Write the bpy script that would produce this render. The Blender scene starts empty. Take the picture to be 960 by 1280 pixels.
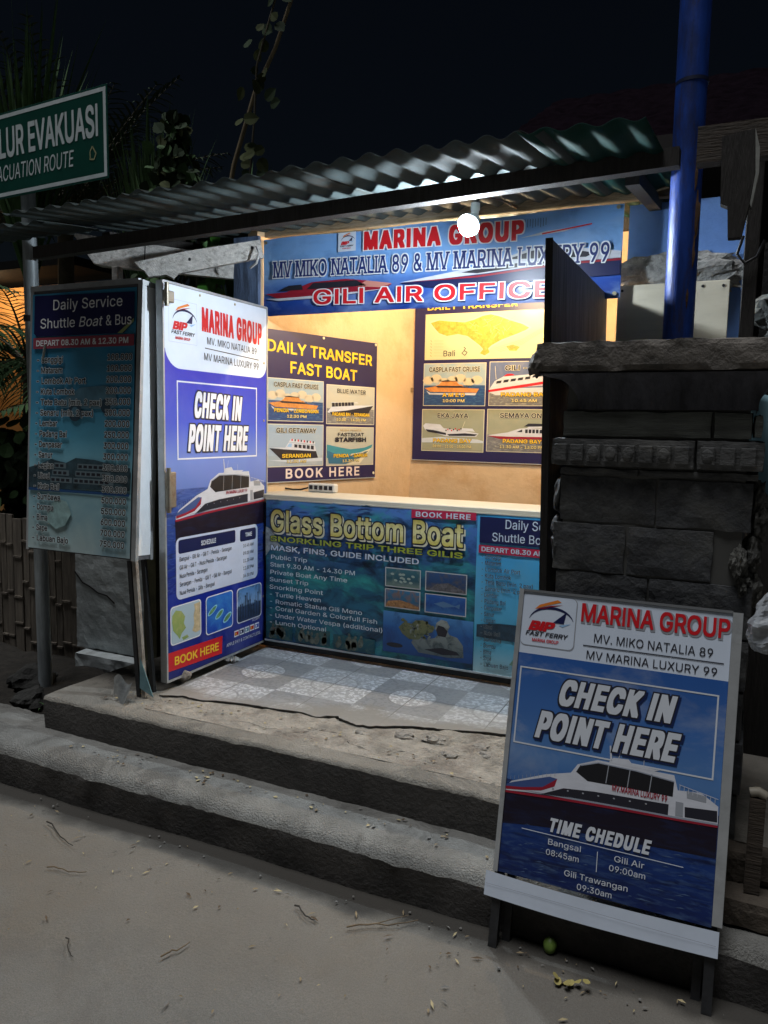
import bpy, math, random
from mathutils import Vector, Matrix, noise
from mathutils.geometry import tessellate_polygon
R = math.radians
rnd = random.Random(7)
sc = bpy.context.scene
COL = sc.collection

# ------------------------------------------------------------------ camera, light, exposure
cam = bpy.data.cameras.new("camera")
cam.sensor_fit = 'VERTICAL'; cam.sensor_height = 36.0; cam.lens = 36.0 * 961 / 1280
cam.clip_end = 400
cam_o = bpy.data.objects.new("camera", cam); COL.objects.link(cam_o)
cam_o.matrix_world = Matrix(((0.906, -0.063, 0.419, 0.0), (0.423, 0.091, -0.902, 0.0),
                             (0.019, 0.994, 0.109, 1.55), (0, 0, 0, 1)))
CAMROT = Matrix(((0.906, -0.063, 0.419), (0.423, 0.091, -0.902), (0.019, 0.994, 0.109))).to_quaternion()
cam_o.matrix_world = Matrix.Translation((0, 0, 1.55)) @ CAMROT.to_matrix().to_4x4()
sc.camera = cam_o

SUN_DIR = Vector((-0.10, -0.16, 0.98)).normalized()        # towards the moon / street light side
world = bpy.data.worlds.new("World"); sc.world = world; world.use_nodes = True
wn = world.node_tree.nodes; wl = world.node_tree.links
bg = wn['Background']
sky = wn.new('ShaderNodeTexSky'); sky.sky_type = 'NISHITA'; sky.sun_disc = False
sky.sun_elevation = math.asin(SUN_DIR.z); sky.sun_rotation = math.atan2(SUN_DIR.x, SUN_DIR.y)
wl.new(sky.outputs[0], bg.inputs[0]); bg.inputs[1].default_value = 0.0010
sun = bpy.data.lights.new("night_sun", 'SUN'); sun.energy = 1.95; sun.angle = R(24); sun.color = (0.97, 0.98, 1.0)
sun_o = bpy.data.objects.new("night_sun", sun); COL.objects.link(sun_o)
sun_o.rotation_euler = SUN_DIR.to_track_quat('Z', 'Y').to_euler(); sun_o.location = (3, -3, 5)
sc.view_settings.view_transform = 'Standard'; sc.view_settings.look = 'None'
sc.view_settings.exposure = 0.22; sc.view_settings.gamma = 1.0; sc.view_settings.use_curve_mapping = False
sc.cycles.max_bounces = 6; sc.cycles.use_denoising = True
sc.cycles.sample_clamp_indirect = 4.0

# ------------------------------------------------------------------ materials
MATS = {}
def nd(m): return m.node_tree.nodes, m.node_tree.links
def mat(name, col, rough=0.6, metal=0.0, var=0.0, vscale=6.0, bump=0.0, bscale=40.0, dirt=None, dscale=2.5, damt=0.5,
        stretch=(1, 1, 1), spec=0.5, detail=6.0, stain=None, sscale=1.3, samt=0.6, emit=None, estr=0.0, trans=0.0):
    if name in MATS: return MATS[name]
    m = bpy.data.materials.new(name); m.use_nodes = True
    n, l = nd(m); p = n['Principled BSDF']
    p.inputs['Base Color'].default_value = (*col, 1); p.inputs['Roughness'].default_value = rough
    p.inputs['Metallic'].default_value = metal; p.inputs['Specular IOR Level'].default_value = spec
    if trans: p.inputs['Transmission Weight'].default_value = trans
    if emit: p.inputs['Emission Color'].default_value = (*emit, 1); p.inputs['Emission Strength'].default_value = estr
    if var or bump or dirt or stain:
        tc = n.new('ShaderNodeTexCoord'); mp = n.new('ShaderNodeMapping'); mp.inputs['Scale'].default_value = stretch
        l.new(tc.outputs['Object'], mp.inputs['Vector'])
    src = None
    if var:
        t = n.new('ShaderNodeTexNoise'); t.inputs['Scale'].default_value = vscale; t.inputs['Detail'].default_value = detail
        t.inputs['Roughness'].default_value = 0.65
        l.new(mp.outputs[0], t.inputs['Vector'])
        r = n.new('ShaderNodeMapRange'); r.inputs[1].default_value = 0.3; r.inputs[2].default_value = 0.7
        r.inputs[3].default_value = 1 - var; r.inputs[4].default_value = 1 + var
        l.new(t.outputs[0], r.inputs[0])
        mx = n.new('ShaderNodeMix'); mx.data_type = 'RGBA'; mx.blend_type = 'MULTIPLY'; mx.inputs[0].default_value = 1
        mx.inputs[6].default_value = (*col, 1); l.new(r.outputs[0], mx.inputs[7]); src = mx.outputs[2]
    if dirt:
        t = n.new('ShaderNodeTexNoise'); t.inputs['Scale'].default_value = dscale; t.inputs['Detail'].default_value = 8
        t.inputs['Roughness'].default_value = 0.7
        l.new(mp.outputs[0], t.inputs['Vector'])
        r = n.new('ShaderNodeMapRange'); r.inputs[1].default_value = 0.5; r.inputs[2].default_value = 0.68
        r.inputs[4].default_value = damt; l.new(t.outputs[0], r.inputs[0])
        mx = n.new('ShaderNodeMix'); mx.data_type = 'RGBA'; l.new(r.outputs[0], mx.inputs[0])
        if src: l.new(src, mx.inputs[6])
        else: mx.inputs[6].default_value = (*col, 1)
        mx.inputs[7].default_value = (*dirt, 1); src = mx.outputs[2]
    if stain:                                    # fine-edged old stains and worn patches
        t = n.new('ShaderNodeTexNoise'); t.inputs['Scale'].default_value = sscale; t.inputs['Detail'].default_value = 12
        t.inputs['Roughness'].default_value = 0.78; t.inputs['Distortion'].default_value = 1.2
        l.new(mp.outputs[0], t.inputs['Vector'])
        r = n.new('ShaderNodeMapRange'); r.inputs[1].default_value = 0.52; r.inputs[2].default_value = 0.60
        r.inputs[4].default_value = samt; l.new(t.outputs[0], r.inputs[0])
        mx = n.new('ShaderNodeMix'); mx.data_type = 'RGBA'; l.new(r.outputs[0], mx.inputs[0])
        if src: l.new(src, mx.inputs[6])
        else: mx.inputs[6].default_value = (*col, 1)
        mx.inputs[7].default_value = (*stain, 1); src = mx.outputs[2]
    if src: l.new(src, p.inputs['Base Color'])
    if bump:
        t = n.new('ShaderNodeTexNoise'); t.inputs['Scale'].default_value = bscale; t.inputs['Detail'].default_value = 8
        t.inputs['Roughness'].default_value = 0.65
        l.new(mp.outputs[0], t.inputs['Vector'])
        b = n.new('ShaderNodeBump'); b.inputs['Strength'].default_value = min(1, bump); b.inputs['Distance'].default_value = 0.02
        l.new(t.outputs[0], b.inputs['Height']); l.new(b.outputs[0], p.inputs['Normal'])
    MATS[name] = m; return m

def mat_print(name, stops, lo, hi, rough=0.38, cloud=None, camt=0.0, cscale=6.0, stretch=(1, 1, 1), axis=2, c2=None, c2amt=0.0, c2scale=3.0):
    """printed vinyl: a colour ramp up the sheet with printed clouds or water in it"""
    if name in MATS: return MATS[name]
    m = bpy.data.materials.new(name); m.use_nodes = True
    n, l = nd(m); p = n['Principled BSDF']; p.inputs['Roughness'].default_value = rough
    tc = n.new('ShaderNodeTexCoord'); sx = n.new('ShaderNodeSeparateXYZ'); l.new(tc.outputs['Object'], sx.inputs[0])
    r = n.new('ShaderNodeMapRange'); r.inputs[1].default_value = lo; r.inputs[2].default_value = hi
    l.new(sx.outputs[axis], r.inputs[0])
    cr = n.new('ShaderNodeValToRGB'); l.new(r.outputs[0], cr.inputs[0])
    e = cr.color_ramp.elements
    e[0].position = stops[0][0]; e[0].color = (*stops[0][1], 1)
    e[1].position = stops[-1][0]; e[1].color = (*stops[-1][1], 1)
    for s in stops[1:-1]:
        q = e.new(s[0]); q.color = (*s[1], 1)
    src = cr.outputs[0]
    mp = n.new('ShaderNodeMapping'); mp.inputs['Scale'].default_value = stretch; l.new(tc.outputs['Object'], mp.inputs['Vector'])
    for c, amt, s in ((cloud, camt, cscale), (c2, c2amt, c2scale)):
        if c is None: continue
        t = n.new('ShaderNodeTexNoise'); t.inputs['Scale'].default_value = s; t.inputs['Detail'].default_value = 7
        t.inputs['Roughness'].default_value = 0.62; t.inputs['Distortion'].default_value = 0.6
        l.new(mp.outputs[0], t.inputs['Vector'])
        q = n.new('ShaderNodeMapRange'); q.inputs[1].default_value = 0.48; q.inputs[2].default_value = 0.68; q.inputs[4].default_value = amt
        l.new(t.outputs[0], q.inputs[0])
        mx = n.new('ShaderNodeMix'); mx.data_type = 'RGBA'; l.new(q.outputs[0], mx.inputs[0]); l.new(src, mx.inputs[6])
        mx.inputs[7].default_value = (*c, 1); src = mx.outputs[2]
    l.new(src, p.inputs['Base Color'])
    t = n.new('ShaderNodeTexNoise'); t.inputs['Scale'].default_value = 3.0; l.new(tc.outputs['Object'], t.inputs['Vector'])
    b = n.new('ShaderNodeBump'); b.inputs['Strength'].default_value = 0.45; b.inputs['Distance'].default_value = 0.03
    l.new(t.outputs[0], b.inputs['Height']); l.new(b.outputs[0], p.inputs['Normal'])
    MATS[name] = m; return m

WHITE = mat('print_white', (0.62, 0.70, 0.82), 0.4, var=0.05, vscale=3)
BLACK = mat('print_black', (0.012, 0.012, 0.015), 0.4)
INK = mat('print_ink', (0.02, 0.02, 0.03), 0.4)
RED = mat('print_red', (0.60, 0.012, 0.02), 0.4)
DRED = mat('print_dark_red', (0.30, 0.012, 0.03), 0.4)
YEL = mat('print_yellow', (0.85, 0.55, 0.03), 0.4)
NAVY = mat('print_navy', (0.010, 0.014, 0.075), 0.4)
GREY = mat('print_grey', (0.30, 0.32, 0.36), 0.4)
LBLUE = mat('print_light_blue', (0.30, 0.50, 0.75), 0.4)

# ------------------------------------------------------------------ builders
def tag(o, label=None, cat=None, group=None, kind=None):
    if label: o['label'] = label
    if cat: o['category'] = cat
    if group: o['group'] = group
    if kind: o['kind'] = kind
    return o
def thing(name, label, cat, loc=(0, 0, 0), mtx=None, group=None):
    o = bpy.data.objects.new(name, None); COL.objects.link(o)
    o.empty_display_size = 0.1
    o.matrix_world = mtx if mtx is not None else Matrix.Translation(loc)
    o['mw'] = [x for row in o.matrix_world for x in row]
    return tag(o, label, cat, group)
def mworld(o):
    if o is None: return Matrix.Identity(4)
    a = o['mw']; return Matrix([a[i * 4:i * 4 + 4] for i in range(4)])

class PB:
    def __init__(s): s.V = []; s.F = []; s.M = []; s.mats = []; s.smooth = []
    def mi(s, m):
        if m not in s.mats: s.mats.append(m)
        return s.mats.index(m)
    def add(s, verts, faces, m, smooth=False):
        b = len(s.V); s.V.extend(tuple(v) for v in verts); k = s.mi(m)
        for f in faces: s.F.append(tuple(b + i for i in f)); s.M.append(k); s.smooth.append(smooth)
    def build(s, name, parent=None, local=False, label=None):
        me = bpy.data.meshes.new(name)
        V = s.V
        if parent is not None and not local:
            inv = mworld(parent).inverted(); V = [inv @ Vector(v) for v in V]
        me.from_pydata([tuple(v) for v in V], [], s.F)
        for m in s.mats: me.materials.append(m)
        me.polygons.foreach_set('material_index', s.M); me.polygons.foreach_set('use_smooth', s.smooth)
        me.update()
        o = bpy.data.objects.new(name, me); COL.objects.link(o)
        if parent is not None: o.parent = parent
        if label: o['label'] = label
        if parent is not None: o['mw'] = list(parent['mw'])
        return o
    def studs(s, name, parent, pts, d, r, m, local=True):
        for p in pts:
            k = PB(); p = Vector(p); k.tube([p, p + Vector(d)], r, m, 10); k.build(name, parent, local)
    def box(s, a, b, m, bev=0.0):
        x0, y0, z0 = a; x1, y1, z1 = b
        if bev <= 0:
            v = [(x0, y0, z0), (x1, y0, z0), (x1, y1, z0), (x0, y1, z0), (x0, y0, z1), (x1, y0, z1), (x1, y1, z1), (x0, y1, z1)]
            s.add(v, [(0, 3, 2, 1), (4, 5, 6, 7), (0, 1, 5, 4), (1, 2, 6, 5), (2, 3, 7, 6), (3, 0, 4, 7)], m); return
        e = bev; V = []; idx = {}
        for i, x in enumerate((x0, x1)):
            for j, y in enumerate((y0, y1)):
                for k, z in enumerate((z0, z1)):
                    dx, dy, dz = (e, -e)[i], (e, -e)[j], (e, -e)[k]
                    for ax in range(3):
                        q = [x + dx, y + dy, z + dz]; q[ax] = (x, y, z)[ax]
                        idx[(i, j, k, ax)] = len(V); V.append(tuple(q))
        F = []
        def quad(keys): F.append(tuple(idx[q] for q in keys))
        for i in (0, 1):
            quad([(i, 0, 0, 0), (i, 1, 0, 0), (i, 1, 1, 0), (i, 0, 1, 0)]); quad([(0, i, 0, 1), (1, i, 0, 1), (1, i, 1, 1), (0, i, 1, 1)]); quad([(0, 0, i, 2), (1, 0, i, 2), (1, 1, i, 2), (0, 1, i, 2)])
        for i in (0, 1):
            for j in (0, 1):
                quad([(i, j, 0, 0), (i, j, 1, 0), (i, j, 1, 1), (i, j, 0, 1)])
                quad([(i, 0, j, 0), (i, 1, j, 0), (i, 1, j, 2), (i, 0, j, 2)])
                quad([(0, i, j, 1), (1, i, j, 1), (1, i, j, 2), (0, i, j, 2)])
                for k in (0, 1): F.append((idx[(i, j, k, 0)], idx[(i, j, k, 1)], idx[(i, j, k, 2)]))
        c = Vector(((x0 + x1) / 2, (y0 + y1) / 2, (z0 + z1) / 2)); G = []
        for f in F:
            p = [Vector(V[t]) for t in f]; nn = (p[1] - p[0]).cross(p[2] - p[0])
            G.append(f if nn.dot(sum(p, Vector()) / len(p) - c) > 0 else f[::-1])
        s.add(V, G, m)
    def bar(s, p, q, w, t, m, up=(0, 0, 1), ext=None):
        """rectangular bar from p to q: w across (up x dir), t along up"""
        p = Vector(p); q = Vector(q); d = (q - p).normalized(); u = Vector(up)
        x = d.cross(u).normalized(); u = x.cross(d).normalized()
        v = [c + x * a * w / 2 + u * b * t / 2 for c in (p, q) for a, b in ((-1, -1), (1, -1), (1, 1), (-1, 1))]
        s.add(v, [(0, 1, 2, 3), (7, 6, 5, 4), (0, 4, 5, 1), (1, 5, 6, 2), (2, 6, 7, 3), (3, 7, 4, 0)], m)
    def tube(s, pts, r, m, n=10, cap=True, taper=None):
        pts = [Vector(p) for p in pts]; rings = []
        a = None
        for i, p in enumerate(pts):
            d = (pts[min(i + 1, len(pts) - 1)] - pts[max(i - 1, 0)]).normalized()
            if a is None: a = d.orthogonal().normalized()
            a = (a - d * a.dot(d)).normalized(); b = d.cross(a)
            rr = r if taper is None else r * (1 + (taper - 1) * i / (len(pts) - 1))
            rings.append([p + (a * math.cos(2 * math.pi * k / n) + b * math.sin(2 * math.pi * k / n)) * rr for k in range(n)])
        V = [v for g in rings for v in g]; F = []
        for i in range(len(rings) - 1):
            for k in range(n): F.append((i * n + k, i * n + (k + 1) % n, (i + 1) * n + (k + 1) % n, (i + 1) * n + k))
        s.add(V, F, m, True)
        if cap:
            s.add(rings[0], [tuple(range(n))[::-1]], m); s.add(rings[-1], [tuple(range(n))], m)
    def prism(s, poly, y0, y1, m, ax='y'):
        """polygon in the x,z plane given thickness along y (or polygon in y,z with thickness along x)"""
        def P(a, b, t): return (a, t, b) if ax == 'y' else (t, a, b)
        n = len(poly); V = [P(a, b, y0) for a, b in poly] + [P(a, b, y1) for a, b in poly]
        tri = tessellate_polygon([[Vector((a, b, 0)) for a, b in poly]])
        area = sum(poly[i - 1][0] * poly[i][1] - poly[i][0] * poly[i - 1][1] for i in range(n))
        F = []
        for t in tri: F.append(t); F.append(tuple(n + i for i in t[::-1]))
        for i in range(n): j = (i + 1) % n; F.append((i, j, n + j, n + i))
        s.add(V, F, m)
    def grid(s, fn, nu, nv, m, smooth=True):
        V = [fn(i / nu, j / nv) for j in range(nv + 1) for i in range(nu + 1)]
        F = [(j * (nu + 1) + i, j * (nu + 1) + i + 1, (j + 1) * (nu + 1) + i + 1, (j + 1) * (nu + 1) + i) for j in range(nv) for i in range(nu)]
        s.add(V, F, m, smooth)
    def rock(s, c, r, m, seed=0, rough=0.35, sub=8, freq=1.6, smooth=False):
        c = Vector(c); r = Vector(r) if hasattr(r, '__len__') else Vector((r, r, r))
        V = []; F = []; nu = sub * 2
        for j in range(sub + 1):
            th = math.pi * j / sub
            for i in range(nu):
                ph = 2 * math.pi * i / nu
                d = Vector((math.sin(th) * math.cos(ph), math.sin(th) * math.sin(ph), math.cos(th)))
                k = 1 + rough * noise.noise(d * freq + Vector((seed * 7.3, seed * 3.1, seed))) + rough * .4 * noise.noise(d * freq * 3 + Vector((seed, seed, 9)))
                V.append((c.x + d.x * r.x * k, c.y + d.y * r.y * k, c.z + d.z * r.z * k))
        for j in range(sub):
            for i in range(nu):
                a, b = j * nu + i, j * nu + (i + 1) % nu
                F.append((a + nu, b + nu, b, a))
        s.add(V, F, m, smooth)

def setmod(o, typ, **k):
    md = o.modifiers.new(typ.lower(), typ)
    for a, b in k.items(): setattr(md, a, b)
    return md

# ------------------------------------------------------------------ lettering
# letter outlines (own stroke weights), units of 1/500 em
GLYPHS = {
'r': {
'A':(240,[[7,-1,44,-1,68,69,71,70,171,69,196,0,233,-1,141,252,138,256,102,256,99,254],[82,101,81,105,118,219,121,217,159,102]]),
'B':(228,[[29,-1,124,-1,151,1,165,5,179,11,193,21,201,33,208,49,210,63,210,80,205,96,197,110,187,120,174,129,160,132,181,144,194,157,200,177,200,199,195,216,188,227,179,237,165,247,151,252,129,256,32,256,29,255],[65,30,64,110,65,114,124,114,140,112,157,105,170,91,175,77,176,63,171,49,160,38,149,33,132,30],[65,144,65,224,135,223,151,216,160,207,166,194,166,177,160,163,149,152,137,147,124,144]]),
'C':(255,[[122,-4,144,-4,164,-1,180,5,197,14,211,26,224,43,232,60,238,79,236,82,205,82,203,80,199,68,193,57,180,43,161,33,136,28,111,31,92,40,76,54,64,73,58,90,54,107,54,137,56,157,61,173,70,193,82,207,94,216,111,223,125,226,141,226,158,223,175,215,188,204,197,190,203,173,237,173,235,187,228,204,219,219,208,232,197,240,180,250,164,256,147,259,122,259,100,254,75,243,58,231,44,215,30,190,22,165,19,143,19,115,23,87,30,65,44,40,58,24,75,11,94,2]]),
'D':(251,[[29,-1,110,-1,146,2,165,9,185,20,200,32,213,49,223,71,231,102,232,130,229,163,223,185,212,206,199,224,179,239,157,249,126,255,32,256,29,255],[65,30,65,224,121,224,137,221,151,217,165,209,178,196,188,180,194,163,198,138,198,116,194,91,188,74,181,63,171,51,157,41,143,35,118,30]]),
'E':(209,[[29,-1,188,-1,189,27,187,30,68,30,64,32,64,110,65,113,176,113,179,116,179,143,176,144,65,145,65,224,185,224,188,227,187,255,32,256,29,255]]),
'F':(205,[[29,-1,63,-1,64,107,174,110,174,140,65,141,64,144,65,224,185,225,186,255,32,256,29,255]]),
'G':(260,[[122,-4,144,-5,164,-2,183,5,204,18,218,32,230,51,237,71,240,90,240,126,239,129,141,129,140,126,140,101,141,98,205,97,204,82,199,68,191,54,180,43,166,34,153,30,136,28,119,29,105,33,88,43,76,54,67,68,58,87,54,107,54,137,56,157,61,173,69,190,80,205,93,215,105,221,125,226,141,226,155,223,169,218,183,207,194,193,203,173,238,173,235,187,229,204,219,219,207,232,193,243,178,251,161,256,144,259,122,259,100,255,75,244,58,231,44,215,29,187,22,165,19,140,19,112,23,87,32,60,44,39,58,23,80,8,103,-1]]),
'H':(258,[[29,-1,63,-1,64,113,68,114,193,114,195,110,195,-1,229,-1,229,255,199,256,195,255,195,149,193,146,65,146,64,255,60,256,32,256,29,255]]),
'I':(92,[[29,-1,62,-1,64,2,64,252,62,256,32,256,29,255]]),
'J':(198,[[82,-4,113,-3,132,4,141,10,153,21,164,40,169,60,170,73,170,254,168,256,138,256,134,254,134,68,131,51,124,39,116,32,105,28,88,27,74,30,63,37,55,48,51,65,50,87,15,87,17,51,21,38,29,23,38,14,52,5,63,0]]),
'K':(233,[[29,-1,63,-1,64,82,99,120,185,-1,225,-1,124,144,225,255,182,256,93,160,65,127,64,132,64,255,60,256,32,256,29,255]]),
'L':(196,[[29,-1,179,-2,182,0,181,30,68,30,64,32,64,252,62,256,32,256,29,255]]),
'M':(314,[[29,-1,60,-2,62,2,62,205,82,149,141,2,143,-1,171,-2,230,146,249,199,251,202,251,208,251,-1,285,-1,285,255,240,256,237,255,175,94,157,43,141,91,77,255,74,256,29,255]]),
'N':(262,[[29,-1,62,-2,64,2,62,208,99,146,192,-1,233,-1,233,252,232,256,201,256,198,255,199,48,176,87,70,255,32,256,29,255]]),
'O':(267,[[122,-4,144,-4,166,0,191,11,209,23,223,40,237,65,244,90,247,112,248,140,244,165,238,187,222,215,207,232,186,247,166,255,144,259,122,259,94,253,75,243,58,230,41,210,29,187,22,165,19,140,19,112,23,87,30,65,44,40,58,24,75,11,94,2],[122,29,105,33,91,40,78,52,68,65,60,82,56,98,53,118,54,146,58,165,64,182,72,196,82,207,94,216,111,223,125,226,141,226,161,222,175,215,186,206,198,190,206,173,211,157,213,137,212,107,209,90,203,73,195,60,183,46,169,37,155,31,141,28]]),
'P':(222,[[29,-1,63,-1,64,91,126,92,151,96,166,102,178,110,189,121,196,131,202,146,205,160,206,180,203,196,199,210,190,225,179,237,168,244,151,251,126,256,32,256,29,255],[65,123,64,127,65,224,129,224,146,219,158,210,167,196,171,174,167,152,157,136,143,127,129,124]]),
'R':(224,[[29,-1,63,-1,64,96,121,97,124,96,176,-1,215,-1,160,102,161,105,180,116,193,130,201,146,206,169,205,191,197,216,185,233,168,245,151,252,129,255,32,256,29,255],[65,129,64,132,65,224,118,224,135,223,151,217,162,207,169,191,171,171,167,155,163,146,157,140,146,134,129,130]]),
'S':(223,[[99,-5,121,-6,140,-3,154,1,171,9,185,19,194,31,201,45,205,61,205,81,201,95,193,107,182,119,168,128,154,134,100,150,82,157,68,166,62,175,59,184,60,195,62,203,68,211,77,218,85,223,104,227,127,227,138,224,149,218,162,206,168,188,202,188,201,200,196,214,190,225,182,234,171,243,159,250,146,255,129,258,113,259,90,257,74,252,57,244,46,236,35,223,28,209,25,195,25,178,29,162,36,150,49,138,63,129,79,122,132,107,149,100,163,91,169,81,171,72,170,61,167,53,162,45,154,38,143,32,118,26,93,28,73,36,60,49,52,70,18,69,19,56,24,42,32,28,40,18,52,9,65,2,79,-2]]),
'T':(224,[[95,-1,129,-1,130,2,130,221,131,224,209,225,209,255,18,256,14,255,15,225,93,224,95,221]]),
'U':(259,[[117,-5,149,-4,165,-1,182,6,196,15,207,25,222,48,228,67,230,87,229,255,199,256,196,255,195,89,193,73,189,62,180,48,165,36,149,29,129,27,110,29,93,36,79,48,69,62,66,73,64,89,64,253,62,256,29,255,29,87,30,70,34,53,47,31,57,20,68,12,93,0]]),
'V':(240,[[101,-1,138,-2,141,0,232,252,199,256,196,255,142,99,121,34,44,255,41,256,10,256,7,255]]),
'W':(343,[[76,-1,116,-1,162,169,171,208,182,163,227,-1,266,-1,336,255,332,256,302,256,246,40,235,88,191,255,154,256,96,41,85,91,42,255,7,255]]),
'X':(237,[[8,-1,47,-1,119,105,136,77,189,1,191,-2,228,-1,141,130,224,255,186,255,136,183,119,155,99,188,54,255,50,256,14,255,98,130,8,2]]),
'Y':(236,[[101,-1,135,-1,136,105,228,252,229,255,191,256,138,171,118,135,100,169,47,255,43,256,10,256,7,255,100,105]]),
'a':(195,[[70,-5,92,-5,109,-1,124,9,135,20,136,23,137,0,139,-2,167,-2,170,0,170,125,168,145,162,161,153,174,142,182,125,190,109,193,92,194,75,191,61,188,48,181,36,172,27,161,20,148,20,144,50,135,59,148,70,157,84,162,100,164,111,162,123,158,130,150,134,142,136,125,131,118,120,115,73,109,50,103,30,92,22,84,17,75,14,64,14,48,17,33,23,22,31,11,42,3,56,-2],[75,25,59,31,50,40,48,48,48,56,50,64,53,69,61,75,75,80,134,91,136,89,135,59,130,48,124,39,114,31,103,27,89,24]]),
'b':(212,[[105,-5,123,-5,145,0,164,12,179,28,190,51,196,76,196,103,192,131,183,153,170,171,156,182,136,191,114,194,100,193,89,190,73,179,59,162,58,253,56,256,28,256,25,253,25,1,28,-2,56,-1,59,27,70,12,78,5,89,-1],[103,25,92,28,82,34,73,42,67,51,59,76,59,109,65,134,72,145,78,152,95,161,117,163,128,160,136,156,145,149,152,139,157,128,161,114,162,101,162,81,155,56,149,45,142,37,125,27,114,25]]),
'c':(198,[[93,-5,122,-4,136,0,149,6,161,15,171,26,177,37,183,51,180,53,152,60,144,44,133,33,119,27,102,25,88,27,77,32,66,41,58,53,54,64,50,81,51,112,56,128,61,139,67,148,77,156,86,161,97,163,111,163,122,161,130,157,138,150,152,130,180,137,182,139,173,159,158,176,138,187,113,193,97,193,80,191,63,184,50,176,36,162,27,148,21,131,17,112,16,87,18,67,23,51,31,34,44,18,58,7,72,0]]),
'd':(212,[[88,-5,108,-5,124,-1,139,9,152,25,155,23,155,0,158,-2,183,-2,187,1,187,253,186,256,158,256,154,253,154,167,152,164,141,178,123,189,105,193,83,192,63,186,47,176,33,159,23,139,17,114,16,92,18,67,26,42,38,23,49,11,69,0],[97,25,86,28,77,31,68,39,61,49,56,59,51,76,50,106,56,131,61,140,69,151,77,157,86,161,97,163,108,163,119,161,129,156,138,148,144,139,149,128,153,114,154,84,149,59,143,48,137,39,127,31,119,28,108,25]]),
'e':(202,[[95,-5,124,-4,138,0,152,6,163,14,172,23,179,34,184,45,180,48,152,54,143,39,136,32,128,28,108,25,88,27,74,34,62,45,54,59,50,81,52,83,186,83,187,87,186,112,184,128,177,148,169,162,158,174,144,184,127,190,108,194,86,192,72,188,57,181,44,171,34,159,24,139,19,123,16,103,16,84,19,64,26,42,35,28,47,15,59,6,77,-2],[52,112,50,114,53,128,59,139,66,149,83,160,102,164,122,160,136,151,147,134,152,114,149,112]]),
'f':(127,[[40,-1,72,-1,72,160,75,162,113,162,116,166,114,191,75,191,72,194,74,221,79,230,86,234,100,235,113,233,116,235,123,260,119,263,105,266,88,266,75,264,61,257,50,248,42,235,39,221,38,192,2,191,2,162,36,162,39,160]]),
'g':(213,[[91,-76,124,-75,152,-66,163,-59,172,-51,180,-40,183,-32,186,-21,188,-4,188,188,186,191,156,190,155,163,138,181,122,190,99,194,74,190,56,182,44,172,30,155,22,138,18,124,16,104,16,85,18,68,27,43,34,32,44,21,55,12,69,6,83,2,102,1,116,3,127,7,141,16,152,30,154,27,154,-10,151,-21,144,-33,130,-42,111,-47,94,-47,83,-45,68,-37,52,-20,49,-19,24,-35,35,-51,49,-63,69,-72],[91,32,80,36,72,40,63,49,58,57,53,71,50,85,51,115,59,138,66,148,73,154,83,160,91,162,113,162,124,159,133,153,141,145,147,135,154,110,155,90,153,77,145,54,133,40,124,35,113,32]]),
'h':(205,[[25,-1,57,-1,58,113,61,132,67,145,77,155,89,161,103,163,117,162,128,157,139,146,144,135,146,119,147,-1,178,-2,180,2,180,127,178,144,172,160,164,172,153,183,136,190,120,194,100,193,85,188,70,178,59,165,58,252,56,256,28,256,25,255]]),
'i':(83,[[25,-1,56,-2,58,2,58,188,56,191,28,191,25,188],[34,221,42,220,50,221,59,227,63,232,65,241,63,249,59,256,50,262,42,263,34,262,25,256,20,249,19,241,21,232,25,227]]),
'j':(83,[[-6,-72,19,-71,36,-64,50,-50,56,-33,58,-14,58,189,55,191,27,191,25,189,25,-20,22,-31,16,-38,8,-41,-6,-43],[32,222,41,220,50,221,56,225,61,230,64,239,64,247,59,255,52,261,44,263,36,263,27,259,22,252,19,244,20,236,24,228]]),
'k':(190,[[25,-1,57,-1,58,69,75,85,146,-1,187,-1,103,107,181,188,141,191,59,107,58,252,56,256,28,256,25,255]]),
'l':(80,[[29,-1,60,-2,62,2,62,252,60,256,32,256,29,255]]),
'm':(305,[[25,-1,57,-1,58,119,60,132,64,144,73,155,86,162,100,164,114,161,123,157,130,149,135,138,136,-1,168,-1,169,124,170,135,175,146,184,156,195,162,209,164,223,162,234,156,241,149,245,138,247,-1,279,-1,280,135,276,155,268,171,257,182,242,190,225,194,209,194,192,190,178,182,167,172,159,160,150,175,139,186,125,192,109,195,92,192,78,185,67,176,59,164,57,191,25,191]]),
'n':(205,[[25,-1,57,-1,58,113,61,132,68,146,78,156,92,162,106,163,120,161,131,155,139,146,145,132,146,119,147,-1,179,-1,179,135,176,149,171,163,163,174,153,183,142,189,128,192,114,194,100,193,86,188,75,182,66,174,59,164,57,191,25,191]]),
'o':(208,[[93,-5,111,-5,127,-3,144,3,158,12,172,27,181,42,187,59,191,76,192,95,190,120,184,139,175,156,163,171,149,182,136,188,113,193,97,193,80,191,63,184,50,176,36,162,27,148,21,131,17,112,16,87,18,67,23,51,31,34,44,18,58,7,72,0],[97,25,86,28,77,32,68,39,60,51,51,76,50,106,54,123,58,134,70,151,77,157,88,161,111,163,122,161,130,157,138,150,147,139,152,128,157,112,157,81,151,56,145,45,137,37,130,31,119,27]]),
'p':(212,[[25,-72,56,-73,58,-70,59,26,73,10,86,0,103,-5,123,-5,144,0,159,8,174,22,186,42,192,58,196,83,196,105,192,130,186,147,178,161,164,176,150,186,136,191,123,193,109,194,95,191,84,187,74,180,59,162,57,189,25,190],[95,27,84,32,76,39,69,47,64,58,58,83,59,114,67,138,73,147,81,154,98,162,120,163,131,159,139,154,148,146,154,136,158,125,162,108,162,89,161,75,152,50,147,42,138,33,128,28,117,25,106,25]]),
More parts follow.
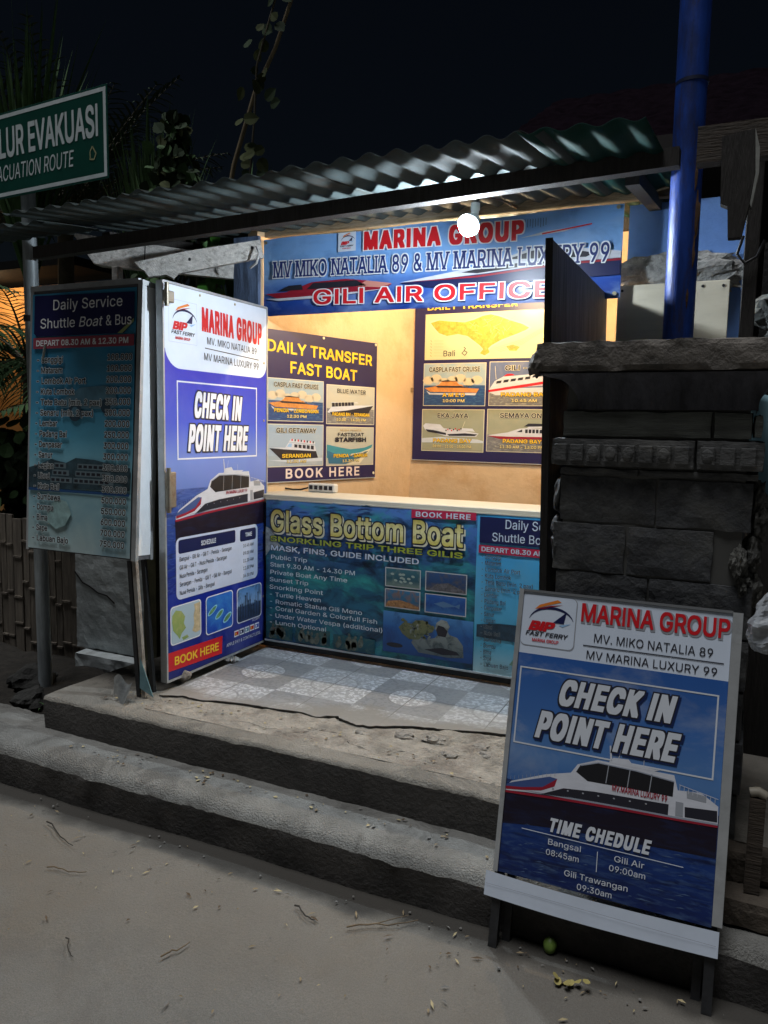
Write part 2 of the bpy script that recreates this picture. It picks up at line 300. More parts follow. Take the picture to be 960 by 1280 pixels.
'r':(130,[[25,-1,56,-2,58,2,58,119,60,130,63,138,73,151,86,159,100,161,123,160,123,193,100,194,84,189,69,180,59,166,57,191,25,191]]),
's':(182,[[80,-5,111,-4,136,5,147,12,156,21,162,31,166,42,167,59,164,70,159,81,150,90,139,98,125,103,72,117,63,123,57,131,56,142,61,153,70,159,83,164,100,164,114,161,125,152,133,137,161,143,163,145,157,162,145,177,128,187,111,192,81,193,67,190,53,185,42,178,33,169,27,159,23,148,22,131,25,120,30,109,39,99,50,92,64,86,117,73,125,67,131,59,132,48,126,37,114,28,97,24,81,25,64,31,55,39,47,55,16,48,23,28,36,12,56,0]]),
't':(114,[[75,-3,100,-2,107,0,108,3,102,28,86,26,76,28,69,32,66,39,65,161,102,162,103,189,100,191,66,191,64,236,33,237,31,233,30,191,2,190,2,164,5,162,31,161,31,47,33,30,39,16,50,6,61,0]]),
'u':(205,[[82,-4,100,-3,117,1,134,11,145,24,147,21,148,-1,179,-1,180,188,178,191,147,191,146,74,144,58,137,44,128,35,117,29,100,27,84,29,73,35,66,44,60,58,58,71,58,188,56,191,25,191,25,69,28,41,36,24,48,10,61,2]]),
'v':(195,[[80,-1,114,-1,187,188,186,191,152,191,109,74,99,42,97,37,86,71,44,189,41,191,8,191]]),
'w':(284,[[68,-1,100,-1,141,144,144,140,183,0,185,-2,216,-1,273,188,272,191,241,191,238,188,199,44,160,188,158,191,126,191,99,96,85,42,44,191,10,191]]),
'x':(189,[[9,-1,46,-1,79,47,93,72,96,73,142,-1,180,-1,179,2,114,96,176,188,177,191,140,191,109,144,96,119,51,191,14,191,75,96]]),
'y':(195,[[35,-73,55,-73,72,-69,86,-59,97,-43,187,188,186,191,151,190,97,37,87,71,44,189,41,191,7,190,79,-1,70,-26,61,-39,49,-43,33,-42,29,-43,23,-68,24,-71]]),
'0':(227,[[103,-4,123,-4,140,-1,156,7,170,18,182,32,193,54,199,76,203,101,204,140,202,165,196,190,186,215,174,232,162,244,142,254,123,259,104,259,87,255,70,247,54,233,42,218,33,198,27,176,23,151,23,115,25,87,30,65,40,40,51,23,65,10,81,1],[98,29,87,34,78,43,70,54,64,71,57,107,56,137,58,157,66,190,79,212,87,220,98,226,109,228,120,228,134,223,145,215,154,204,161,190,166,173,170,148,170,126,169,98,161,65,155,51,145,39,134,31,123,27,109,26]]),
'1':(227,[[37,-1,196,-1,197,27,139,30,139,252,137,256,98,256,42,213,42,180,104,221,105,30,37,28]]),
'2':(227,[[31,-1,196,-1,196,27,195,30,84,30,80,32,161,119,180,144,188,163,191,177,192,191,190,205,186,216,178,229,170,238,159,247,148,252,134,257,120,259,98,258,84,255,70,249,56,239,45,227,39,216,32,194,31,182,34,179,64,180,69,202,78,216,92,225,112,228,131,225,147,216,156,202,159,182,154,163,139,141,31,25]]),
'3':(227,[[98,-4,115,-5,132,-3,149,2,160,7,171,15,182,26,189,37,194,48,198,65,197,87,191,104,183,118,168,132,154,140,140,144,118,147,187,229,188,254,185,256,38,256,33,254,33,226,141,223,78,151,77,126,79,122,107,122,126,119,140,113,151,105,159,93,163,76,162,60,155,46,146,37,132,30,115,27,96,28,79,33,68,40,60,51,56,65,54,67,24,67,20,65,23,51,27,40,33,29,43,18,65,4,79,-1]]),
'4':(227,[[140,-1,172,-1,173,49,208,52,207,82,174,83,173,157,172,160,141,160,139,157,138,83,61,83,57,85,156,252,157,255,124,256,122,254,19,81,18,55,19,52,22,51,138,51]]),
'5':(227,[[100,-4,121,-4,140,0,157,7,173,21,184,35,192,51,197,73,196,93,191,115,182,133,169,148,151,160,132,167,109,168,90,164,71,155,69,157,77,223,182,225,185,226,185,254,182,256,48,256,46,254,32,126,62,122,79,131,93,135,109,137,123,135,137,129,148,121,156,110,161,96,162,82,162,71,155,51,148,43,140,35,123,28,101,27,82,35,68,48,62,66,32,67,28,65,30,51,34,40,40,29,50,18,62,8,73,2]]),
'6':(227,[[103,-4,120,-5,136,-2,150,3,161,9,172,19,181,29,189,43,193,57,196,79,193,101,186,121,174,137,159,149,139,156,114,158,94,154,161,252,128,256,124,254,55,151,41,126,33,101,30,82,31,65,36,48,45,30,55,18,70,6,84,0],[109,26,89,32,75,44,66,62,64,85,69,104,81,119,97,129,117,131,136,126,145,120,152,112,157,104,161,93,162,73,157,54,145,37,128,28]]),
'7':(227,[[48,-1,83,-1,197,224,197,255,194,256,33,256,30,255,30,227,33,225,159,224,48,2]]),
'8':(227,[[101,-4,122,-5,139,-2,158,4,172,12,183,21,193,35,199,48,202,62,200,85,192,104,181,118,169,127,158,132,175,146,187,165,191,176,192,190,191,204,188,215,177,232,161,246,142,255,119,259,92,257,72,250,56,239,41,221,36,210,34,196,34,182,36,171,41,160,49,148,58,140,68,135,52,123,38,110,29,93,25,73,25,60,28,46,35,32,44,21,56,11,68,4,83,-1],[111,26,89,30,71,40,65,48,61,57,60,76,66,93,72,101,81,107,100,115,122,116,142,110,156,98,165,82,167,65,161,48,150,36,133,29],[100,148,89,152,82,157,71,171,68,187,69,198,72,207,83,220,97,226,117,228,136,224,148,215,156,201,158,185,155,171,147,160,133,150,117,146]]),
'9':(227,[[64,-1,101,-1,171,102,184,127,192,147,196,166,196,182,193,199,186,216,177,230,167,241,150,251,136,256,120,259,103,259,84,255,72,249,59,240,48,230,38,213,33,199,30,177,32,155,39,135,51,119,67,106,86,98,109,96,120,97,131,100],[106,124,88,130,81,135,74,144,65,163,65,185,71,205,84,219,100,227,111,229,122,228,139,221,153,207,161,188,162,166,155,146,142,132,125,125]]),
'&':(224,[[87,-4,111,-4,130,0,147,7,163,18,183,-2,216,-2,219,-1,185,43,194,57,201,76,205,96,205,113,174,114,170,87,163,70,112,132,138,153,152,168,161,185,163,204,162,215,158,226,147,241,130,252,108,258,88,257,67,251,52,240,42,226,37,207,38,185,46,165,65,137,41,118,28,104,20,90,16,73,16,60,19,46,25,32,33,21,44,11,55,4,69,-1],[86,26,72,30,59,40,53,51,50,65,51,76,58,89,69,100,86,113,143,43,130,34,116,28,102,25],[91,158,80,172,73,185,70,198,71,210,77,219,86,226,97,229,111,228,119,223,126,215,129,204,128,193,119,179]]),
'.':(94,[[43,-3,52,-3,60,0,66,5,71,14,72,25,69,33,63,40,54,44,43,44,35,41,29,36,24,27,24,16,27,8,35,0]]),
'-':(227,[[56,93,167,92,170,96,170,121,167,124,57,123]]),
':':(94,[[43,-3,52,-3,60,0,66,5,71,14,72,25,69,33,63,40,54,44,43,44,35,41,29,36,24,27,24,16,27,8,35,0],[38,136,49,134,57,136,65,142,71,150,72,161,69,169,65,175,57,181,46,182,38,180,30,175,25,166,23,158,25,150,30,141]]),
'(':(137,[[87,-49,119,-49,98,1,87,34,79,71,77,104,80,140,88,184,100,223,119,268,88,271,82,262,68,232,58,201,49,162,44,132,43,90,46,65,51,40,58,15,67,-10]]),
')':(137,[[17,-49,48,-49,51,-46,68,-13,79,15,88,51,92,79,94,104,92,132,84,182,68,232,57,257,48,271,18,271,36,223,48,184,57,140,59,104,57,68,49,34,38,1]]),
' ':(94,[]),
},
'b': {
'A':(240,[[0,-9,50,-9,75,58,77,61,80,62,163,61,190,-9,238,-9,241,-6,240,10,146,263,96,264,93,263,91,261,0,10,-1,-6],[94,110,119,187,146,110]]),
'B':(228,[[22,-9,129,-9,157,-7,174,-3,188,4,200,13,209,24,214,35,218,49,218,74,217,91,213,105,207,115,199,125,188,133,201,149,206,160,208,177,208,205,204,219,197,233,188,244,177,252,157,260,135,264,24,264,21,262,21,-3],[74,38,72,41,72,102,74,106,121,106,135,104,152,95,159,88,164,80,168,69,165,60,157,50,149,44,138,40,124,38],[74,152,72,155,72,213,73,216,113,216,129,215,143,209,154,197,158,185,155,177,148,166,138,158,118,153]]),
'C':(255,[[115,-12,145,-13,164,-11,183,-5,200,3,217,16,230,32,239,49,246,71,245,89,197,90,195,88,186,65,173,52,156,41,133,36,114,41,95,51,81,66,71,82,65,102,62,124,62,140,66,157,72,174,80,188,89,199,106,210,120,216,133,218,153,214,167,207,180,196,189,183,196,165,245,165,246,182,241,199,233,217,222,232,208,245,195,254,178,261,161,266,128,267,106,265,83,259,60,246,44,232,30,213,21,193,13,163,11,132,12,93,20,63,31,40,45,22,67,3,86,-6]]),
'D':(251,[[22,-9,118,-9,154,-5,174,1,193,13,207,25,220,41,231,63,238,94,240,122,239,160,233,185,221,212,208,230,191,244,166,257,135,263,27,264,21,262,21,-3],[74,38,72,41,72,213,74,216,104,216,121,215,138,211,152,205,166,194,176,180,183,166,187,149,190,127,188,108,183,88,176,74,168,63,157,54,143,46,118,39]]),
'E':(209,[[22,-9,196,-9,196,37,74,38,72,41,72,102,74,105,182,105,187,110,187,149,185,152,74,152,72,155,72,213,73,216,193,217,196,222,196,260,194,263,27,264,21,262,21,-3]]),
'F':(205,[[22,-9,68,-9,71,-8,72,97,74,101,182,102,183,144,182,147,179,149,72,149,72,213,74,216,191,216,193,218,194,222,194,260,193,263,27,264,21,262,21,-3]]),
'G':(260,[[116,-12,145,-13,164,-11,186,-5,203,4,220,18,233,35,242,54,247,74,248,132,247,136,133,137,132,132,132,93,133,90,192,90,196,88,190,71,181,58,170,48,153,40,133,36,120,39,106,44,95,51,86,60,71,82,65,102,62,124,62,140,66,157,72,174,81,189,92,202,106,210,120,216,133,218,147,216,158,211,170,204,181,194,188,182,195,167,197,165,242,165,246,168,246,185,241,202,233,217,222,232,210,243,195,254,178,261,158,266,125,267,103,265,83,260,59,246,44,232,30,213,20,193,13,163,11,132,12,93,20,63,30,40,48,18,67,3,89,-7]]),
'H':(258,[[22,-9,68,-9,71,-8,72,102,74,106,185,106,187,102,188,-9,236,-9,238,-3,238,258,236,263,188,263,187,158,185,154,72,155,71,263,68,264,27,264,21,262,21,-3]]),
'I':(92,[[22,-9,68,-9,72,-6,72,260,68,264,24,264,21,260,21,-3]]),
'J':(198,[[76,-12,110,-12,122,-10,138,-4,158,10,166,21,172,32,177,52,178,68,178,260,177,263,174,264,130,264,127,263,126,74,122,57,115,46,105,38,94,35,83,37,73,43,66,50,61,60,59,74,58,93,55,96,10,96,7,93,8,52,13,32,18,21,30,7,44,-3,58,-9]]),
'K':(233,[[22,-9,68,-9,71,-8,72,74,96,101,99,102,177,-8,182,-9,232,-9,234,5,232,10,138,144,231,244,233,249,232,263,174,263,74,155,72,160,71,263,68,264,27,264,21,262,21,-3]]),
'L':(196,[[22,-9,185,-9,190,-6,190,33,188,38,74,38,72,41,72,260,68,264,24,264,21,260,21,-3]]),
'M':(314,[[22,-9,66,-9,70,-6,71,150,133,-6,135,-9,179,-9,241,146,243,138,243,-8,246,-9,292,-9,293,-3,293,258,292,263,229,263,157,74,85,262,79,264,22,263,21,258,21,-3]]),
'N':(262,[[22,-9,68,-9,72,-6,72,160,74,167,185,-9,238,-9,241,-8,241,258,240,263,193,264,190,260,190,94,188,88,77,263,24,264,21,262,21,-3]]),
'O':(267,[[115,-12,150,-13,170,-9,192,-1,208,9,225,25,241,49,249,71,254,93,256,121,254,160,249,185,240,207,225,229,208,245,183,259,161,266,128,267,106,265,85,260,64,249,44,232,31,213,21,193,13,163,11,132,12,93,20,63,31,40,45,22,67,4,86,-6],[125,37,111,42,100,47,89,56,79,68,72,79,66,96,63,113,61,129,64,149,68,165,75,180,83,192,95,203,106,210,120,216,133,218,147,216,162,210,175,201,186,189,195,174,200,160,204,140,205,124,203,104,198,88,192,74,182,60,170,49,156,42,139,37]]),
'P':(222,[[22,-9,68,-9,71,-8,73,83,135,84,160,88,174,94,185,102,194,110,202,121,210,138,213,155,214,183,212,202,207,216,200,230,190,241,175,252,157,260,135,263,24,264,21,262,21,-3],[74,131,72,133,73,216,124,215,139,210,151,202,158,191,162,174,159,158,149,143,138,136,124,132]]),
'R':(224,[[22,-9,68,-9,71,-8,72,85,74,89,116,88,168,-9,222,-9,223,-6,222,10,175,97,191,110,204,127,212,147,214,166,213,197,207,219,196,237,179,251,160,259,135,263,24,264,21,262,21,-3],[74,137,72,141,73,216,110,216,127,215,143,209,154,199,160,188,163,174,157,158,149,148,138,141,124,138]]),
'S':(223,[[92,-13,138,-13,155,-9,171,-3,186,6,198,17,207,31,212,48,214,76,212,92,205,109,194,123,180,133,163,141,107,158,88,166,74,176,69,185,68,189,71,198,82,209,96,216,113,219,132,215,146,207,155,197,160,180,205,179,209,181,208,209,203,223,197,234,188,244,174,254,160,260,144,265,127,267,96,267,77,264,60,258,44,248,32,237,22,220,18,206,16,181,19,163,25,148,35,135,49,125,66,117,124,99,142,92,155,83,162,73,160,62,149,48,132,38,113,34,94,38,77,46,66,59,60,77,13,78,10,76,10,59,13,42,19,28,29,14,42,3,57,-5,71,-10]]),
'T':(224,[[88,-9,135,-9,138,-6,138,213,139,216,215,216,218,219,218,260,216,263,12,264,7,262,7,218,10,216,85,216,87,213,87,-3]]),
'U':(259,[[111,-13,154,-12,182,-5,196,2,210,13,221,25,230,40,235,56,238,79,238,259,235,264,191,264,187,262,187,98,185,79,177,62,166,49,149,39,129,36,110,39,93,49,81,62,74,79,72,98,71,262,66,264,24,264,21,262,21,79,22,62,26,48,38,25,56,6,68,-1,82,-7]]),
'V':(240,[[94,-9,144,-9,149,-6,240,244,241,260,239,263,191,264,188,262,121,68,119,71,52,261,50,263,46,264,2,264,-1,262,0,244]]),
'W':(343,[[70,-9,121,-9,124,-8,171,165,219,-8,269,-9,274,-8,343,244,344,260,343,263,296,264,292,260,246,83,200,260,198,263,146,264,144,261,96,83,51,260,49,263,46,264,0,263,-1,260,0,244]]),
'X':(237,[[1,-9,54,-9,117,82,120,83,183,-9,236,-9,237,5,235,10,153,130,231,244,232,249,231,263,178,263,120,177,61,262,56,264,7,263,5,260,5,249,7,244,85,130,2,10,0,5,0,-6]]),
'Y':(236,[[94,-9,141,-9,143,-6,144,97,235,244,237,249,235,263,182,263,119,159,55,262,52,264,5,264,-1,262,-1,249,1,244,92,97,92,-6]]),
'a':(195,[[63,-13,103,-12,115,-9,128,-2,129,-8,173,-9,177,-8,178,131,176,151,171,167,162,180,151,190,137,196,120,200,103,202,78,201,59,197,45,191,30,181,20,170,12,156,11,151,12,137,40,128,59,128,65,138,73,146,84,152,98,156,109,153,117,148,123,142,127,134,127,128,120,125,65,117,37,109,20,98,10,84,6,67,6,42,8,28,13,17,21,6,34,-4,48,-10],[78,34,67,38,59,46,56,53,62,62,70,68,84,73,128,78,128,70,126,62,122,53,115,45,98,35,87,33]]),
'b':(212,[[98,-13,128,-13,151,-8,170,3,186,20,198,43,204,70,204,112,200,140,192,159,181,175,167,187,151,197,128,201,98,201,81,197,67,189,66,262,62,264,20,264,17,262,17,-7,20,-9,62,-9,65,-7,67,0,81,-9],[106,34,90,41,78,54,69,73,66,95,70,118,79,137,92,149,101,153,112,155,128,149,142,135,151,115,154,93,149,68,140,50,131,42,123,37,112,34]]),
'c':(198,[[87,-13,125,-13,139,-9,153,-4,164,4,176,15,185,29,190,43,191,56,189,61,161,68,147,68,136,51,125,40,111,34,100,34,89,37,78,45,69,55,63,68,58,93,62,118,72,137,80,146,89,151,105,155,122,149,133,140,144,122,161,122,187,129,190,131,189,151,183,163,175,175,155,190,130,200,114,202,86,201,66,197,51,190,37,179,25,165,15,145,10,129,8,109,8,76,12,51,19,34,32,15,48,1,64,-8]]),
'd':(212,[[81,-13,119,-12,130,-9,144,-1,147,-2,147,-7,150,-9,191,-9,195,-7,195,259,194,263,150,264,146,262,146,193,144,189,130,197,116,201,86,202,66,198,50,191,36,180,26,168,16,148,9,120,8,90,10,62,16,40,26,20,41,3,61,-8],[100,34,83,40,70,54,61,73,58,95,62,118,71,137,86,150,103,155,119,150,133,137,143,118,146,95,142,70,132,51,125,43,116,37,108,34]]),
'e':(202,[[88,-13,128,-13,141,-10,155,-4,169,5,180,15,187,26,192,37,191,54,161,62,147,62,144,61,136,47,127,40,114,34,100,34,89,37,78,44,69,53,63,65,60,73,64,75,194,76,195,104,194,126,190,143,182,162,172,176,158,187,141,196,125,200,108,202,80,200,64,196,50,189,36,178,23,162,15,145,10,126,8,101,9,68,13,48,22,29,33,13,50,-1,66,-8],[64,120,65,129,75,143,89,152,103,155,116,151,128,144,136,134,142,120]]),
'f':(127,[[32,-9,78,-9,80,-6,80,152,83,154,119,154,123,155,124,158,124,194,122,198,80,199,81,210,84,219,92,225,97,227,108,225,122,226,131,252,131,266,130,269,111,274,83,274,69,272,55,266,42,255,34,241,31,227,31,199,-3,199,-6,197,-5,155,28,154,31,152,31,-3]]),
'g':(213,[[84,-84,125,-84,153,-77,166,-70,177,-62,186,-51,191,-40,195,-26,196,-9,196,194,194,199,150,199,147,196,147,190,130,198,116,201,86,201,69,199,53,192,36,180,23,163,15,146,10,130,8,113,9,69,15,44,23,30,31,19,41,9,53,2,78,-6,116,-6,130,-3,144,5,146,2,143,-15,136,-26,125,-33,111,-38,97,-38,83,-34,72,-27,58,-11,41,-12,17,-26,16,-43,23,-54,33,-64,44,-72,55,-78,69,-82],[97,40,80,47,69,59,62,74,58,96,62,119,72,138,86,150,103,155,119,150,133,138,143,119,146,96,143,74,138,63,132,55,125,48,116,43,105,40]]),
'h':(205,[[18,-9,65,-9,66,-6,66,105,68,122,72,133,81,144,92,151,103,154,115,152,126,145,133,135,137,124,138,110,140,-9,184,-9,188,-6,188,133,186,149,181,166,173,179,163,188,151,196,137,200,120,202,95,201,81,197,67,190,66,260,65,264,20,264,17,260,17,-3]]),
'i':(83,[[18,-9,62,-9,66,-6,66,194,64,199,20,199,17,197,17,-3],[27,213,37,212,56,213,64,218,70,224,73,233,72,252,69,260,62,268,51,271,31,271,23,268,15,260,11,249,12,230,17,220]]),
'j':(83,[[-13,-80,19,-80,38,-75,53,-64,59,-55,63,-44,66,-19,66,195,64,199,22,199,17,197,16,-14,14,-23,8,-30,3,-33,-11,-34,-14,-36,-14,-78],[25,214,33,212,53,212,61,215,69,222,72,231,72,250,70,259,64,266,53,271,33,271,22,268,15,261,11,250,11,231,15,222]]),
'k':(190,[[18,-9,65,-9,66,-6,66,60,76,71,139,-9,192,-9,195,-6,195,8,193,10,117,108,188,180,189,197,184,199,134,199,67,131,66,260,65,264,20,264,17,260,17,-3]]),
'l':(80,[[22,-9,66,-9,70,-6,70,260,68,263,24,264,21,260,21,-3]]),
'm':(305,[[18,-9,62,-9,66,-6,68,124,72,135,78,145,90,152,101,155,110,152,118,147,124,138,127,130,128,-9,176,-9,177,-6,178,127,183,138,190,147,198,152,209,155,220,152,229,147,234,140,237,130,240,-9,287,-9,288,-3,288,141,284,160,276,178,267,188,256,195,245,200,231,202,206,202,190,199,176,193,159,181,151,191,142,196,123,202,90,201,78,197,67,191,65,198,62,199,20,199,17,197,17,-3]]),
'n':(205,[[18,-9,65,-9,66,-6,66,105,68,122,72,133,81,144,92,151,103,154,115,152,126,145,133,135,137,124,138,110,140,-9,187,-9,188,-3,187,144,184,158,179,169,172,180,162,189,145,198,126,202,92,200,78,196,67,190,65,198,62,199,20,199,17,197,17,-3]]),
'o':(208,[[87,-13,128,-12,144,-8,158,0,172,11,184,26,192,43,197,59,200,79,200,112,195,137,189,154,176,173,164,185,145,195,128,200,108,202,80,200,64,196,50,189,37,179,23,162,15,145,10,129,8,109,8,76,12,51,19,34,32,15,48,1,64,-8],[100,34,83,40,70,54,61,73,58,95,63,120,72,137,86,149,94,153,105,155,122,149,130,143,138,134,146,115,150,93,145,68,133,48,118,37,108,34]]),
'p':(212,[[18,-80,65,-80,67,0,81,-9,95,-13,123,-14,140,-12,156,-6,170,3,182,14,191,28,200,50,204,70,204,109,202,131,197,147,187,167,175,181,159,193,142,199,123,202,90,200,78,196,67,189,65,197,62,199,20,199,17,197,17,-75],[109,33,92,39,78,53,70,71,66,95,70,117,79,136,92,149,109,155,126,150,134,145,141,136,151,117,154,95,151,72,142,53,127,39,117,35]]),
'r':(130,[[18,-9,65,-9,66,-6,66,113,68,124,76,139,90,149,103,153,129,152,131,155,131,197,128,201,90,201,78,198,67,192,65,198,62,199,20,199,17,197,17,-3]]),
's':(182,[[73,-13,112,-13,125,-10,139,-5,153,3,162,11,168,20,174,34,175,59,174,73,169,84,161,95,150,103,137,110,78,126,70,131,66,137,67,143,75,150,84,154,95,156,103,154,112,150,120,141,125,130,128,129,142,129,171,137,171,154,165,168,159,178,142,192,123,199,106,202,81,202,64,199,50,195,39,189,27,179,20,168,15,156,14,143,15,118,20,105,28,95,39,86,53,80,109,65,117,60,122,54,122,48,114,41,106,36,92,33,81,34,70,40,62,48,56,61,53,63,37,62,12,57,9,55,9,40,10,31,15,20,23,9,34,0,45,-6,59,-11]]),
't':(114,[[68,-11,103,-11,114,-9,116,-5,116,8,110,33,108,36,86,35,80,37,75,43,73,56,73,153,108,154,111,156,111,197,108,199,73,200,72,242,71,245,25,245,23,242,23,200,-3,199,-6,197,-6,156,-3,154,23,153,23,39,27,17,34,6,43,-3,55,-8]]),
'u':(205,[[75,-12,112,-11,126,-7,137,-1,142,-9,187,-9,188,194,187,198,142,199,139,197,138,83,137,69,133,58,125,47,115,39,101,35,90,38,78,45,71,55,68,66,66,197,62,199,20,199,17,197,17,61,21,33,28,16,40,2,56,-7]]),
'w':(284,[[61,-9,108,-9,141,107,175,-7,177,-9,223,-9,225,-6,281,180,281,197,236,199,230,197,200,85,197,89,168,197,163,199,119,199,116,196,86,84,83,89,52,198,5,199,2,197,3,180]]),
'x':(189,[[3,-9,54,-9,93,50,96,51,135,-9,188,-8,188,5,186,10,127,97,184,180,185,197,182,199,132,198,96,142,57,199,7,199,5,197,6,180,62,97,3,10,1,5,1,-6]]),
'0':(227,[[97,-12,123,-13,140,-11,157,-5,172,4,187,21,197,38,205,60,210,85,212,118,211,160,207,185,198,213,188,232,171,251,154,261,132,267,104,267,87,265,71,260,57,251,43,238,29,215,22,196,17,171,14,135,16,93,20,68,28,40,39,21,57,3,73,-7],[104,37,96,41,87,49,79,60,74,71,66,104,65,138,69,168,73,182,80,196,87,206,96,213,104,217,115,219,126,216,135,210,145,199,151,188,160,157,162,132,162,115,156,79,150,65,144,54,134,44,123,37,112,35]]),
'1':(227,[[30,-9,199,-9,204,-8,204,36,149,37,147,258,146,263,90,263,34,222,34,174,35,170,52,170,96,202,97,38,93,37,32,37,29,36,29,-6]]),
'2':(227,[[24,-9,198,-9,204,-8,204,33,201,38,102,38,173,116,189,138,197,158,200,172,200,194,199,208,195,219,190,230,182,241,173,250,160,258,145,264,129,267,98,267,81,264,65,258,51,249,40,238,31,224,26,210,24,197,23,174,26,172,70,172,73,174,76,194,84,206,97,216,112,220,126,216,137,210,146,199,150,185,145,169,131,149,23,33,22,-6]]),
'3':(227,[[91,-12,132,-12,160,-4,174,4,185,13,194,24,201,38,206,57,206,85,203,102,197,115,187,129,174,140,155,150,136,154,194,221,196,224,196,260,193,264,30,264,26,263,25,221,27,217,120,215,69,157,69,118,71,114,107,113,130,107,139,102,146,94,154,77,154,71,152,63,143,49,130,40,110,35,93,38,78,46,69,57,63,75,16,75,13,74,13,57,15,43,21,28,30,15,41,6,57,-4,74,-10]]),
'4':(227,[[133,-9,179,-9,181,-6,181,41,183,43,214,43,216,47,216,88,214,91,183,91,181,94,181,163,180,167,136,168,132,166,131,91,74,91,163,244,165,260,164,263,161,264,119,264,114,261,10,85,10,47,12,44,130,43,131,-6]]),
'5':(227,[[93,-12,124,-13,143,-10,163,-1,179,11,193,29,201,46,205,65,205,93,201,115,193,135,181,152,165,164,149,172,132,176,101,176,82,172,80,174,84,215,190,217,193,221,193,260,190,264,43,264,39,263,24,135,25,118,54,114,71,114,82,121,93,125,107,128,115,127,129,122,140,113,148,102,153,88,154,79,152,71,143,53,129,41,113,35,99,38,84,46,75,57,68,75,24,75,21,73,20,57,23,40,29,27,37,15,49,4,63,-4,76,-9]]),
'6':(227,[[96,-12,137,-11,151,-8,164,-1,178,9,188,21,196,35,201,49,204,68,203,99,198,118,190,135,177,149,159,160,142,165,120,167,116,168,170,246,170,260,167,264,120,264,117,263,48,160,34,135,26,113,22,93,23,65,26,46,33,29,45,13,59,1,76,-8],[112,34,98,39,85,49,76,63,72,79,77,96,86,110,101,119,114,123,128,118,142,107,150,93,154,79,150,63,141,49,128,39]]),
'7':(227,[[41,-9,89,-9,92,-8,204,216,205,260,203,264,28,264,22,262,22,222,22,218,25,217,144,216,41,10,39,-6]]),
'8':(227,[[95,-12,139,-11,159,-7,173,0,186,9,198,22,205,35,209,52,210,79,206,99,195,118,179,135,192,152,199,171,200,202,196,221,187,238,173,251,156,261,134,266,92,266,76,263,61,256,48,246,37,235,30,221,26,207,26,179,29,163,37,146,47,135,29,115,20,96,16,74,17,54,19,40,29,21,36,12,48,3,67,-6],[109,35,95,38,81,46,72,57,68,71,73,85,84,96,98,104,114,108,131,103,145,94,154,82,158,68,153,54,142,44,125,36],[103,157,89,164,81,174,76,188,79,196,86,208,98,216,111,220,125,217,136,211,145,202,150,188,147,179,139,167,128,159,114,155]]),
'9':(227,[[57,-9,109,-9,178,94,189,113,198,133,202,149,204,166,203,194,198,213,190,230,179,244,164,255,151,262,134,266,117,267,92,266,76,262,62,255,47,244,35,230,27,213,23,191,23,160,27,138,35,122,48,107,64,96,81,90,106,88,109,85,58,10,56,5,56,-6],[109,132,95,138,84,148,76,160,73,177,78,194,87,207,101,217,114,220,128,215,142,205,150,191,154,174,149,158,139,144,123,134,114,132]]),
'&':(224,[[80,-12,108,-13,125,-11,144,-6,161,3,175,-9,225,-9,228,-7,227,10,199,43,208,65,211,79,213,102,213,118,212,121,166,121,161,90,128,129,129,132,153,152,165,168,171,188,171,213,166,232,155,248,139,260,119,265,89,266,69,263,50,253,37,238,31,227,29,215,29,182,35,163,50,140,28,121,19,110,13,99,8,85,8,60,9,46,13,32,21,18,31,7,47,-3,61,-9],[89,35,78,39,69,46,62,54,59,65,61,74,66,82,83,98,128,46,122,41,108,35,97,33],[94,173,83,188,79,196,79,202,83,210,89,215,97,219,103,220,115,213,120,202,112,188]]),
'.':(94,[[36,-11,63,-10,71,-5,78,3,80,11,79,33,74,44,66,50,57,53,35,52,25,47,18,39,15,28,17,6,24,-5]]),
',':(94,[[11,-69,49,-69,51,-67,77,26,76,44,29,45,24,42,10,-49,9,-66]]),
'-':(227,[[49,85,176,85,178,88,178,129,173,132,51,132,48,130,48,88]]),
':':(94,[[36,-11,63,-10,71,-5,78,3,80,11,79,33,74,44,66,50,57,53,35,52,25,47,18,39,15,28,17,6,24,-5],[31,128,41,126,60,127,69,131,77,139,80,150,80,169,77,178,69,186,57,190,35,190,27,186,19,178,15,167,16,144,21,135]]),
'(':(137,[[80,-57,124,-57,127,-54,127,-40,107,7,94,46,88,74,85,104,89,140,97,179,109,218,127,263,127,276,124,279,83,279,78,276,64,249,53,218,43,182,38,149,35,121,35,85,41,43,47,18,55,-7,66,-32]]),
')':(137,[[11,-57,57,-57,71,-31,85,4,94,32,99,60,101,85,101,121,99,149,94,179,86,210,76,239,61,271,57,278,54,279,12,279,9,276,10,260,28,218,41,176,48,140,51,104,49,79,43,49,30,7,10,-40,9,-54]]),
' ':(94,[]),
},
'h': {
'A':(240,[[-12,-24,59,-25,64,-24,68,-19,89,43,92,46,149,45,173,-20,177,-24,248,-25,253,-24,255,-22,256,20,163,273,159,279,84,279,79,278,77,276,-16,20,-17,-19]]),
'B':(228,[[10,-24,142,-25,169,-23,186,-18,200,-12,214,-1,224,12,229,23,233,37,234,84,233,98,230,112,225,123,216,137,221,148,224,162,223,217,219,232,211,248,203,257,192,266,172,275,147,279,14,279,8,278,6,276,5,-16,6,-22],[89,54,87,56,87,87,89,90,111,90,125,88,139,80,147,70,140,62,128,56,114,54],[89,168,87,170,87,198,89,201,119,199,131,194,137,187,132,178,119,171,108,168]]),
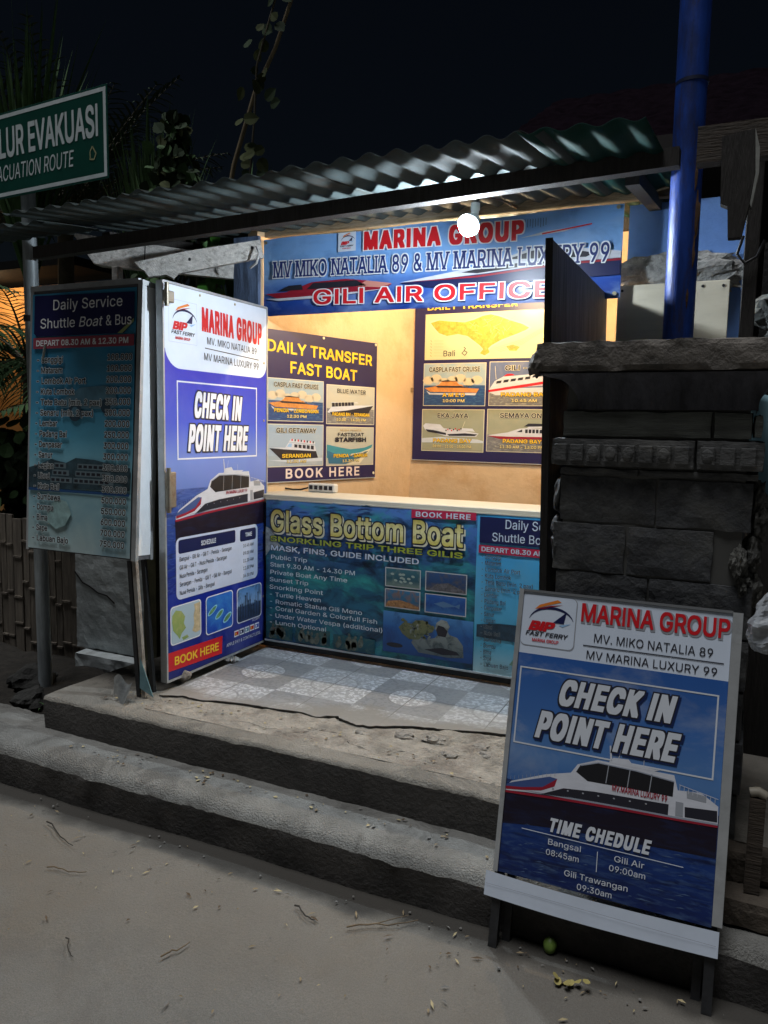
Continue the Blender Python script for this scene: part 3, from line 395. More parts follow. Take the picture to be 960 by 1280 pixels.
'C':(255,[[104,-28,168,-27,190,-22,207,-15,223,-5,240,12,252,30,259,50,261,64,261,97,260,103,257,105,185,105,181,103,173,83,163,69,151,61,135,54,118,60,104,70,91,86,82,105,78,128,82,147,87,162,95,175,107,187,118,195,132,200,146,197,162,186,173,172,180,153,185,149,254,149,260,153,261,194,256,214,248,230,236,247,221,261,204,271,185,278,160,283,107,282,85,279,65,272,46,260,28,244,11,219,2,194,-4,158,-4,97,-1,69,10,39,23,16,46,-6,73,-21]]),
'D':(251,[[10,-24,128,-25,164,-21,186,-14,206,-3,222,11,231,21,245,48,254,81,256,112,254,170,249,195,239,220,224,242,206,258,178,272,144,279,14,279,8,278,6,276,5,-16,6,-22],[89,54,87,56,87,198,89,201,108,200,133,193,144,186,153,178,161,167,168,153,172,137,173,126,170,109,165,95,158,84,147,71,136,64,122,58,108,55]]),
'E':(209,[[10,-24,203,-25,208,-24,212,-22,213,45,211,51,208,53,92,54,87,56,87,87,89,89,194,89,201,92,203,98,203,159,200,166,194,168,89,168,87,170,87,198,89,201,203,201,208,202,211,206,211,212,211,273,208,278,203,279,14,279,8,278,6,276,5,-16,6,-22]]),
'F':(205,[[10,-24,81,-25,86,-22,87,84,89,86,189,86,194,87,197,89,198,156,196,162,189,164,89,164,87,167,87,198,89,201,206,202,208,204,210,209,209,273,206,278,14,279,8,278,6,276,5,-16,6,-22]]),
'G':(260,[[104,-28,171,-27,192,-22,210,-15,226,-4,240,11,253,30,260,50,264,75,264,144,261,153,262,194,257,211,246,234,229,254,207,269,182,279,157,283,104,282,82,278,62,271,43,259,23,239,10,217,1,194,-4,158,-4,97,-1,69,10,38,27,11,46,-6,62,-17,73,-21],[129,55,110,65,95,80,84,100,78,128,84,155,97,178,115,193,126,199,135,200,149,194,162,184,171,172,179,155,176,153,123,153,118,150,116,144,118,78,123,75,162,75,166,72,157,64,146,57,135,54]]),
'H':(258,[[10,-24,81,-25,86,-22,87,87,89,91,169,91,171,89,171,-16,172,-22,175,-24,244,-25,250,-24,252,-22,253,270,253,276,250,278,181,279,175,279,172,276,171,173,169,169,88,170,87,273,84,278,14,279,8,278,6,276,5,-16,6,-22]]),
'I':(92,[[10,-24,81,-25,86,-22,87,-19,87,270,86,276,81,279,11,279,8,278,5,273,5,-16,6,-22]]),
'J':(198,[[64,-28,120,-28,145,-22,161,-14,170,-7,178,3,187,19,191,33,193,55,193,272,189,279,120,279,114,278,111,275,111,86,107,69,99,58,92,54,84,60,79,67,75,80,74,105,70,111,0,111,-7,108,-8,103,-8,44,-5,28,1,11,9,0,24,-14,42,-23]]),
'K':(233,[[10,-24,81,-25,86,-22,87,62,94,70,97,69,164,-24,169,-25,242,-25,248,-22,249,20,164,139,247,232,249,237,249,273,247,277,242,279,161,279,89,202,87,206,87,273,84,278,14,279,8,278,6,276,5,-16,6,-22]]),
'L':(196,[[10,-24,197,-25,203,-24,205,-19,206,45,203,52,197,54,89,54,87,56,87,270,86,276,81,279,11,279,8,278,5,273,5,-16,6,-22]]),
'M':(314,[[10,-24,78,-25,83,-23,86,-16,86,60,118,-19,122,-24,192,-24,196,-19,225,55,227,48,227,-19,231,-24,300,-25,306,-24,308,-22,309,270,308,276,306,278,217,278,213,273,158,132,101,273,97,278,8,278,6,276,5,270,5,-16,6,-22]]),
'N':(262,[[10,-24,81,-25,86,-22,87,101,89,105,172,-24,247,-25,253,-24,256,-22,257,270,256,276,253,278,183,279,178,278,175,276,174,156,172,150,90,278,14,279,8,278,6,276,5,-16,6,-22]]),
'O':(267,[[104,-28,165,-28,185,-24,207,-15,229,0,244,17,256,36,265,61,271,94,271,147,268,180,261,205,251,228,230,253,212,267,185,278,160,282,107,282,85,279,65,272,46,260,28,244,12,219,2,194,-4,158,-4,97,-1,69,10,39,23,16,46,-6,73,-21],[129,55,110,65,94,80,84,100,78,128,83,153,96,175,113,192,126,198,135,200,154,192,172,175,183,153,189,128,183,100,176,86,168,75,159,67,148,59,135,54]]),
'P':(222,[[10,-24,83,-24,86,-22,87,-16,88,67,144,68,172,73,186,79,198,87,207,95,216,106,225,126,228,142,228,206,225,223,215,242,206,254,193,264,172,274,144,279,14,279,8,278,6,276,5,-16,6,-22],[89,146,87,148,88,201,106,201,119,198,131,193,138,187,143,178,144,173,140,164,133,156,117,148]]),
'R':(224,[[10,-24,81,-25,86,-22,87,70,89,74,100,74,103,71,153,-22,156,-24,231,-25,238,-22,239,20,200,92,216,109,222,120,227,134,230,156,229,209,225,226,217,242,206,256,194,265,172,275,144,279,14,279,8,278,6,276,5,-16,6,-22],[89,153,87,156,87,198,89,201,108,201,122,198,133,192,143,181,144,176,142,170,130,159,114,154]]),
'S':(223,[[81,-29,142,-29,159,-27,175,-22,195,-12,208,-1,220,14,226,29,229,46,229,91,227,104,222,118,211,134,197,145,181,154,158,163,217,164,223,166,225,171,225,207,224,221,216,241,203,257,186,269,164,279,139,283,95,283,72,281,56,276,36,267,22,256,10,241,3,224,1,207,1,160,5,143,15,127,28,115,45,105,68,96,70,94,75,94,120,81,134,74,141,68,128,57,111,52,97,57,86,65,80,74,75,92,72,93,3,93,-4,91,-6,85,-5,41,1,21,9,7,22,-7,36,-17,59,-25],[139,168,103,180,91,188,100,197,111,202,122,199,134,191,139,184,144,168]]),
'T':(224,[[76,-24,144,-25,150,-24,152,-22,153,198,155,201,225,201,232,203,233,209,233,270,233,276,230,278,225,279,0,279,-6,278,-8,276,-9,209,-7,203,0,201,69,201,71,198,71,-16,72,-22]]),
'U':(259,[[99,-29,158,-29,178,-26,194,-20,211,-12,225,-1,236,12,244,26,252,49,254,69,254,271,250,278,181,279,175,278,172,276,171,108,170,94,165,80,156,67,144,58,131,53,116,58,103,67,93,80,89,94,87,108,86,276,81,279,14,279,8,278,6,275,5,69,9,41,14,27,22,12,42,-8,67,-21,81,-26]]),
'V':(240,[[82,-24,156,-25,163,-22,256,234,256,273,253,278,181,279,175,278,173,276,120,126,67,273,64,278,59,279,-8,279,-13,278,-16,276,-16,234,77,-19]]),
'W':(343,[[57,-24,131,-25,137,-24,139,-22,170,91,173,92,203,-19,206,-24,281,-25,287,-24,289,-22,359,234,360,273,356,278,284,279,278,277,248,161,245,159,215,273,212,278,132,278,128,273,98,157,95,162,64,277,59,279,-13,278,-17,273,-16,234,52,-19]]),
'X':(237,[[-11,-24,62,-25,68,-24,118,48,167,-22,170,-24,246,-25,251,-22,253,-16,253,20,177,131,248,234,248,273,246,278,240,279,165,278,121,215,73,278,-2,279,-7,278,-9,276,-10,234,61,131,-15,20,-16,-19]]),
'Y':(236,[[81,-24,150,-25,158,-22,159,84,252,234,252,273,249,278,169,278,120,200,117,199,67,278,-8,279,-13,278,-16,276,-16,234,77,84,77,-16,78,-22]]),
'a':(195,[[52,-29,102,-29,127,-25,185,-25,191,-23,193,-20,193,144,192,163,186,180,177,194,166,203,152,211,138,215,119,217,71,217,49,213,32,207,17,196,5,183,-3,169,-4,163,-4,127,-1,122,9,119,10,116,-3,102,-9,85,-10,35,-7,16,1,-1,14,-15,32,-24],[85,51,87,55,94,55]]),
'b':(212,[[87,-29,135,-29,157,-26,180,-15,191,-6,200,5,213,30,219,58,220,121,216,149,210,166,200,183,185,199,171,208,157,214,141,217,82,217,82,271,80,277,74,279,7,279,3,277,1,271,2,-20,7,-25,69,-25],[110,52,101,58,94,66,88,77,83,94,86,108,93,121,100,130,110,136,121,129,129,119,135,105,137,94,134,80,127,66,119,58]]),
'c':(198,[[75,-29,132,-29,159,-22,173,-14,187,-3,197,10,205,27,206,35,206,69,204,74,201,76,170,83,132,83,128,80,123,69,118,61,104,51,95,56,87,64,81,74,77,85,75,94,82,116,93,130,104,137,118,127,124,119,127,110,132,106,170,106,201,114,204,116,206,121,206,158,199,174,190,188,179,199,165,207,151,213,129,217,84,217,68,216,51,211,32,200,18,188,5,169,-3,149,-8,121,-8,69,-5,46,1,27,14,5,31,-12,51,-23]]),
'd':(212,[[70,-29,118,-29,143,-25,204,-25,209,-23,210,-20,211,271,209,277,207,279,134,279,132,276,130,271,130,219,129,216,73,217,48,211,34,204,21,194,12,183,2,166,-5,141,-8,113,-7,63,-5,46,0,30,11,8,29,-12,48,-23],[98,54,90,60,84,69,78,80,75,94,77,105,83,119,92,130,101,136,109,133,120,121,126,108,129,94,125,77,118,64,104,53]]),
'e':(202,[[77,-29,132,-29,148,-26,162,-22,177,-15,190,-4,201,10,207,24,208,60,211,69,211,116,209,138,205,155,197,174,184,192,168,205,148,213,126,217,82,217,65,215,49,210,30,199,18,188,6,171,-3,149,-8,121,-8,66,-4,44,4,21,18,0,35,-15,54,-24],[104,52,93,58,115,60,118,58,109,52]]),
'f':(127,[[20,-24,87,-25,93,-24,95,-22,96,137,98,139,132,139,138,142,139,206,138,212,146,245,146,278,144,284,140,286,120,290,73,290,59,288,45,283,31,273,19,256,16,242,15,215,-16,215,-21,210,-21,142,-16,139,12,139,15,137,15,-16,16,-22]]),
'g':(213,[[73,-100,129,-100,159,-95,173,-89,187,-80,198,-68,205,-55,210,-39,211,-19,211,206,210,211,207,214,140,215,120,217,82,217,57,214,40,207,23,195,11,181,0,161,-5,142,-7,125,-7,59,-3,39,3,25,11,11,21,0,1,-14,1,-55,12,-72,29,-86,48,-95],[101,58,92,64,84,72,77,86,75,97,79,111,85,122,95,133,104,136,112,131,121,120,127,106,129,95,125,81,119,70,109,61]]),
'h':(205,[[6,-24,74,-25,81,-22,83,106,86,117,91,125,97,131,105,136,116,126,120,117,123,106,124,-22,130,-25,196,-25,202,-22,203,-19,203,145,201,162,197,176,192,187,182,198,171,207,157,213,135,217,82,217,82,273,80,277,77,279,7,279,1,273,1,-16,2,-22]]),
'i':(83,[[6,-24,74,-25,80,-23,82,-19,82,203,88,220,88,262,86,270,80,278,74,283,66,286,16,286,3,278,-1,273,-4,264,-4,220,1,206,1,-16,2,-22]]),
'j':(83,[[-25,-96,26,-96,48,-91,59,-85,69,-76,76,-65,79,-54,82,-32,82,204,88,221,88,260,87,268,82,276,76,282,68,286,26,287,15,286,4,279,-1,274,-4,265,-4,221,1,204,1,1,0,-7,-4,-15,-10,-17,-27,-19,-30,-24,-30,-90]]),
'k':(190,[[6,-24,74,-25,80,-23,82,-16,82,29,123,-22,127,-25,205,-25,210,-22,211,-19,210,21,144,106,203,167,205,173,205,206,204,212,196,215,121,214,82,175,82,273,80,277,77,279,7,279,1,273,1,-16,2,-22]]),
'l':(80,[[10,-24,78,-25,83,-22,85,-19,85,270,84,276,81,279,11,279,8,278,5,273,5,-16,6,-22]]),
'm':(305,[[6,-24,74,-25,81,-22,82,109,88,125,99,135,107,128,112,114,112,-16,113,-22,116,-24,185,-25,192,-22,193,112,199,127,206,134,210,135,219,128,223,114,224,-22,227,-24,232,-25,296,-25,302,-22,303,-16,303,153,299,176,288,195,280,204,269,211,255,216,241,218,191,217,177,215,163,209,144,216,130,218,88,218,69,215,5,214,1,206,1,-16,2,-22]]),
'n':(205,[[6,-24,74,-25,81,-22,83,106,86,117,91,125,97,131,105,136,116,126,120,117,123,106,124,-22,127,-24,132,-25,196,-25,202,-22,203,153,199,170,194,183,185,195,174,205,157,213,135,217,94,217,74,215,10,215,3,212,1,206,1,-16,2,-22]]),
'o':(208,[[75,-29,132,-29,148,-26,163,-20,179,-10,191,2,204,21,210,38,215,66,215,113,213,138,208,158,198,177,184,194,165,207,148,214,129,217,84,217,68,216,51,211,32,200,18,188,5,169,-3,149,-8,121,-8,69,-5,46,1,27,14,5,31,-12,51,-23],[104,51,94,58,86,66,79,79,75,94,79,109,85,121,95,132,104,137,112,132,122,121,129,109,133,94,129,79,122,66,114,58]]),
'p':(212,[[6,-96,77,-96,82,-90,82,-28,138,-29,163,-24,177,-17,186,-10,197,1,206,15,215,38,219,60,220,115,218,140,212,160,201,182,186,199,171,208,152,215,132,217,91,217,74,215,10,215,5,214,2,210,1,-87,2,-93],[107,53,99,60,91,70,86,82,83,96,87,110,92,121,99,129,110,136,121,129,128,121,135,107,137,93,133,79,126,65,114,54,110,52]]),
'r':(130,[[6,-24,74,-25,81,-22,82,101,83,112,91,125,103,134,110,136,141,136,146,139,147,209,144,216,130,217,88,217,69,215,7,215,3,212,1,206,1,-16,2,-22]]),
's':(182,[[61,-29,116,-29,143,-24,157,-18,171,-8,180,2,187,16,191,35,190,74,189,85,181,102,167,116,182,120,186,124,186,166,181,180,171,194,159,205,143,212,129,216,113,217,68,217,49,214,32,207,20,199,9,188,2,174,-1,158,-1,110,6,91,18,77,-3,71,-6,69,-7,30,-6,21,3,2,18,-13,38,-24]]),
't':(114,[[56,-26,115,-26,127,-24,131,-18,131,21,125,49,120,52,93,52,89,57,88,65,88,137,120,139,126,143,127,210,125,212,120,215,89,215,88,254,84,260,15,261,9,258,8,254,7,215,-16,214,-21,210,-22,146,-19,140,-16,139,7,137,8,26,12,4,18,-7,29,-17,43,-24]]),
'u':(205,[[64,-27,107,-28,130,-25,196,-25,203,-21,204,206,202,212,199,214,132,215,124,212,123,206,122,84,116,67,110,60,102,54,96,56,88,65,82,81,82,206,80,212,77,214,71,215,10,215,3,212,1,206,1,54,5,23,13,4,27,-13,44,-22]]),
'w':(284,[[48,-24,120,-24,124,-19,140,34,142,39,159,-19,162,-23,167,-25,231,-25,237,-24,240,-19,297,170,297,206,295,213,287,215,223,215,217,213,201,158,198,155,181,212,176,215,106,214,101,209,87,157,84,153,68,209,65,214,-5,215,-12,212,-14,206,-13,170,44,-19]]),
'x':(189,[[-10,-24,67,-24,94,15,122,-24,197,-25,203,-22,204,-16,204,20,152,95,201,170,201,206,200,212,197,214,192,215,122,214,117,212,97,181,94,180,74,212,69,214,-3,215,-8,213,-11,206,-10,170,38,98,-14,20,-14,-19]]),
'0':(227,[[85,-28,144,-28,161,-24,177,-16,193,-3,208,17,217,36,223,58,227,94,228,147,225,183,220,208,208,236,192,258,174,272,152,280,133,283,86,282,66,278,52,272,36,259,23,244,11,219,4,197,-1,158,-1,97,2,67,10,36,24,8,41,-10,61,-22],[111,55,98,67,89,83,83,105,80,128,84,155,91,175,102,192,113,201,125,192,136,175,142,155,146,128,142,100,135,78,122,59,113,54]]),
'1':(227,[[18,-24,211,-25,217,-24,219,-22,220,42,219,49,214,52,163,53,163,270,162,276,158,279,78,278,19,234,18,162,20,156,25,154,61,154,80,166,81,53,22,52,16,51,13,45,13,-16,14,-22]]),
'2':(227,[[12,-24,210,-25,216,-24,219,-22,220,45,218,51,213,53,146,53,177,89,199,118,210,139,215,159,215,209,211,231,205,244,196,255,186,264,174,273,155,280,138,282,94,283,74,281,57,276,42,267,29,256,19,242,11,223,8,206,8,162,13,156,85,157,88,162,90,176,94,187,101,195,110,201,115,201,123,195,130,188,131,184,123,170,107,152,8,45,7,-19]]),
'3':(227,[[79,-28,136,-28,153,-26,167,-22,183,-14,195,-5,209,10,216,25,220,39,221,53,221,97,218,114,211,130,200,144,189,154,171,164,211,211,211,272,209,278,206,279,17,279,12,278,10,275,10,211,11,204,17,201,79,200,54,169,54,103,59,99,95,98,111,95,128,84,136,72,125,60,109,52,97,57,89,64,83,72,79,86,75,90,6,91,0,90,-3,86,-2,39,3,21,11,7,22,-5,39,-16,59,-24]]),
'4':(227,[[120,-24,193,-24,196,-19,196,26,198,28,226,28,229,29,231,34,232,98,230,103,226,106,198,106,196,109,195,180,190,184,151,184,180,234,180,273,179,277,173,279,106,279,101,278,-5,98,-5,37,-4,31,-2,29,115,27,116,-19],[106,108,115,123,115,106]]),
'5':(227,[[82,-28,139,-28,153,-26,169,-20,184,-11,199,3,209,17,215,30,220,55,220,111,214,136,204,155,186,174,164,186,144,191,103,192,99,194,99,200,103,201,200,201,205,202,208,208,208,272,206,278,203,279,30,279,26,278,24,275,9,147,9,105,14,102,44,98,80,98,86,99,97,107,108,111,117,106,125,100,133,89,136,80,126,64,111,53,103,57,94,65,88,75,85,86,80,90,14,90,8,89,6,86,6,39,10,22,18,8,30,-6,44,-16,61,-24]]),
'6':(227,[[85,-28,141,-28,155,-26,168,-21,182,-13,197,0,207,14,215,30,219,53,219,97,218,114,213,133,205,148,191,164,174,174,153,180,151,183,185,233,186,272,182,278,110,279,104,278,34,175,20,150,12,130,7,105,7,61,9,39,15,22,27,3,43,-13,63,-23],[110,54,97,67,92,75,91,80,99,94,113,104,127,94,133,86,135,78,131,69,124,60,116,54,113,53]]),
'7':(227,[[28,-24,98,-25,104,-24,106,-22,220,203,220,270,218,278,212,279,15,279,9,278,7,276,6,209,9,202,114,201,24,20,24,-19]]),
'8':(227,[[83,-28,146,-28,163,-25,179,-19,193,-11,208,3,218,17,224,33,225,50,225,97,218,118,206,136,212,150,216,167,216,211,213,228,204,247,192,261,174,273,154,280,138,283,90,283,74,281,60,277,43,268,29,257,18,242,12,225,10,211,10,167,14,150,20,136,9,119,2,97,1,47,4,28,15,6,34,-11,54,-22],[110,53,96,60,87,69,96,81,113,90,129,81,139,69,127,57,115,52],[110,175,101,180,97,186,104,197,113,202,122,197,130,189,127,183,121,178,113,173]]),
'9':(227,[[45,-24,121,-24,188,73,211,114,217,134,219,153,219,201,215,223,208,239,195,256,182,267,163,277,146,282,130,283,88,282,66,278,49,271,32,258,22,245,13,228,7,203,7,159,8,139,14,120,24,103,38,89,55,79,76,73,41,20,40,-19],[113,150,99,161,91,176,99,191,113,201,127,191,136,176,127,160]]),
'.':(94,[[24,-27,73,-26,84,-21,91,-13,95,1,95,43,91,54,81,64,67,68,25,68,14,64,4,54,0,40,1,-4,4,-13,9,-19,16,-24]]),
',':(94,[[-1,-84,58,-85,64,-84,66,-81,93,16,93,55,89,60,17,60,10,57,-6,-40,-6,-79]]),
'-':(227,[[37,69,189,69,192,72,193,78,193,139,192,144,185,147,35,146,32,139,32,78,33,72]]),
':':(94,[[24,-27,73,-26,84,-21,91,-13,95,1,95,43,91,54,81,64,67,68,25,68,14,64,4,54,0,40,1,-4,4,-13,9,-19,16,-24],[19,112,28,110,70,111,81,114,90,123,95,137,95,179,92,190,84,200,70,206,28,206,14,202,5,193,0,179,0,134,7,121]]),
'(':(137,[[68,-72,137,-73,142,-70,143,-67,143,-28,125,11,113,44,105,75,101,103,105,136,114,175,127,214,143,250,143,289,137,294,70,294,65,292,53,269,41,241,32,211,25,180,20,128,20,75,23,44,31,8,40,-20,57,-56,64,-70]]),
')':(137,[[-2,-72,66,-73,72,-70,86,-45,96,-20,105,6,112,33,117,72,117,122,116,150,111,180,102,219,91,252,74,289,69,294,0,294,-5,291,-6,250,10,214,22,175,31,139,35,105,32,78,24,47,11,11,-6,-28,-6,-67]]),
' ':(94,[]),
},
'i': {
'C':(153,[[56,-20,104,-20,115,-17,124,-12,136,0,145,13,153,33,157,52,159,63,158,97,107,97,101,77,95,63,85,52,79,49,70,58,62,69,53,97,49,127,53,158,63,186,70,197,79,205,87,200,96,189,101,177,107,157,158,158,158,197,154,216,147,236,140,250,129,262,118,270,104,274,57,274,46,271,35,265,23,253,14,238,4,213,-1,191,-5,158,-5,97,-2,69,4,41,14,16,24,0,40,-14]]),
'H':(155,[[1,-16,54,-16,54,97,57,99,99,99,101,97,101,-16,153,-16,154,267,152,271,104,271,101,270,101,164,99,161,57,161,54,164,54,270,4,271,1,270]]),
'E':(126,[[1,-16,130,-16,129,45,57,46,54,47,54,95,57,97,121,97,124,100,123,159,57,160,54,161,54,206,55,209,127,209,129,211,129,267,127,271,4,271,1,270]]),
'K':(140,[[1,-16,54,-16,54,64,57,71,95,-16,151,-16,151,17,98,142,151,236,151,270,93,271,57,208,54,211,54,270,4,271,1,270]]),
'I':(55,[[1,-16,54,-16,54,270,4,271,1,270]]),
'N':(157,[[1,-16,54,-16,55,86,55,92,99,-16,155,-16,156,270,104,271,102,157,58,270,54,271,4,271,1,270]]),
'P':(133,[[1,-16,54,-16,54,75,93,76,107,80,122,92,132,111,137,128,139,150,139,197,137,220,131,239,124,253,115,262,104,268,88,271,4,271,1,270],[57,138,54,139,54,206,55,209,68,205,76,197,82,186,85,172,81,159,74,147,68,142]]),
'O':(160,[[56,-20,104,-20,115,-17,126,-10,138,2,149,22,156,41,161,63,165,97,165,158,161,191,156,213,146,238,135,255,121,268,104,274,57,274,46,271,35,265,23,253,14,238,4,213,-1,191,-5,158,-5,97,-2,69,4,41,14,16,25,0,40,-14],[79,49,66,63,58,80,51,105,49,127,52,155,59,177,68,194,79,205,90,197,101,178,108,155,112,127,107,97,100,75,90,58,82,50]]),
'T':(135,[[42,-16,94,-16,94,206,96,209,140,209,142,211,142,270,-4,271,-7,270,-7,210,41,209]]),
'R':(135,[[1,-16,54,-16,54,78,55,81,89,-16,144,-16,144,20,120,95,132,113,138,136,140,159,138,214,134,234,127,250,117,261,104,269,88,271,4,271,1,270],[57,145,54,147,54,206,55,209,68,205,77,198,82,189,85,175,81,161,75,153,68,148]]),
'M':(188,[[1,-16,53,-16,54,44,69,-16,119,-16,132,37,134,28,134,-16,187,-16,187,267,185,271,129,271,125,270,96,142,93,140,63,270,60,271,2,271]]),
'D':(151,[[1,-16,82,-17,104,-13,115,-7,127,3,136,17,144,34,152,64,155,97,155,159,152,192,145,220,134,242,121,258,104,268,85,271,4,271,1,270],[57,46,54,47,54,206,57,208,65,206,75,200,89,184,98,159,102,128,98,97,89,72,82,61,74,54]]),
'U':(155,[[54,-21,99,-21,115,-16,126,-9,134,-1,141,10,147,24,152,43,154,66,154,268,153,271,101,271,100,93,97,77,91,63,83,52,77,48,68,56,62,66,57,79,55,93,54,271,1,271,1,71,3,43,10,18,21,-1,37,-15]]),
'L':(118,[[1,-16,124,-17,125,-14,125,45,57,46,54,47,54,270,4,271,1,270]]),
'A':(144,[[-12,-16,42,-16,57,53,61,54,87,53,102,-17,156,-16,155,20,100,271,47,271,43,270,-12,17]]),
'G':(156,[[57,-20,104,-20,115,-17,125,-12,135,-3,146,13,153,30,158,52,160,83,160,145,68,144,68,83,98,83,101,82,93,61,82,49,73,54,65,65,58,80,53,97,49,127,53,158,63,186,70,197,79,205,85,202,93,191,107,157,159,158,159,197,154,219,147,236,139,250,129,262,118,269,104,274,57,274,43,270,33,263,22,252,11,233,4,213,-1,191,-5,158,-5,97,-2,69,4,41,13,16,24,0,40,-14]]),
' ':(56,[]),
},
'j': {
'C':(153,[[42,-34,112,-34,129,-31,142,-23,152,-12,162,5,169,24,173,49,172,111,93,111,85,86,82,79,71,97,65,119,64,127,67,144,72,161,79,175,85,169,93,143,172,144,173,205,166,238,159,255,148,271,137,281,123,287,112,289,48,289,37,287,29,284,15,274,5,261,-4,244,-12,219,-17,194,-19,158,-19,83,-13,38,-4,11,8,-12,23,-26,32,-31]]),
'H':(155,[[-13,-30,68,-30,68,81,71,85,85,85,87,83,87,-30,168,-30,168,281,165,285,88,285,87,178,85,176,82,175,71,175,68,178,68,284,65,285,-12,285]]),
'E':(126,[[-13,-30,144,-30,143,59,71,60,68,64,68,81,71,83,135,83,138,85,138,172,135,174,71,174,68,192,71,195,140,195,143,197,143,281,140,285,-10,285,-13,283]]),
'K':(140,[[-13,-30,68,-31,69,-11,71,-8,82,-31,165,-30,165,31,119,139,165,222,165,283,163,285,79,285,71,272,69,275,68,284,65,285,-12,285]]),
'I':(55,[[-13,-30,68,-30,68,283,65,285,-10,285,-13,283]]),
'N':(157,[[-13,-30,68,-31,69,0,71,6,85,-30,169,-30,170,283,168,285,90,285,88,244,71,285,-12,285]]),
'P':(133,[[-13,-30,68,-31,69,61,107,62,118,65,133,75,145,95,151,114,153,136,154,206,152,228,147,247,140,263,130,275,118,282,101,285,-10,285,-13,283]]),
'O':(160,[[42,-34,112,-34,123,-33,132,-29,146,-19,156,-6,164,11,173,36,177,61,179,94,179,172,175,208,167,236,156,261,140,278,123,287,112,289,48,289,37,287,29,284,15,274,5,261,-4,244,-12,219,-17,194,-19,158,-19,83,-13,38,-4,11,8,-12,23,-26,32,-31],[79,79,69,102,64,127,69,152,79,175,89,158,96,127,89,97,82,79]]),
'T':(135,[[28,-30,108,-30,108,192,110,195,154,195,156,197,156,283,154,285,-18,285,-21,283,-21,196,26,195]]),
'R':(135,[[-13,-30,68,-31,69,-22,71,-19,76,-31,158,-30,159,31,141,89,148,106,153,131,154,208,152,228,148,247,142,261,132,274,121,282,101,285,-10,285,-13,283]]),
'M':(188,[[-13,-30,201,-30,201,281,199,285,113,285,96,216,93,214,76,284,-12,285]]),
'U':(155,[[40,-35,110,-35,124,-33,135,-27,143,-20,152,-10,159,4,165,24,168,49,168,285,87,285,87,113,83,90,79,81,76,80,71,96,68,115,68,285,-13,285,-13,57,-11,29,-4,4,7,-15,23,-29]]),
'A':(144,[[-26,-30,56,-30,72,40,88,-31,170,-30,169,33,113,285,33,285,29,283,-26,31]]),
'G':(156,[[43,-34,112,-34,129,-31,143,-23,153,-12,162,5,169,24,173,47,174,69,174,158,172,216,165,241,154,263,137,280,121,288,48,289,37,287,29,284,15,274,4,261,-4,244,-13,219,-17,194,-19,158,-19,83,-13,38,-4,11,8,-12,23,-26,32,-31],[73,159,79,176,82,173,87,161,84,159]]),
' ':(56,[]),
},
's': {
'M':(258,[[0,-5,72,-6,78,-3,78,14,76,20,56,22,56,156,58,164,104,22,91,20,89,18,89,-3,94,-6,166,-5,170,0,170,17,166,20,154,22,200,167,201,22,182,20,180,14,180,-3,186,-6,253,-6,258,-3,258,18,253,21,241,21,239,25,239,231,241,233,253,233,258,236,259,253,257,258,253,260,172,260,166,257,167,236,169,234,180,233,130,65,76,231,78,233,89,234,91,236,92,253,90,258,86,260,3,260,-2,258,-4,253,-3,236,3,233,16,233,19,231,19,25,16,21,3,21,-3,18,-4,0]]),
'V':(197,[[60,-5,137,-6,143,-3,143,18,140,20,129,21,128,25,189,231,210,233,215,236,216,256,212,260,140,260,135,257,135,236,137,234,148,233,98,53,48,231,60,234,62,236,62,257,57,260,-13,260,-18,257,-18,236,-13,233,7,233,70,25,60,20,56,17,56,0]]),
'I':(76,[[0,-5,72,-6,78,-3,78,14,76,20,57,22,57,231,72,233,77,236,78,256,75,260,3,260,-2,258,-4,256,-3,236,3,233,16,233,19,231,19,25,16,21,3,21,-3,18,-4,0]]),
'K':(191,[[0,-5,72,-6,78,-3,78,14,76,20,57,22,57,81,80,111,132,22,125,20,122,17,121,0,125,-5,203,-6,208,-3,208,18,203,21,180,21,178,23,107,145,175,233,200,233,205,236,206,253,204,258,200,260,122,260,117,258,116,239,117,236,124,231,58,143,57,231,72,233,77,236,78,257,72,260,3,260,-2,258,-4,253,-3,236,3,233,16,233,19,231,19,25,16,21,3,21,-3,18,-4,0]]),
'O':(219,[[99,-9,119,-9,139,-4,161,8,175,21,187,38,199,63,205,88,208,113,208,141,203,174,195,199,186,218,169,239,153,252,136,260,117,263,92,262,75,257,58,247,44,233,29,211,19,188,14,166,11,141,11,113,16,77,23,55,33,36,46,19,64,4,81,-4],[106,33,92,36,81,42,70,52,62,63,55,80,51,97,49,136,50,155,54,172,59,186,68,199,78,210,89,217,100,221,111,222,125,219,136,214,147,205,156,193,162,180,167,163,169,147,170,119,168,99,165,83,159,69,151,55,142,44,131,37,119,33]]),
'N':(215,[[0,-5,72,-6,78,-3,78,14,76,20,57,22,57,178,58,182,140,22,133,20,130,17,130,-3,136,-6,211,-6,216,-3,217,14,215,20,196,22,196,231,211,233,216,236,217,253,215,258,211,260,141,260,137,258,135,256,136,236,141,233,155,233,157,231,158,81,155,76,75,231,86,237,87,253,85,258,80,260,3,260,-2,258,-4,253,-3,236,3,233,16,233,19,231,19,25,16,21,3,21,-3,18,-4,0]]),
'A':(197,[[-15,-5,60,-5,63,0,63,17,60,20,47,22,59,64,62,65,137,64,149,22,137,20,134,17,134,0,137,-5,210,-6,215,-3,216,14,214,20,189,22,127,231,129,233,138,233,143,236,144,256,140,260,60,260,54,257,54,236,57,234,68,233,7,22,-17,20,-19,17,-19,0],[73,105,72,108,98,200,124,106]]),
'T':(184,[[55,-5,127,-6,133,-3,133,14,131,20,111,22,111,217,113,220,174,221,177,228,177,256,174,259,13,260,8,257,7,225,10,221,71,220,73,217,73,22,55,20,52,18,51,0]]),
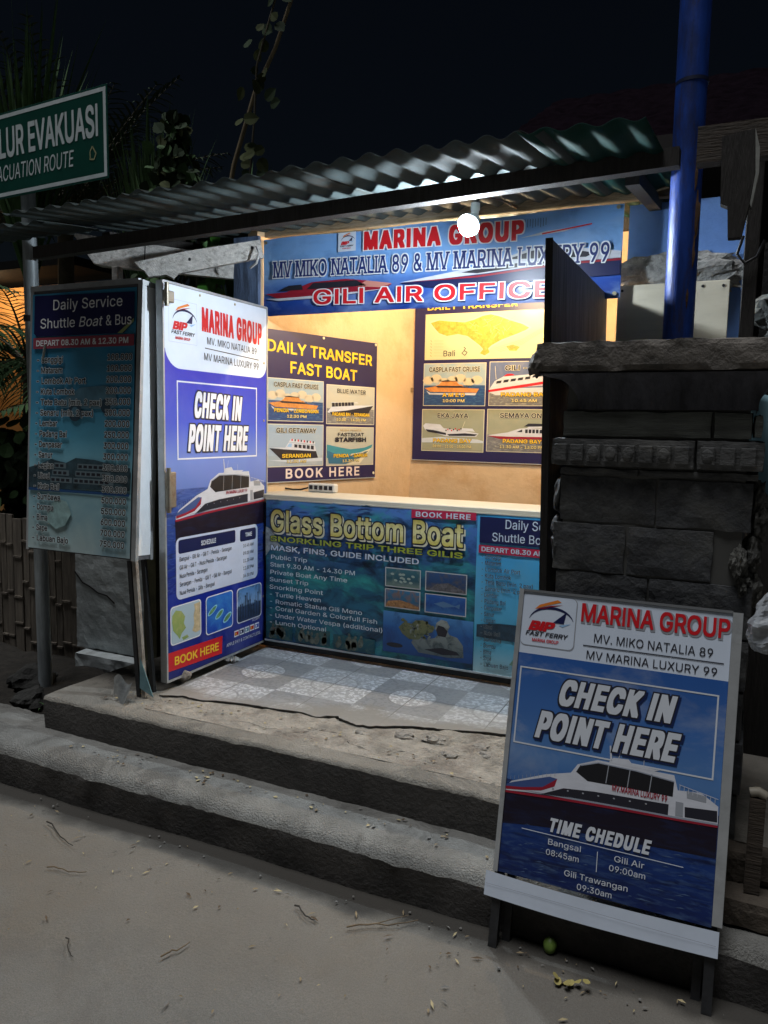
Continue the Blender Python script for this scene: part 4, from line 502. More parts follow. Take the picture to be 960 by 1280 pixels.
'L':(161,[[22,-5,147,-6,153,-4,154,0,154,28,153,32,150,34,61,35,57,36,57,231,72,233,77,236,78,256,72,260,3,260,-2,258,-4,256,-3,236,3,233,16,233,19,231,19,0]]),
'R':(184,[[0,-5,72,-6,78,-3,78,14,76,20,57,22,57,92,61,93,98,92,128,22,119,20,116,17,116,0,119,-5,194,-6,200,-3,200,14,198,20,172,22,137,100,155,117,166,133,172,153,174,178,170,206,162,225,150,242,133,253,119,258,97,260,25,260,19,257,19,25,16,21,3,21,-3,18,-4,0],[58,134,58,220,103,220,114,217,122,212,131,200,135,183,134,161,128,146,119,139,108,135]]),
'U':(212,[[96,-10,114,-10,136,-6,169,-6,174,-4,175,-1,175,15,172,21,180,32,186,46,191,60,193,77,193,232,211,234,214,237,214,254,211,260,141,260,136,257,136,237,139,234,155,232,154,77,148,57,138,43,125,35,105,32,86,36,72,46,63,60,58,79,57,232,76,235,78,240,78,257,72,260,3,260,-3,257,-4,240,-2,235,18,232,19,77,21,60,26,46,32,32,40,21,38,15,38,-1,40,-4,44,-6,78,-6]]),
'X':(194,[[-12,-5,63,-5,67,0,66,17,63,20,57,22,96,93,99,91,137,22,130,20,127,17,126,0,130,-5,205,-6,210,-3,210,18,205,21,183,21,120,131,177,232,180,233,199,233,205,236,205,253,204,258,199,260,127,260,122,258,121,253,121,237,124,234,133,233,99,170,96,168,63,231,71,234,74,237,75,253,73,258,69,260,-4,260,-8,258,-10,253,-9,236,-4,233,16,233,19,231,75,131,13,22,-9,21,-15,18,-15,0]]),
'Y':(193,[[60,-5,132,-6,137,-3,138,14,136,20,116,22,116,103,182,232,185,233,204,233,209,236,210,256,207,260,132,260,127,258,126,253,126,237,129,234,137,233,98,151,56,231,65,234,68,237,69,253,67,258,62,260,-10,260,-15,257,-15,236,-10,233,10,233,12,231,77,103,77,22,60,20,57,18,56,0]]),
'8':(186,[[83,-9,99,-9,116,-6,131,-1,144,8,154,19,163,33,168,47,170,61,169,83,163,103,152,121,138,133,152,150,160,169,162,191,158,216,149,235,135,249,119,259,99,264,80,263,57,255,41,241,29,222,23,197,25,172,32,152,48,133,34,122,25,108,18,91,16,74,16,58,19,41,26,27,32,17,42,8,55,-1,66,-5],[80,32,66,39,56,52,53,69,56,86,63,98,74,107,88,111,105,110,119,102,128,88,132,72,130,55,122,41,110,34,96,31],[85,152,74,157,66,166,61,180,61,197,66,209,74,218,85,223,99,223,111,219,121,208,125,194,124,177,119,165,110,156,99,151]]),
'9':(186,[[51,-5,82,-6,87,-3,144,100,156,125,162,147,165,167,165,183,162,203,156,220,149,233,136,247,123,256,107,262,93,264,79,262,66,258,54,251,41,239,33,228,26,214,22,200,20,175,22,153,28,133,36,120,48,106,62,97,79,92,99,92,48,3,48,-3],[90,128,76,133,65,145,59,158,57,178,61,197,68,211,79,221,93,224,107,221,118,211,126,195,128,175,126,156,117,139,104,130]]),
'&':(184,[[71,-9,86,-9,103,-6,120,1,134,11,147,-6,181,-6,185,-1,184,5,158,44,165,61,170,77,173,105,173,113,172,116,167,118,142,118,139,117,137,113,134,83,99,130,119,152,131,169,137,188,138,208,134,227,122,246,106,258,86,263,67,261,53,255,40,244,30,227,25,205,27,183,34,162,47,138,28,119,18,105,11,88,8,72,9,55,12,41,17,27,25,16,36,5,47,-2],[72,30,61,34,54,41,48,52,46,63,47,74,51,86,60,97,70,106,112,44,103,37,92,31,84,29],[75,165,64,186,62,194,63,205,65,213,70,220,78,224,86,224,93,222,98,216,101,208,101,197,98,188,92,180,78,166]]),
' ':(77,[]),
},
't': {
'M':(258,[[-16,-22,267,-23,272,-22,275,-19,275,34,272,37,258,38,255,39,255,214,258,217,272,218,275,223,275,270,273,275,267,277,158,277,152,275,149,270,149,223,150,220,155,217,130,138,103,214,108,220,109,223,109,270,107,275,100,277,-11,277,-18,275,-20,270,-20,221,-17,218,0,217,2,214,2,39,-17,37,-20,34,-20,-16],[183,38,183,47]]),
'V':(197,[[41,-22,154,-22,160,-19,160,31,153,39,205,214,207,217,227,217,232,221,233,270,229,276,126,277,120,275,118,270,118,223,119,220,124,217,99,129,74,214,79,220,80,223,80,270,78,275,71,277,-26,277,-32,276,-35,273,-35,221,-29,217,-10,217,44,39,38,34,37,31,37,-16]]),
'I':(76,[[-16,-22,89,-22,94,-19,94,34,92,37,75,38,74,214,75,217,92,218,95,223,95,270,92,276,-14,277,-20,273,-20,221,-17,218,0,217,2,214,2,39,-17,37,-20,34,-20,-16]]),
'K':(191,[[-16,-22,92,-22,95,-16,95,31,92,37,75,38,74,64,78,70,105,25,105,-16,108,-22,219,-22,225,-19,225,34,219,37,194,39,134,142,192,217,217,217,222,220,223,270,220,275,214,277,103,276,100,273,99,239,97,234,95,239,95,273,92,276,-11,277,-18,275,-20,270,-20,221,-17,218,0,217,2,214,2,39,-17,37,-20,34,-20,-16],[75,204,74,214,75,217,80,217,82,214]]),
'O':(219,[[83,-25,125,-26,142,-24,161,-18,175,-10,192,5,204,22,215,47,221,72,224,100,224,158,221,183,213,214,198,241,183,258,163,272,145,278,128,280,83,280,64,275,47,267,28,250,15,233,3,205,-3,183,-6,155,-6,97,-1,64,7,39,22,11,39,-7,58,-19],[108,52,92,62,80,77,70,100,66,127,71,155,80,177,92,192,108,202,114,201,125,194,139,177,148,155,153,127,148,100,139,77,125,61,114,54]]),
'N':(215,[[-16,-22,89,-22,94,-19,94,34,92,37,75,38,75,99,113,25,113,-16,117,-22,228,-22,233,-19,233,34,230,37,214,38,212,214,214,217,230,218,234,223,234,270,232,275,225,277,128,277,121,275,119,270,119,221,122,218,139,217,141,214,141,161,139,156,103,225,103,270,101,275,94,277,-11,277,-18,275,-20,270,-20,221,-17,218,0,217,2,214,2,39,-17,37,-20,34,-20,-16]]),
'A':(197,[[-31,-22,76,-22,80,-16,80,31,79,34,73,39,76,48,79,49,120,48,123,39,118,34,118,-14,118,-19,121,-22,226,-22,232,-19,232,34,226,37,207,38,153,214,156,220,158,225,158,270,154,276,43,277,38,273,37,223,38,220,43,217,-9,39,-12,38,-29,37,-35,34,-35,-16]]),
'T':(184,[[39,-22,144,-22,149,-19,149,34,147,37,130,38,128,200,130,203,186,203,192,206,193,211,193,270,191,275,186,277,-1,277,-6,276,-9,273,-9,211,-8,206,-3,203,55,203,56,200,56,39,38,37,35,34,35,-16]]),
'L':(161,[[6,-22,164,-22,170,-19,171,45,167,50,78,51,74,53,74,214,75,217,92,218,95,223,95,270,92,276,-14,277,-20,273,-20,221,-17,218,0,217,2,214,2,-14,3,-19]]),
'R':(184,[[-16,-22,89,-22,94,-19,94,34,92,37,75,38,74,73,75,76,81,75,100,34,99,-16,103,-22,211,-22,216,-19,217,34,211,37,189,38,165,92,179,111,187,131,190,153,190,200,187,223,179,242,168,256,155,266,139,273,119,277,8,277,3,273,2,39,-17,37,-20,34,-20,-16],[75,150,74,153,74,203,89,203,100,200,108,194,115,184,117,175,114,167,108,159,100,154,89,151]]),
'U':(212,[[80,-26,130,-26,150,-23,186,-22,192,-18,192,7,205,35,210,60,210,216,228,218,231,221,231,271,228,276,125,277,119,276,117,274,116,221,122,217,138,216,138,102,136,85,129,68,118,57,105,51,94,57,83,69,76,85,74,102,74,216,92,218,95,221,94,274,92,276,86,277,-14,277,-19,274,-20,221,-14,217,2,216,3,60,5,43,9,30,21,7,22,-18,28,-22,61,-23]]),
'X':(194,[[-28,-22,80,-22,83,-16,83,23,97,46,109,25,110,-16,113,-22,222,-22,227,-19,227,34,222,37,199,38,146,131,194,216,216,217,221,220,222,270,220,275,213,277,108,276,104,270,104,228,99,217,89,231,89,270,85,276,-20,277,-27,275,-29,270,-28,220,-23,217,-1,217,2,214,49,131,-3,38,-26,37,-31,34,-32,-16]]),
'Y':(193,[[44,-22,149,-22,154,-19,154,34,151,37,135,38,133,86,199,216,221,217,226,220,227,270,224,276,113,276,109,270,109,223,99,202,96,201,85,223,85,270,82,276,-26,277,-32,273,-31,220,-26,217,-7,217,-4,214,61,86,61,39,43,37,40,31,40,-16]]),
'8':(186,[[67,-25,119,-25,133,-23,147,-17,160,-8,173,5,181,19,185,36,187,52,185,100,180,119,170,136,176,152,179,166,179,211,176,227,168,247,155,263,138,274,122,279,72,280,58,278,47,274,33,265,22,254,13,239,8,222,7,166,9,152,16,136,5,116,0,97,-1,50,1,30,9,11,24,-8,44,-20],[88,52,80,58,73,69,81,83,88,89,94,91,105,83,113,69,108,61,102,55,94,50],[91,173,84,180,80,189,88,200,94,203,100,197,105,189,99,177,94,172]]),
'9':(186,[[35,-22,101,-22,157,75,175,117,180,136,182,156,182,198,178,223,170,242,158,259,146,269,129,277,115,280,76,280,62,279,51,275,37,268,25,256,15,242,8,225,4,200,4,159,5,139,9,123,19,103,32,89,46,80,63,75,31,17,31,-16],[93,149,83,159,76,175,82,192,93,203,103,192,110,175,103,159]]),
'&':(184,[[55,-25,103,-26,128,-20,134,-22,195,-22,200,-20,202,-17,201,19,183,47,189,80,189,130,184,135,135,136,147,152,154,172,155,186,154,230,149,247,139,262,125,273,109,278,61,279,50,277,39,273,28,265,20,256,14,244,10,230,9,175,12,158,18,144,2,122,-6,102,-8,83,-7,36,0,12,14,-7,31,-19,42,-23],[75,52,66,64,67,68,79,52]]),
' ':(77,[]),
},
}
EM = 500.0; CAP = 0.512
_gc = {}
def _area(l): return sum(l[i - 1].x * l[i].y - l[i].x * l[i - 1].y for i in range(len(l))) / 2
def _inside(p, l):
    c = False
    for i in range(len(l)):
        a, b = l[i - 1], l[i]
        if (a.y > p.y) != (b.y > p.y) and p.x < (b.x - a.x) * (p.y - a.y) / (b.y - a.y) + a.x: c = not c
    return c
def glyph(st, ch):
    k = (st, ch)
    if k in _gc: return _gc[k]
    adv, L = GLYPHS[st][ch]
    loops = [[Vector((p[i] / EM, p[i + 1] / EM, 0)) for i in range(0, len(p), 2)] for p in L]
    V = []; F = []
    if loops:
        ls = sorted(loops, key=lambda l: -abs(_area(l))); s = _area(ls[0])
        out = [[l] for l in ls if _area(l) * s > 0]
        for l in ls:
            if _area(l) * s < 0:
                for g in out:
                    if _inside(l[0], g[0]): g.append(l); break
        for g in out:
            flat = [p for l in g for p in l]; b = len(V)
            V.extend((p.x, p.y) for p in flat)
            F.extend(tuple(b + i for i in t) for t in tessellate_polygon(g))
    _gc[k] = (adv / EM, V, F); return _gc[k]

def upright(O, u, v):
    """frame of an upright sheet: x along u, z along v, y into the sheet away from the viewer"""
    u = Vector(u).normalized(); v = Vector(v); v = (v - u * v.dot(u)).normalized(); y = v.cross(u)
    return Matrix(((u.x, y.x, v.x, O[0]), (u.y, y.y, v.y, O[1]), (u.z, y.z, v.z, O[2]), (0, 0, 0, 1)))

class INKPB(PB):
    """flat print on a sheet, in the sheet's own x,z frame; z = layer number above the sheet"""
    L0 = 0.0008; LS = 0.0004
    def lay(s, z): return -(s.L0 + s.LS * z)
    def poly(s, pts, m, z=0):
        tri = tessellate_polygon([[Vector((a, b, 0)) for a, b in pts]])
        F = []
        for t in tri:
            a, b, c = (pts[i] for i in t)
            cr = (b[0] - a[0]) * (c[1] - a[1]) - (b[1] - a[1]) * (c[0] - a[0])
            F.append(t if cr > 0 else t[::-1])
        s.add([(a, s.lay(z), b) for a, b in pts], F, m)
    def rect(s, x0, z0, x1, z1, m, z=0): s.poly([(x0, z0), (x1, z0), (x1, z1), (x0, z1)], m, z)
    def rrect(s, x0, z0, x1, z1, r, m, z=0):
        p = []
        for cx, cz, a in ((x1 - r, z1 - r, 0), (x0 + r, z1 - r, 90), (x0 + r, z0 + r, 180), (x1 - r, z0 + r, 270)):
            for k in range(6): t = R(a + 18 * k); p.append((cx + r * math.cos(t), cz + r * math.sin(t)))
        s.poly(p, m, z)
    def ell(s, cx, cz, rx, rz, m, z=0, n=24, rot=0):
        c, q = math.cos(rot), math.sin(rot)
        s.poly([(cx + c * rx * math.cos(2 * math.pi * k / n) - q * rz * math.sin(2 * math.pi * k / n), cz + q * rx * math.cos(2 * math.pi * k / n) + c * rz * math.sin(2 * math.pi * k / n)) for k in range(n)], m, z)
    def line(s, p, q, w, m, z=0):
        d = Vector((q[0] - p[0], q[1] - p[1])); d.normalize(); nx, nz = -d.y * w / 2, d.x * w / 2
        s.poly([(p[0] + nx, p[1] + nz), (p[0] - nx, p[1] - nz), (q[0] - nx, q[1] - nz), (q[0] + nx, q[1] + nz)], m, z)
    def path(s, pts, w, m, z=0):
        for a, b in zip(pts, pts[1:]): s.line(a, b, w, m, z)
    def frame(s, x0, z0, x1, z1, w, m, z=0):
        s.rect(x0, z0, x1, z0 + w, m, z); s.rect(x0, z1 - w, x1, z1, m, z)
        s.rect(x0, z0 + w, x0 + w, z1 - w, m, z); s.rect(x1 - w, z0 + w, x1, z1 - w, m, z)
    def width(s, st, txt, track=0): return sum(GLYPHS[st][c][0] / EM + track for c in txt) - track
    def text(s, st, txt, x, zz, h, m, w=None, align='l', z=3, shear=0.0, track=0.0, halo=None, hst=None, shadow=None, sh=(0, 0), rise=0.0):
        k = h / CAP; wid = s.width(st, txt, track); kx = k if w is None else w / wid
        x0 = x if align == 'l' else (x - wid * kx / 2 if align == 'c' else x - wid * kx)
        for style, mm, zl, ox, oz in ((hst, shadow, z - 2, sh[0], sh[1]), (hst, halo, z - 1, 0, 0), (st, m, z, 0, 0)):
            if style is None or mm is None: continue
            px = 0.0
            for i, ch in enumerate(txt):
                adv, V, F = glyph(style, ch)
                adv0 = GLYPHS[st][ch][0] / EM
                if V:
                    y = s.lay(zl + 0.3 * (i % 2))
                    pts = []
                    for a, b in V:
                        gx = x0 + ox + (px + a + shear * b) * kx
                        pts.append((gx, y, zz + oz + b * k + rise * (gx - x0)))
                    f0 = F[0]; A, B_, C_ = (V[i2] for i2 in f0)
                    cr = (B_[0] - A[0]) * (C_[1] - A[1]) - (B_[1] - A[1]) * (C_[0] - A[0])
                    FF = []
                    for t in F:
                        A, B_, C_ = (V[i2] for i2 in t)
                        FF.append(t if (B_[0] - A[0]) * (C_[1] - A[1]) - (B_[1] - A[1]) * (C_[0] - A[0]) > 0 else t[::-1])
                    s.add(pts, FF, mm)
                px += adv0 + track
# ------------------------------------------------------------------ setting: street, kerb, steps, tiled floor
def mat_ground():
    m = mat('street_concrete', (0.146, 0.141, 0.128), 0.85, var=0.20, vscale=1.6, bump=0.55, bscale=120, dirt=(0.142, 0.122, 0.094), dscale=1.1, damt=0.75, stain=(0.108, 0.10, 0.089), sscale=.9, samt=.45)
    n, l = nd(m); p = n['Principled BSDF']
    tc = n.new('ShaderNodeTexCoord')
    # fine grit
    t = n.new('ShaderNodeTexNoise'); t.inputs['Scale'].default_value = 260; t.inputs['Detail'].default_value = 3; l.new(tc.outputs['Object'], t.inputs['Vector'])
    r = n.new('ShaderNodeMapRange'); r.inputs[1].default_value = .3; r.inputs[2].default_value = .75; r.inputs[3].default_value = .78; r.inputs[4].default_value = 1.25; l.new(t.outputs[0], r.inputs[0])
    src = p.inputs['Base Color'].links[0].from_socket
    mx = n.new('ShaderNodeMix'); mx.data_type = 'RGBA'; mx.blend_type = 'MULTIPLY'; mx.inputs[0].default_value = 1
    l.new(src, mx.inputs[6]); l.new(r.outputs[0], mx.inputs[7])
    # kerb's shadow band painted along its foot as a dark, dirty strip
    sx = n.new('ShaderNodeSeparateXYZ'); l.new(tc.outputs['Object'], sx.inputs[0])
    t2 = n.new('ShaderNodeTexNoise'); t2.inputs['Scale'].default_value = 5; t2.inputs['Detail'].default_value = 6; l.new(tc.outputs['Object'], t2.inputs['Vector'])
    ad = n.new('ShaderNodeMath'); ad.operation = 'MULTIPLY_ADD'; ad.inputs[1].default_value = 0.16; l.new(t2.outputs[0], ad.inputs[0]); l.new(sx.outputs[1], ad.inputs[2])
    g = n.new('ShaderNodeMapRange'); g.interpolation_type = 'SMOOTHSTEP'; g.inputs[1].default_value = 2.12; g.inputs[2].default_value = 2.20; g.inputs[4].default_value = 0.85; l.new(ad.outputs[0], g.inputs[0])
    m2 = n.new('ShaderNodeMix'); m2.data_type = 'RGBA'; l.new(g.outputs[0], m2.inputs[0]); l.new(mx.outputs[2], m2.inputs[6]); m2.inputs[7].default_value = (0.02, 0.018, 0.015, 1)
    # sand blown against the kerb
    g2 = n.new('ShaderNodeMapRange'); g2.interpolation_type = 'SMOOTHSTEP'; g2.inputs[1].default_value = 1.62; g2.inputs[2].default_value = 1.95; g2.inputs[4].default_value = 0.38
    ad2 = n.new('ShaderNodeMath'); ad2.operation = 'MULTIPLY_ADD'; ad2.inputs[1].default_value = 0.34; l.new(t2.outputs[0], ad2.inputs[0]); l.new(sx.outputs[1], ad2.inputs[2])
    l.new(ad2.outputs[0], g2.inputs[0])
    m3 = n.new('ShaderNodeMix'); m3.data_type = 'RGBA'; l.new(g2.outputs[0], m3.inputs[0]); l.new(mx.outputs[2], m3.inputs[6]); m3.inputs[7].default_value = (0.150, 0.128, 0.100, 1)
    l.new(m3.outputs[2], m2.inputs[6])
    l.new(m2.outputs[2], p.inputs['Base Color'])
    return m
GROUND = mat_ground()
g = PB()
g.grid(lambda a, b: (-2.6 + 4.2 * a, 0.3 + 2.2 * b, 0.006 * noise.noise(Vector((a * 7, b * 5, 1))) + 0.002 * noise.noise(Vector((a * 40, b * 26, 4)))), 120, 70, GROUND)
g.add([(-60, -60, -.004), (60, -60, -.004), (60, 80, -.004), (-60, 80, -.004)], [(0, 1, 2, 3)], GROUND)
tag(g.build('street'), kind='structure')

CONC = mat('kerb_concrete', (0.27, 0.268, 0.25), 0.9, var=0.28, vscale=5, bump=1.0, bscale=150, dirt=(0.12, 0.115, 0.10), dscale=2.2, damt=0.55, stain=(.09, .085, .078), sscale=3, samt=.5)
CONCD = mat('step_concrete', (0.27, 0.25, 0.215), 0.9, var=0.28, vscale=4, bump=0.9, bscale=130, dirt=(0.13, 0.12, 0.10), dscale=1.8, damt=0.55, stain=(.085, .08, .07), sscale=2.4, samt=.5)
FACE = mat('kerb_face_shade_grime', (0.075, 0.07, 0.065), 0.9, var=0.35, vscale=7, bump=0.9, bscale=55, dirt=(0.03, 0.03, 0.03), dscale=3, damt=0.7)  # shade of the street-facing sides put into a darker base colour, plus random dirt
def kerb(name, x0, x1, prof, step, topm, facem, nface, wob=0.012, rough=0.006, seed=0, endcap=True):
    """a cast concrete kerb swept along x; prof = (y, z) from the foot of the face over the edge to the back"""
    n = int((x1 - x0) / step); pb = PB(); P = len(prof); V = []
    for i in range(n + 1):
        x = x0 + (x1 - x0) * i / n
        for j, (y, z) in enumerate(prof):
            w = wob * noise.noise(Vector((x * 1.1, seed, 0)))
            r1 = rough * noise.noise(Vector((x * 9, j * 2.3, seed))) + rough * .6 * noise.noise(Vector((x * 31, j * 5.1, seed + 4)))
            V.append((x, y + w + r1, max(z + (r1 if j > 1 else 0) + .4 * w * (j > 1), -.05)))
    for part, m in ((range(0, nface), facem), (range(nface, P - 1), topm)):
        F = [(i * P + j, (i + 1) * P + j, (i + 1) * P + j + 1, i * P + j + 1) for i in range(n) for j in part]
        pb.add(V, F, m, True)
    if endcap:
        for b, rev in ((0, False), (n * P, True)):
            e = [V[b + k] for k in range(P)] + [(V[b][0], V[b + P - 1][1], -.05)]
            tri = tuple(range(len(e))); pb.add(e, [tri[::-1] if rev else tri], facem)
    return tag(pb.build(name), kind='structure')
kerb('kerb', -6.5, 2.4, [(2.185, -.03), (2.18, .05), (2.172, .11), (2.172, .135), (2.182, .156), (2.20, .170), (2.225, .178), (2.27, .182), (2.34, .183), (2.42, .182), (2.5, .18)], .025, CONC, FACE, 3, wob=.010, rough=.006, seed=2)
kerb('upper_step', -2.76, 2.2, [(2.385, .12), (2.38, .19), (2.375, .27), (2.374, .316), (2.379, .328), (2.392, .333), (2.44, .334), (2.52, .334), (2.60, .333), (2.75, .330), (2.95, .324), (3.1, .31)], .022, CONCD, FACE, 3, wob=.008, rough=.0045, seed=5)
pf = PB(); pf.box((-2.74, 3.0, .0), (2.2, 5.2, .318), CONCD)
tag(pf.build('platform'), kind='structure')
# soil bed beside the steps
SOIL = mat('dark_soil', (0.022, 0.019, 0.015), 0.95, var=0.5, vscale=14, bump=1, bscale=30)
sb = PB(); sb.grid(lambda a, b: (-8 + 5.24 * a, 2.48 + 6 * b, .10 + .05 * noise.noise(Vector((a * 14, b * 12, 2))) + .02 * noise.noise(Vector((a * 60, b * 40, 2)))), 70, 60, SOIL)
tag(sb.build('soil_bed'), kind='structure')

def mat_tiles():
    m = bpy.data.materials.new('patterned_tiles'); m.use_nodes = True; n, l = nd(m); p = n['Principled BSDF']
    p.inputs['Roughness'].default_value = 0.45
    tc = n.new('ShaderNodeTexCoord'); mp = n.new('ShaderNodeMapping'); mp.inputs['Location'].default_value = (1.68 + .2, -3.10 + .2, 0); l.new(tc.outputs['Object'], mp.inputs[0])
    sx = n.new('ShaderNodeSeparateXYZ'); l.new(mp.outputs[0], sx.inputs[0])
    def M(op, a, b=None, c=None):
        q = n.new('ShaderNodeMath'); q.operation = op
        for i, v in enumerate((a, b, c)):
            if v is None: continue
            if isinstance(v, (int, float)): q.inputs[i].default_value = v
            else: l.new(v, q.inputs[i])
        return q.outputs[0]
    P = 0.40
    u = M('DIVIDE', sx.outputs[0], P); v = M('DIVIDE', sx.outputs[1], P)
    fu = M('SUBTRACT', M('FRACT', u), .5); fv = M('SUBTRACT', M('FRACT', v), .5)
    iu = M('FLOOR', u); iv = M('FLOOR', v)
    chk = M('ABSOLUTE', M('MODULO', M('ADD', iu, iv), 2))
    rr = M('SQRT', M('ADD', M('MULTIPLY', fu, fu), M('MULTIPLY', fv, fv)))
    circ = M('LESS_THAN', rr, .27); ring = M('LESS_THAN', M('ABSOLUTE', M('SUBTRACT', rr, .275)), .012)
    joint = M('MAXIMUM', M('LESS_THAN', M('ABSOLUTE', fu), .007), M('LESS_THAN', M('ABSOLUTE', fv), .007))
    vo = n.new('ShaderNodeTexVoronoi'); vo.inputs['Scale'].default_value = 46; l.new(mp.outputs[0], vo.inputs['Vector'])
    no = n.new('ShaderNodeTexNoise'); no.inputs['Scale'].default_value = 55; no.inputs['Detail'].default_value = 4; l.new(mp.outputs[0], no.inputs['Vector'])
    spk = M('GREATER_THAN', M('ADD', no.outputs[0], M('MULTIPLY', vo.outputs['Distance'], .25)), .60)
    def mix(f, a, b):
        x = n.new('ShaderNodeMix'); x.data_type = 'RGBA'
        if isinstance(f, (int, float)): x.inputs[0].default_value = f
        else: l.new(f, x.inputs[0])
        for i, q in ((6, a), (7, b)):
            if isinstance(q, tuple): x.inputs[i].default_value = (*q, 1)
            else: l.new(q, x.inputs[i])
        return x.outputs[2]
    light = mix(spk, (0.60, 0.62, 0.65), (0.36, 0.375, 0.395)); dark = mix(M('MULTIPLY', spk, .35), (0.215, 0.222, 0.235), (0.36, 0.37, 0.38))
    base = mix(chk, light, dark)
    c2 = mix(chk, mix(spk, (0.62, 0.64, 0.66), (0.42, 0.43, 0.45)), mix(spk, (0.62, 0.64, 0.66), (0.38, 0.385, 0.4)))
    base = mix(circ, base, c2); base = mix(M('MULTIPLY', ring, .6), base, (0.2, 0.2, 0.21))
    base = mix(M('MULTIPLY', joint, .8), base, (0.09, 0.085, 0.08))
    d = n.new('ShaderNodeTexNoise'); d.inputs['Scale'].default_value = 3.2; d.inputs['Detail'].default_value = 9; d.inputs['Roughness'].default_value = .72; l.new(tc.outputs['Object'], d.inputs['Vector'])
    dr = n.new('ShaderNodeMapRange'); dr.inputs[1].default_value = .42; dr.inputs[2].default_value = .72; dr.inputs[4].default_value = .7; l.new(d.outputs[0], dr.inputs[0])
    base = mix(dr.outputs[0], base, (0.36, 0.355, 0.345))
    # earth trodden in along the broken front edge
    s2 = n.new('ShaderNodeSeparateXYZ'); l.new(tc.outputs['Object'], s2.inputs[0])
    dist = M('SUBTRACT', s2.outputs[1], M('MULTIPLY_ADD', s2.outputs[0], .19, 3.03))
    wear = n.new('ShaderNodeMapRange'); wear.interpolation_type = 'SMOOTHSTEP'; wear.inputs[1].default_value = .17; wear.inputs[2].default_value = .02; wear.inputs[4].default_value = .95
    l.new(M('ADD', dist, M('MULTIPLY', M('SUBTRACT', d.outputs[0], .5), .55)), wear.inputs[0])
    base = mix(wear.outputs[0], base, (0.25, 0.235, 0.21))
    l.new(base, p.inputs['Base Color'])
    b = n.new('ShaderNodeBump'); b.inputs['Strength'].default_value = .4; b.inputs['Distance'].default_value = .004
    l.new(M('SUBTRACT', d.outputs[0], M('MULTIPLY', joint, .8)), b.inputs['Height']); l.new(b.outputs[0], p.inputs['Normal'])
    return m
TILE = mat_tiles()
edge = [(-2.30, 2.60), (-2.20, 2.64), (-2.10, 2.635), (-2.02, 2.665), (-1.92, 2.685), (-1.83, 2.69), (-1.74, 2.70), (-1.63, 2.72), (-1.55, 2.70), (-1.47, 2.74), (-1.41, 2.72), (-1.36, 2.70), (-1.30, 2.715), (-1.22, 2.76), (-1.14, 2.80), (-1.05, 2.815), (-0.95, 2.85), (-0.85, 2.88), (-0.74, 2.90), (-0.6, 2.92), (-0.36, 2.93)]
tp = PB(); n_ = len(edge); V = []
ed2 = []
for (a, b), (c, d) in zip(edge, edge[1:]):
    for k in range(5):
        t = k / 5; x = a + (c - a) * t; y = b + (d - b) * t + .009 * noise.noise(Vector((x * 34, 1, 3))) + .022 * max(0, noise.noise(Vector((round(x * 16) / 16 * 9, 4, 7)))); ed2.append((x, y))
ed2.append(edge[-1])
n_ = len(ed2)
V = [(x, y, .343) for x, y in ed2] + [(x, 3.60, .343) for x, y in ed2] + [(x, y + .003, .322) for x, y in ed2]
F = [(i, i + 1, n_ + i + 1, n_ + i) for i in range(n_ - 1)] ; F2 = [(2 * n_ + i, 2 * n_ + i + 1, i + 1, i) for i in range(n_ - 1)]
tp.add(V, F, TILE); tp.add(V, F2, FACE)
tag(tp.build('tiled_floor'), kind='structure')
# crumbled screed in front of the tiles
CRUM = mat('crumbled_screed', (0.33, 0.30, 0.255), 0.95, var=0.35, vscale=9, bump=1, bscale=48, dirt=(0.13, 0.10, 0.08), dscale=4, damt=0.7)
cs = PB()
def scr(a, b):
    x = -2.26 + 1.9 * a
    yb = ed2[min(range(len(ed2)), key=lambda k: abs(ed2[k][0] - x))][1] - .012
    y = 2.46 + (yb - 2.46) * b
    nz = abs(noise.noise(Vector((x * 6, y * 6, 1)))) * .030 + .010 * noise.noise(Vector((x * 26, y * 26, 3)))
    ed = min(1, b * 4) * min(1, (1 - b) * 14) * min(1, a * 12) * min(1, (1 - a) * 12)
    return (x, y, .335 + (.003 + nz * (.35 + 1.0 * a)) * ed)
cs.grid(scr, 150, 30, CRUM, False)
tag(cs.build('broken_screed'), kind='structure')
for i, (x, y, s) in enumerate([(-1.02, 2.70, .045), (-0.92, 2.60, .03), (-1.14, 2.69, .04), (-0.84, 2.72, .035), (-0.80, 2.66, .03), (-1.30, 2.63, .03), (-0.98, 2.76, .03)]):
    k = PB(); k.rock((0, 0, 0), (s, s * .7, s * .35), mat('broken_chunk', (.30, .275, .24), .95, var=.3, vscale=30, bump=.8), i + 3, .5, 6)
    o = k.build('broken_concrete_chunk'); o.location = (x, y, .345)
    tag(o, 'flat chunk of broken concrete lying along the crumbled edge of the patterned tiles', 'rubble', 'broken concrete chunks in front of the tiles')

# ------------------------------------------------------------------ kiosk
WALL = mat('ochre_wall_paint', (0.66, 0.47, 0.28), 0.8, var=0.10, vscale=2.4, bump=0.25, bscale=18, dirt=(0.50, 0.29, 0.13), dscale=1.9, damt=0.8)
BLUEW = mat('blue_wall_paint', (0.15, 0.31, 0.72), 0.7, var=0.15, vscale=3, bump=0.2, bscale=20, dirt=(0.20, 0.38, 0.75), dscale=1.2, damt=0.6)
CEMENT = mat('rough_cement_render', (0.36, 0.36, 0.35), 0.95, var=0.35, vscale=26, bump=1, bscale=60, dirt=(0.14, 0.14, 0.14), dscale=12, damt=0.5)
kiosk = thing('ticket_kiosk', 'open fronted kiosk with ochre inner walls and a blue outer wall behind the counter', 'kiosk', (-1.4, 4.0, .32))
WL0 = Vector((-2.40, 3.515)); WLD = Vector((.28, .88)).normalized(); WL1 = WL0 + WLD * 1.40
BY = 4.73
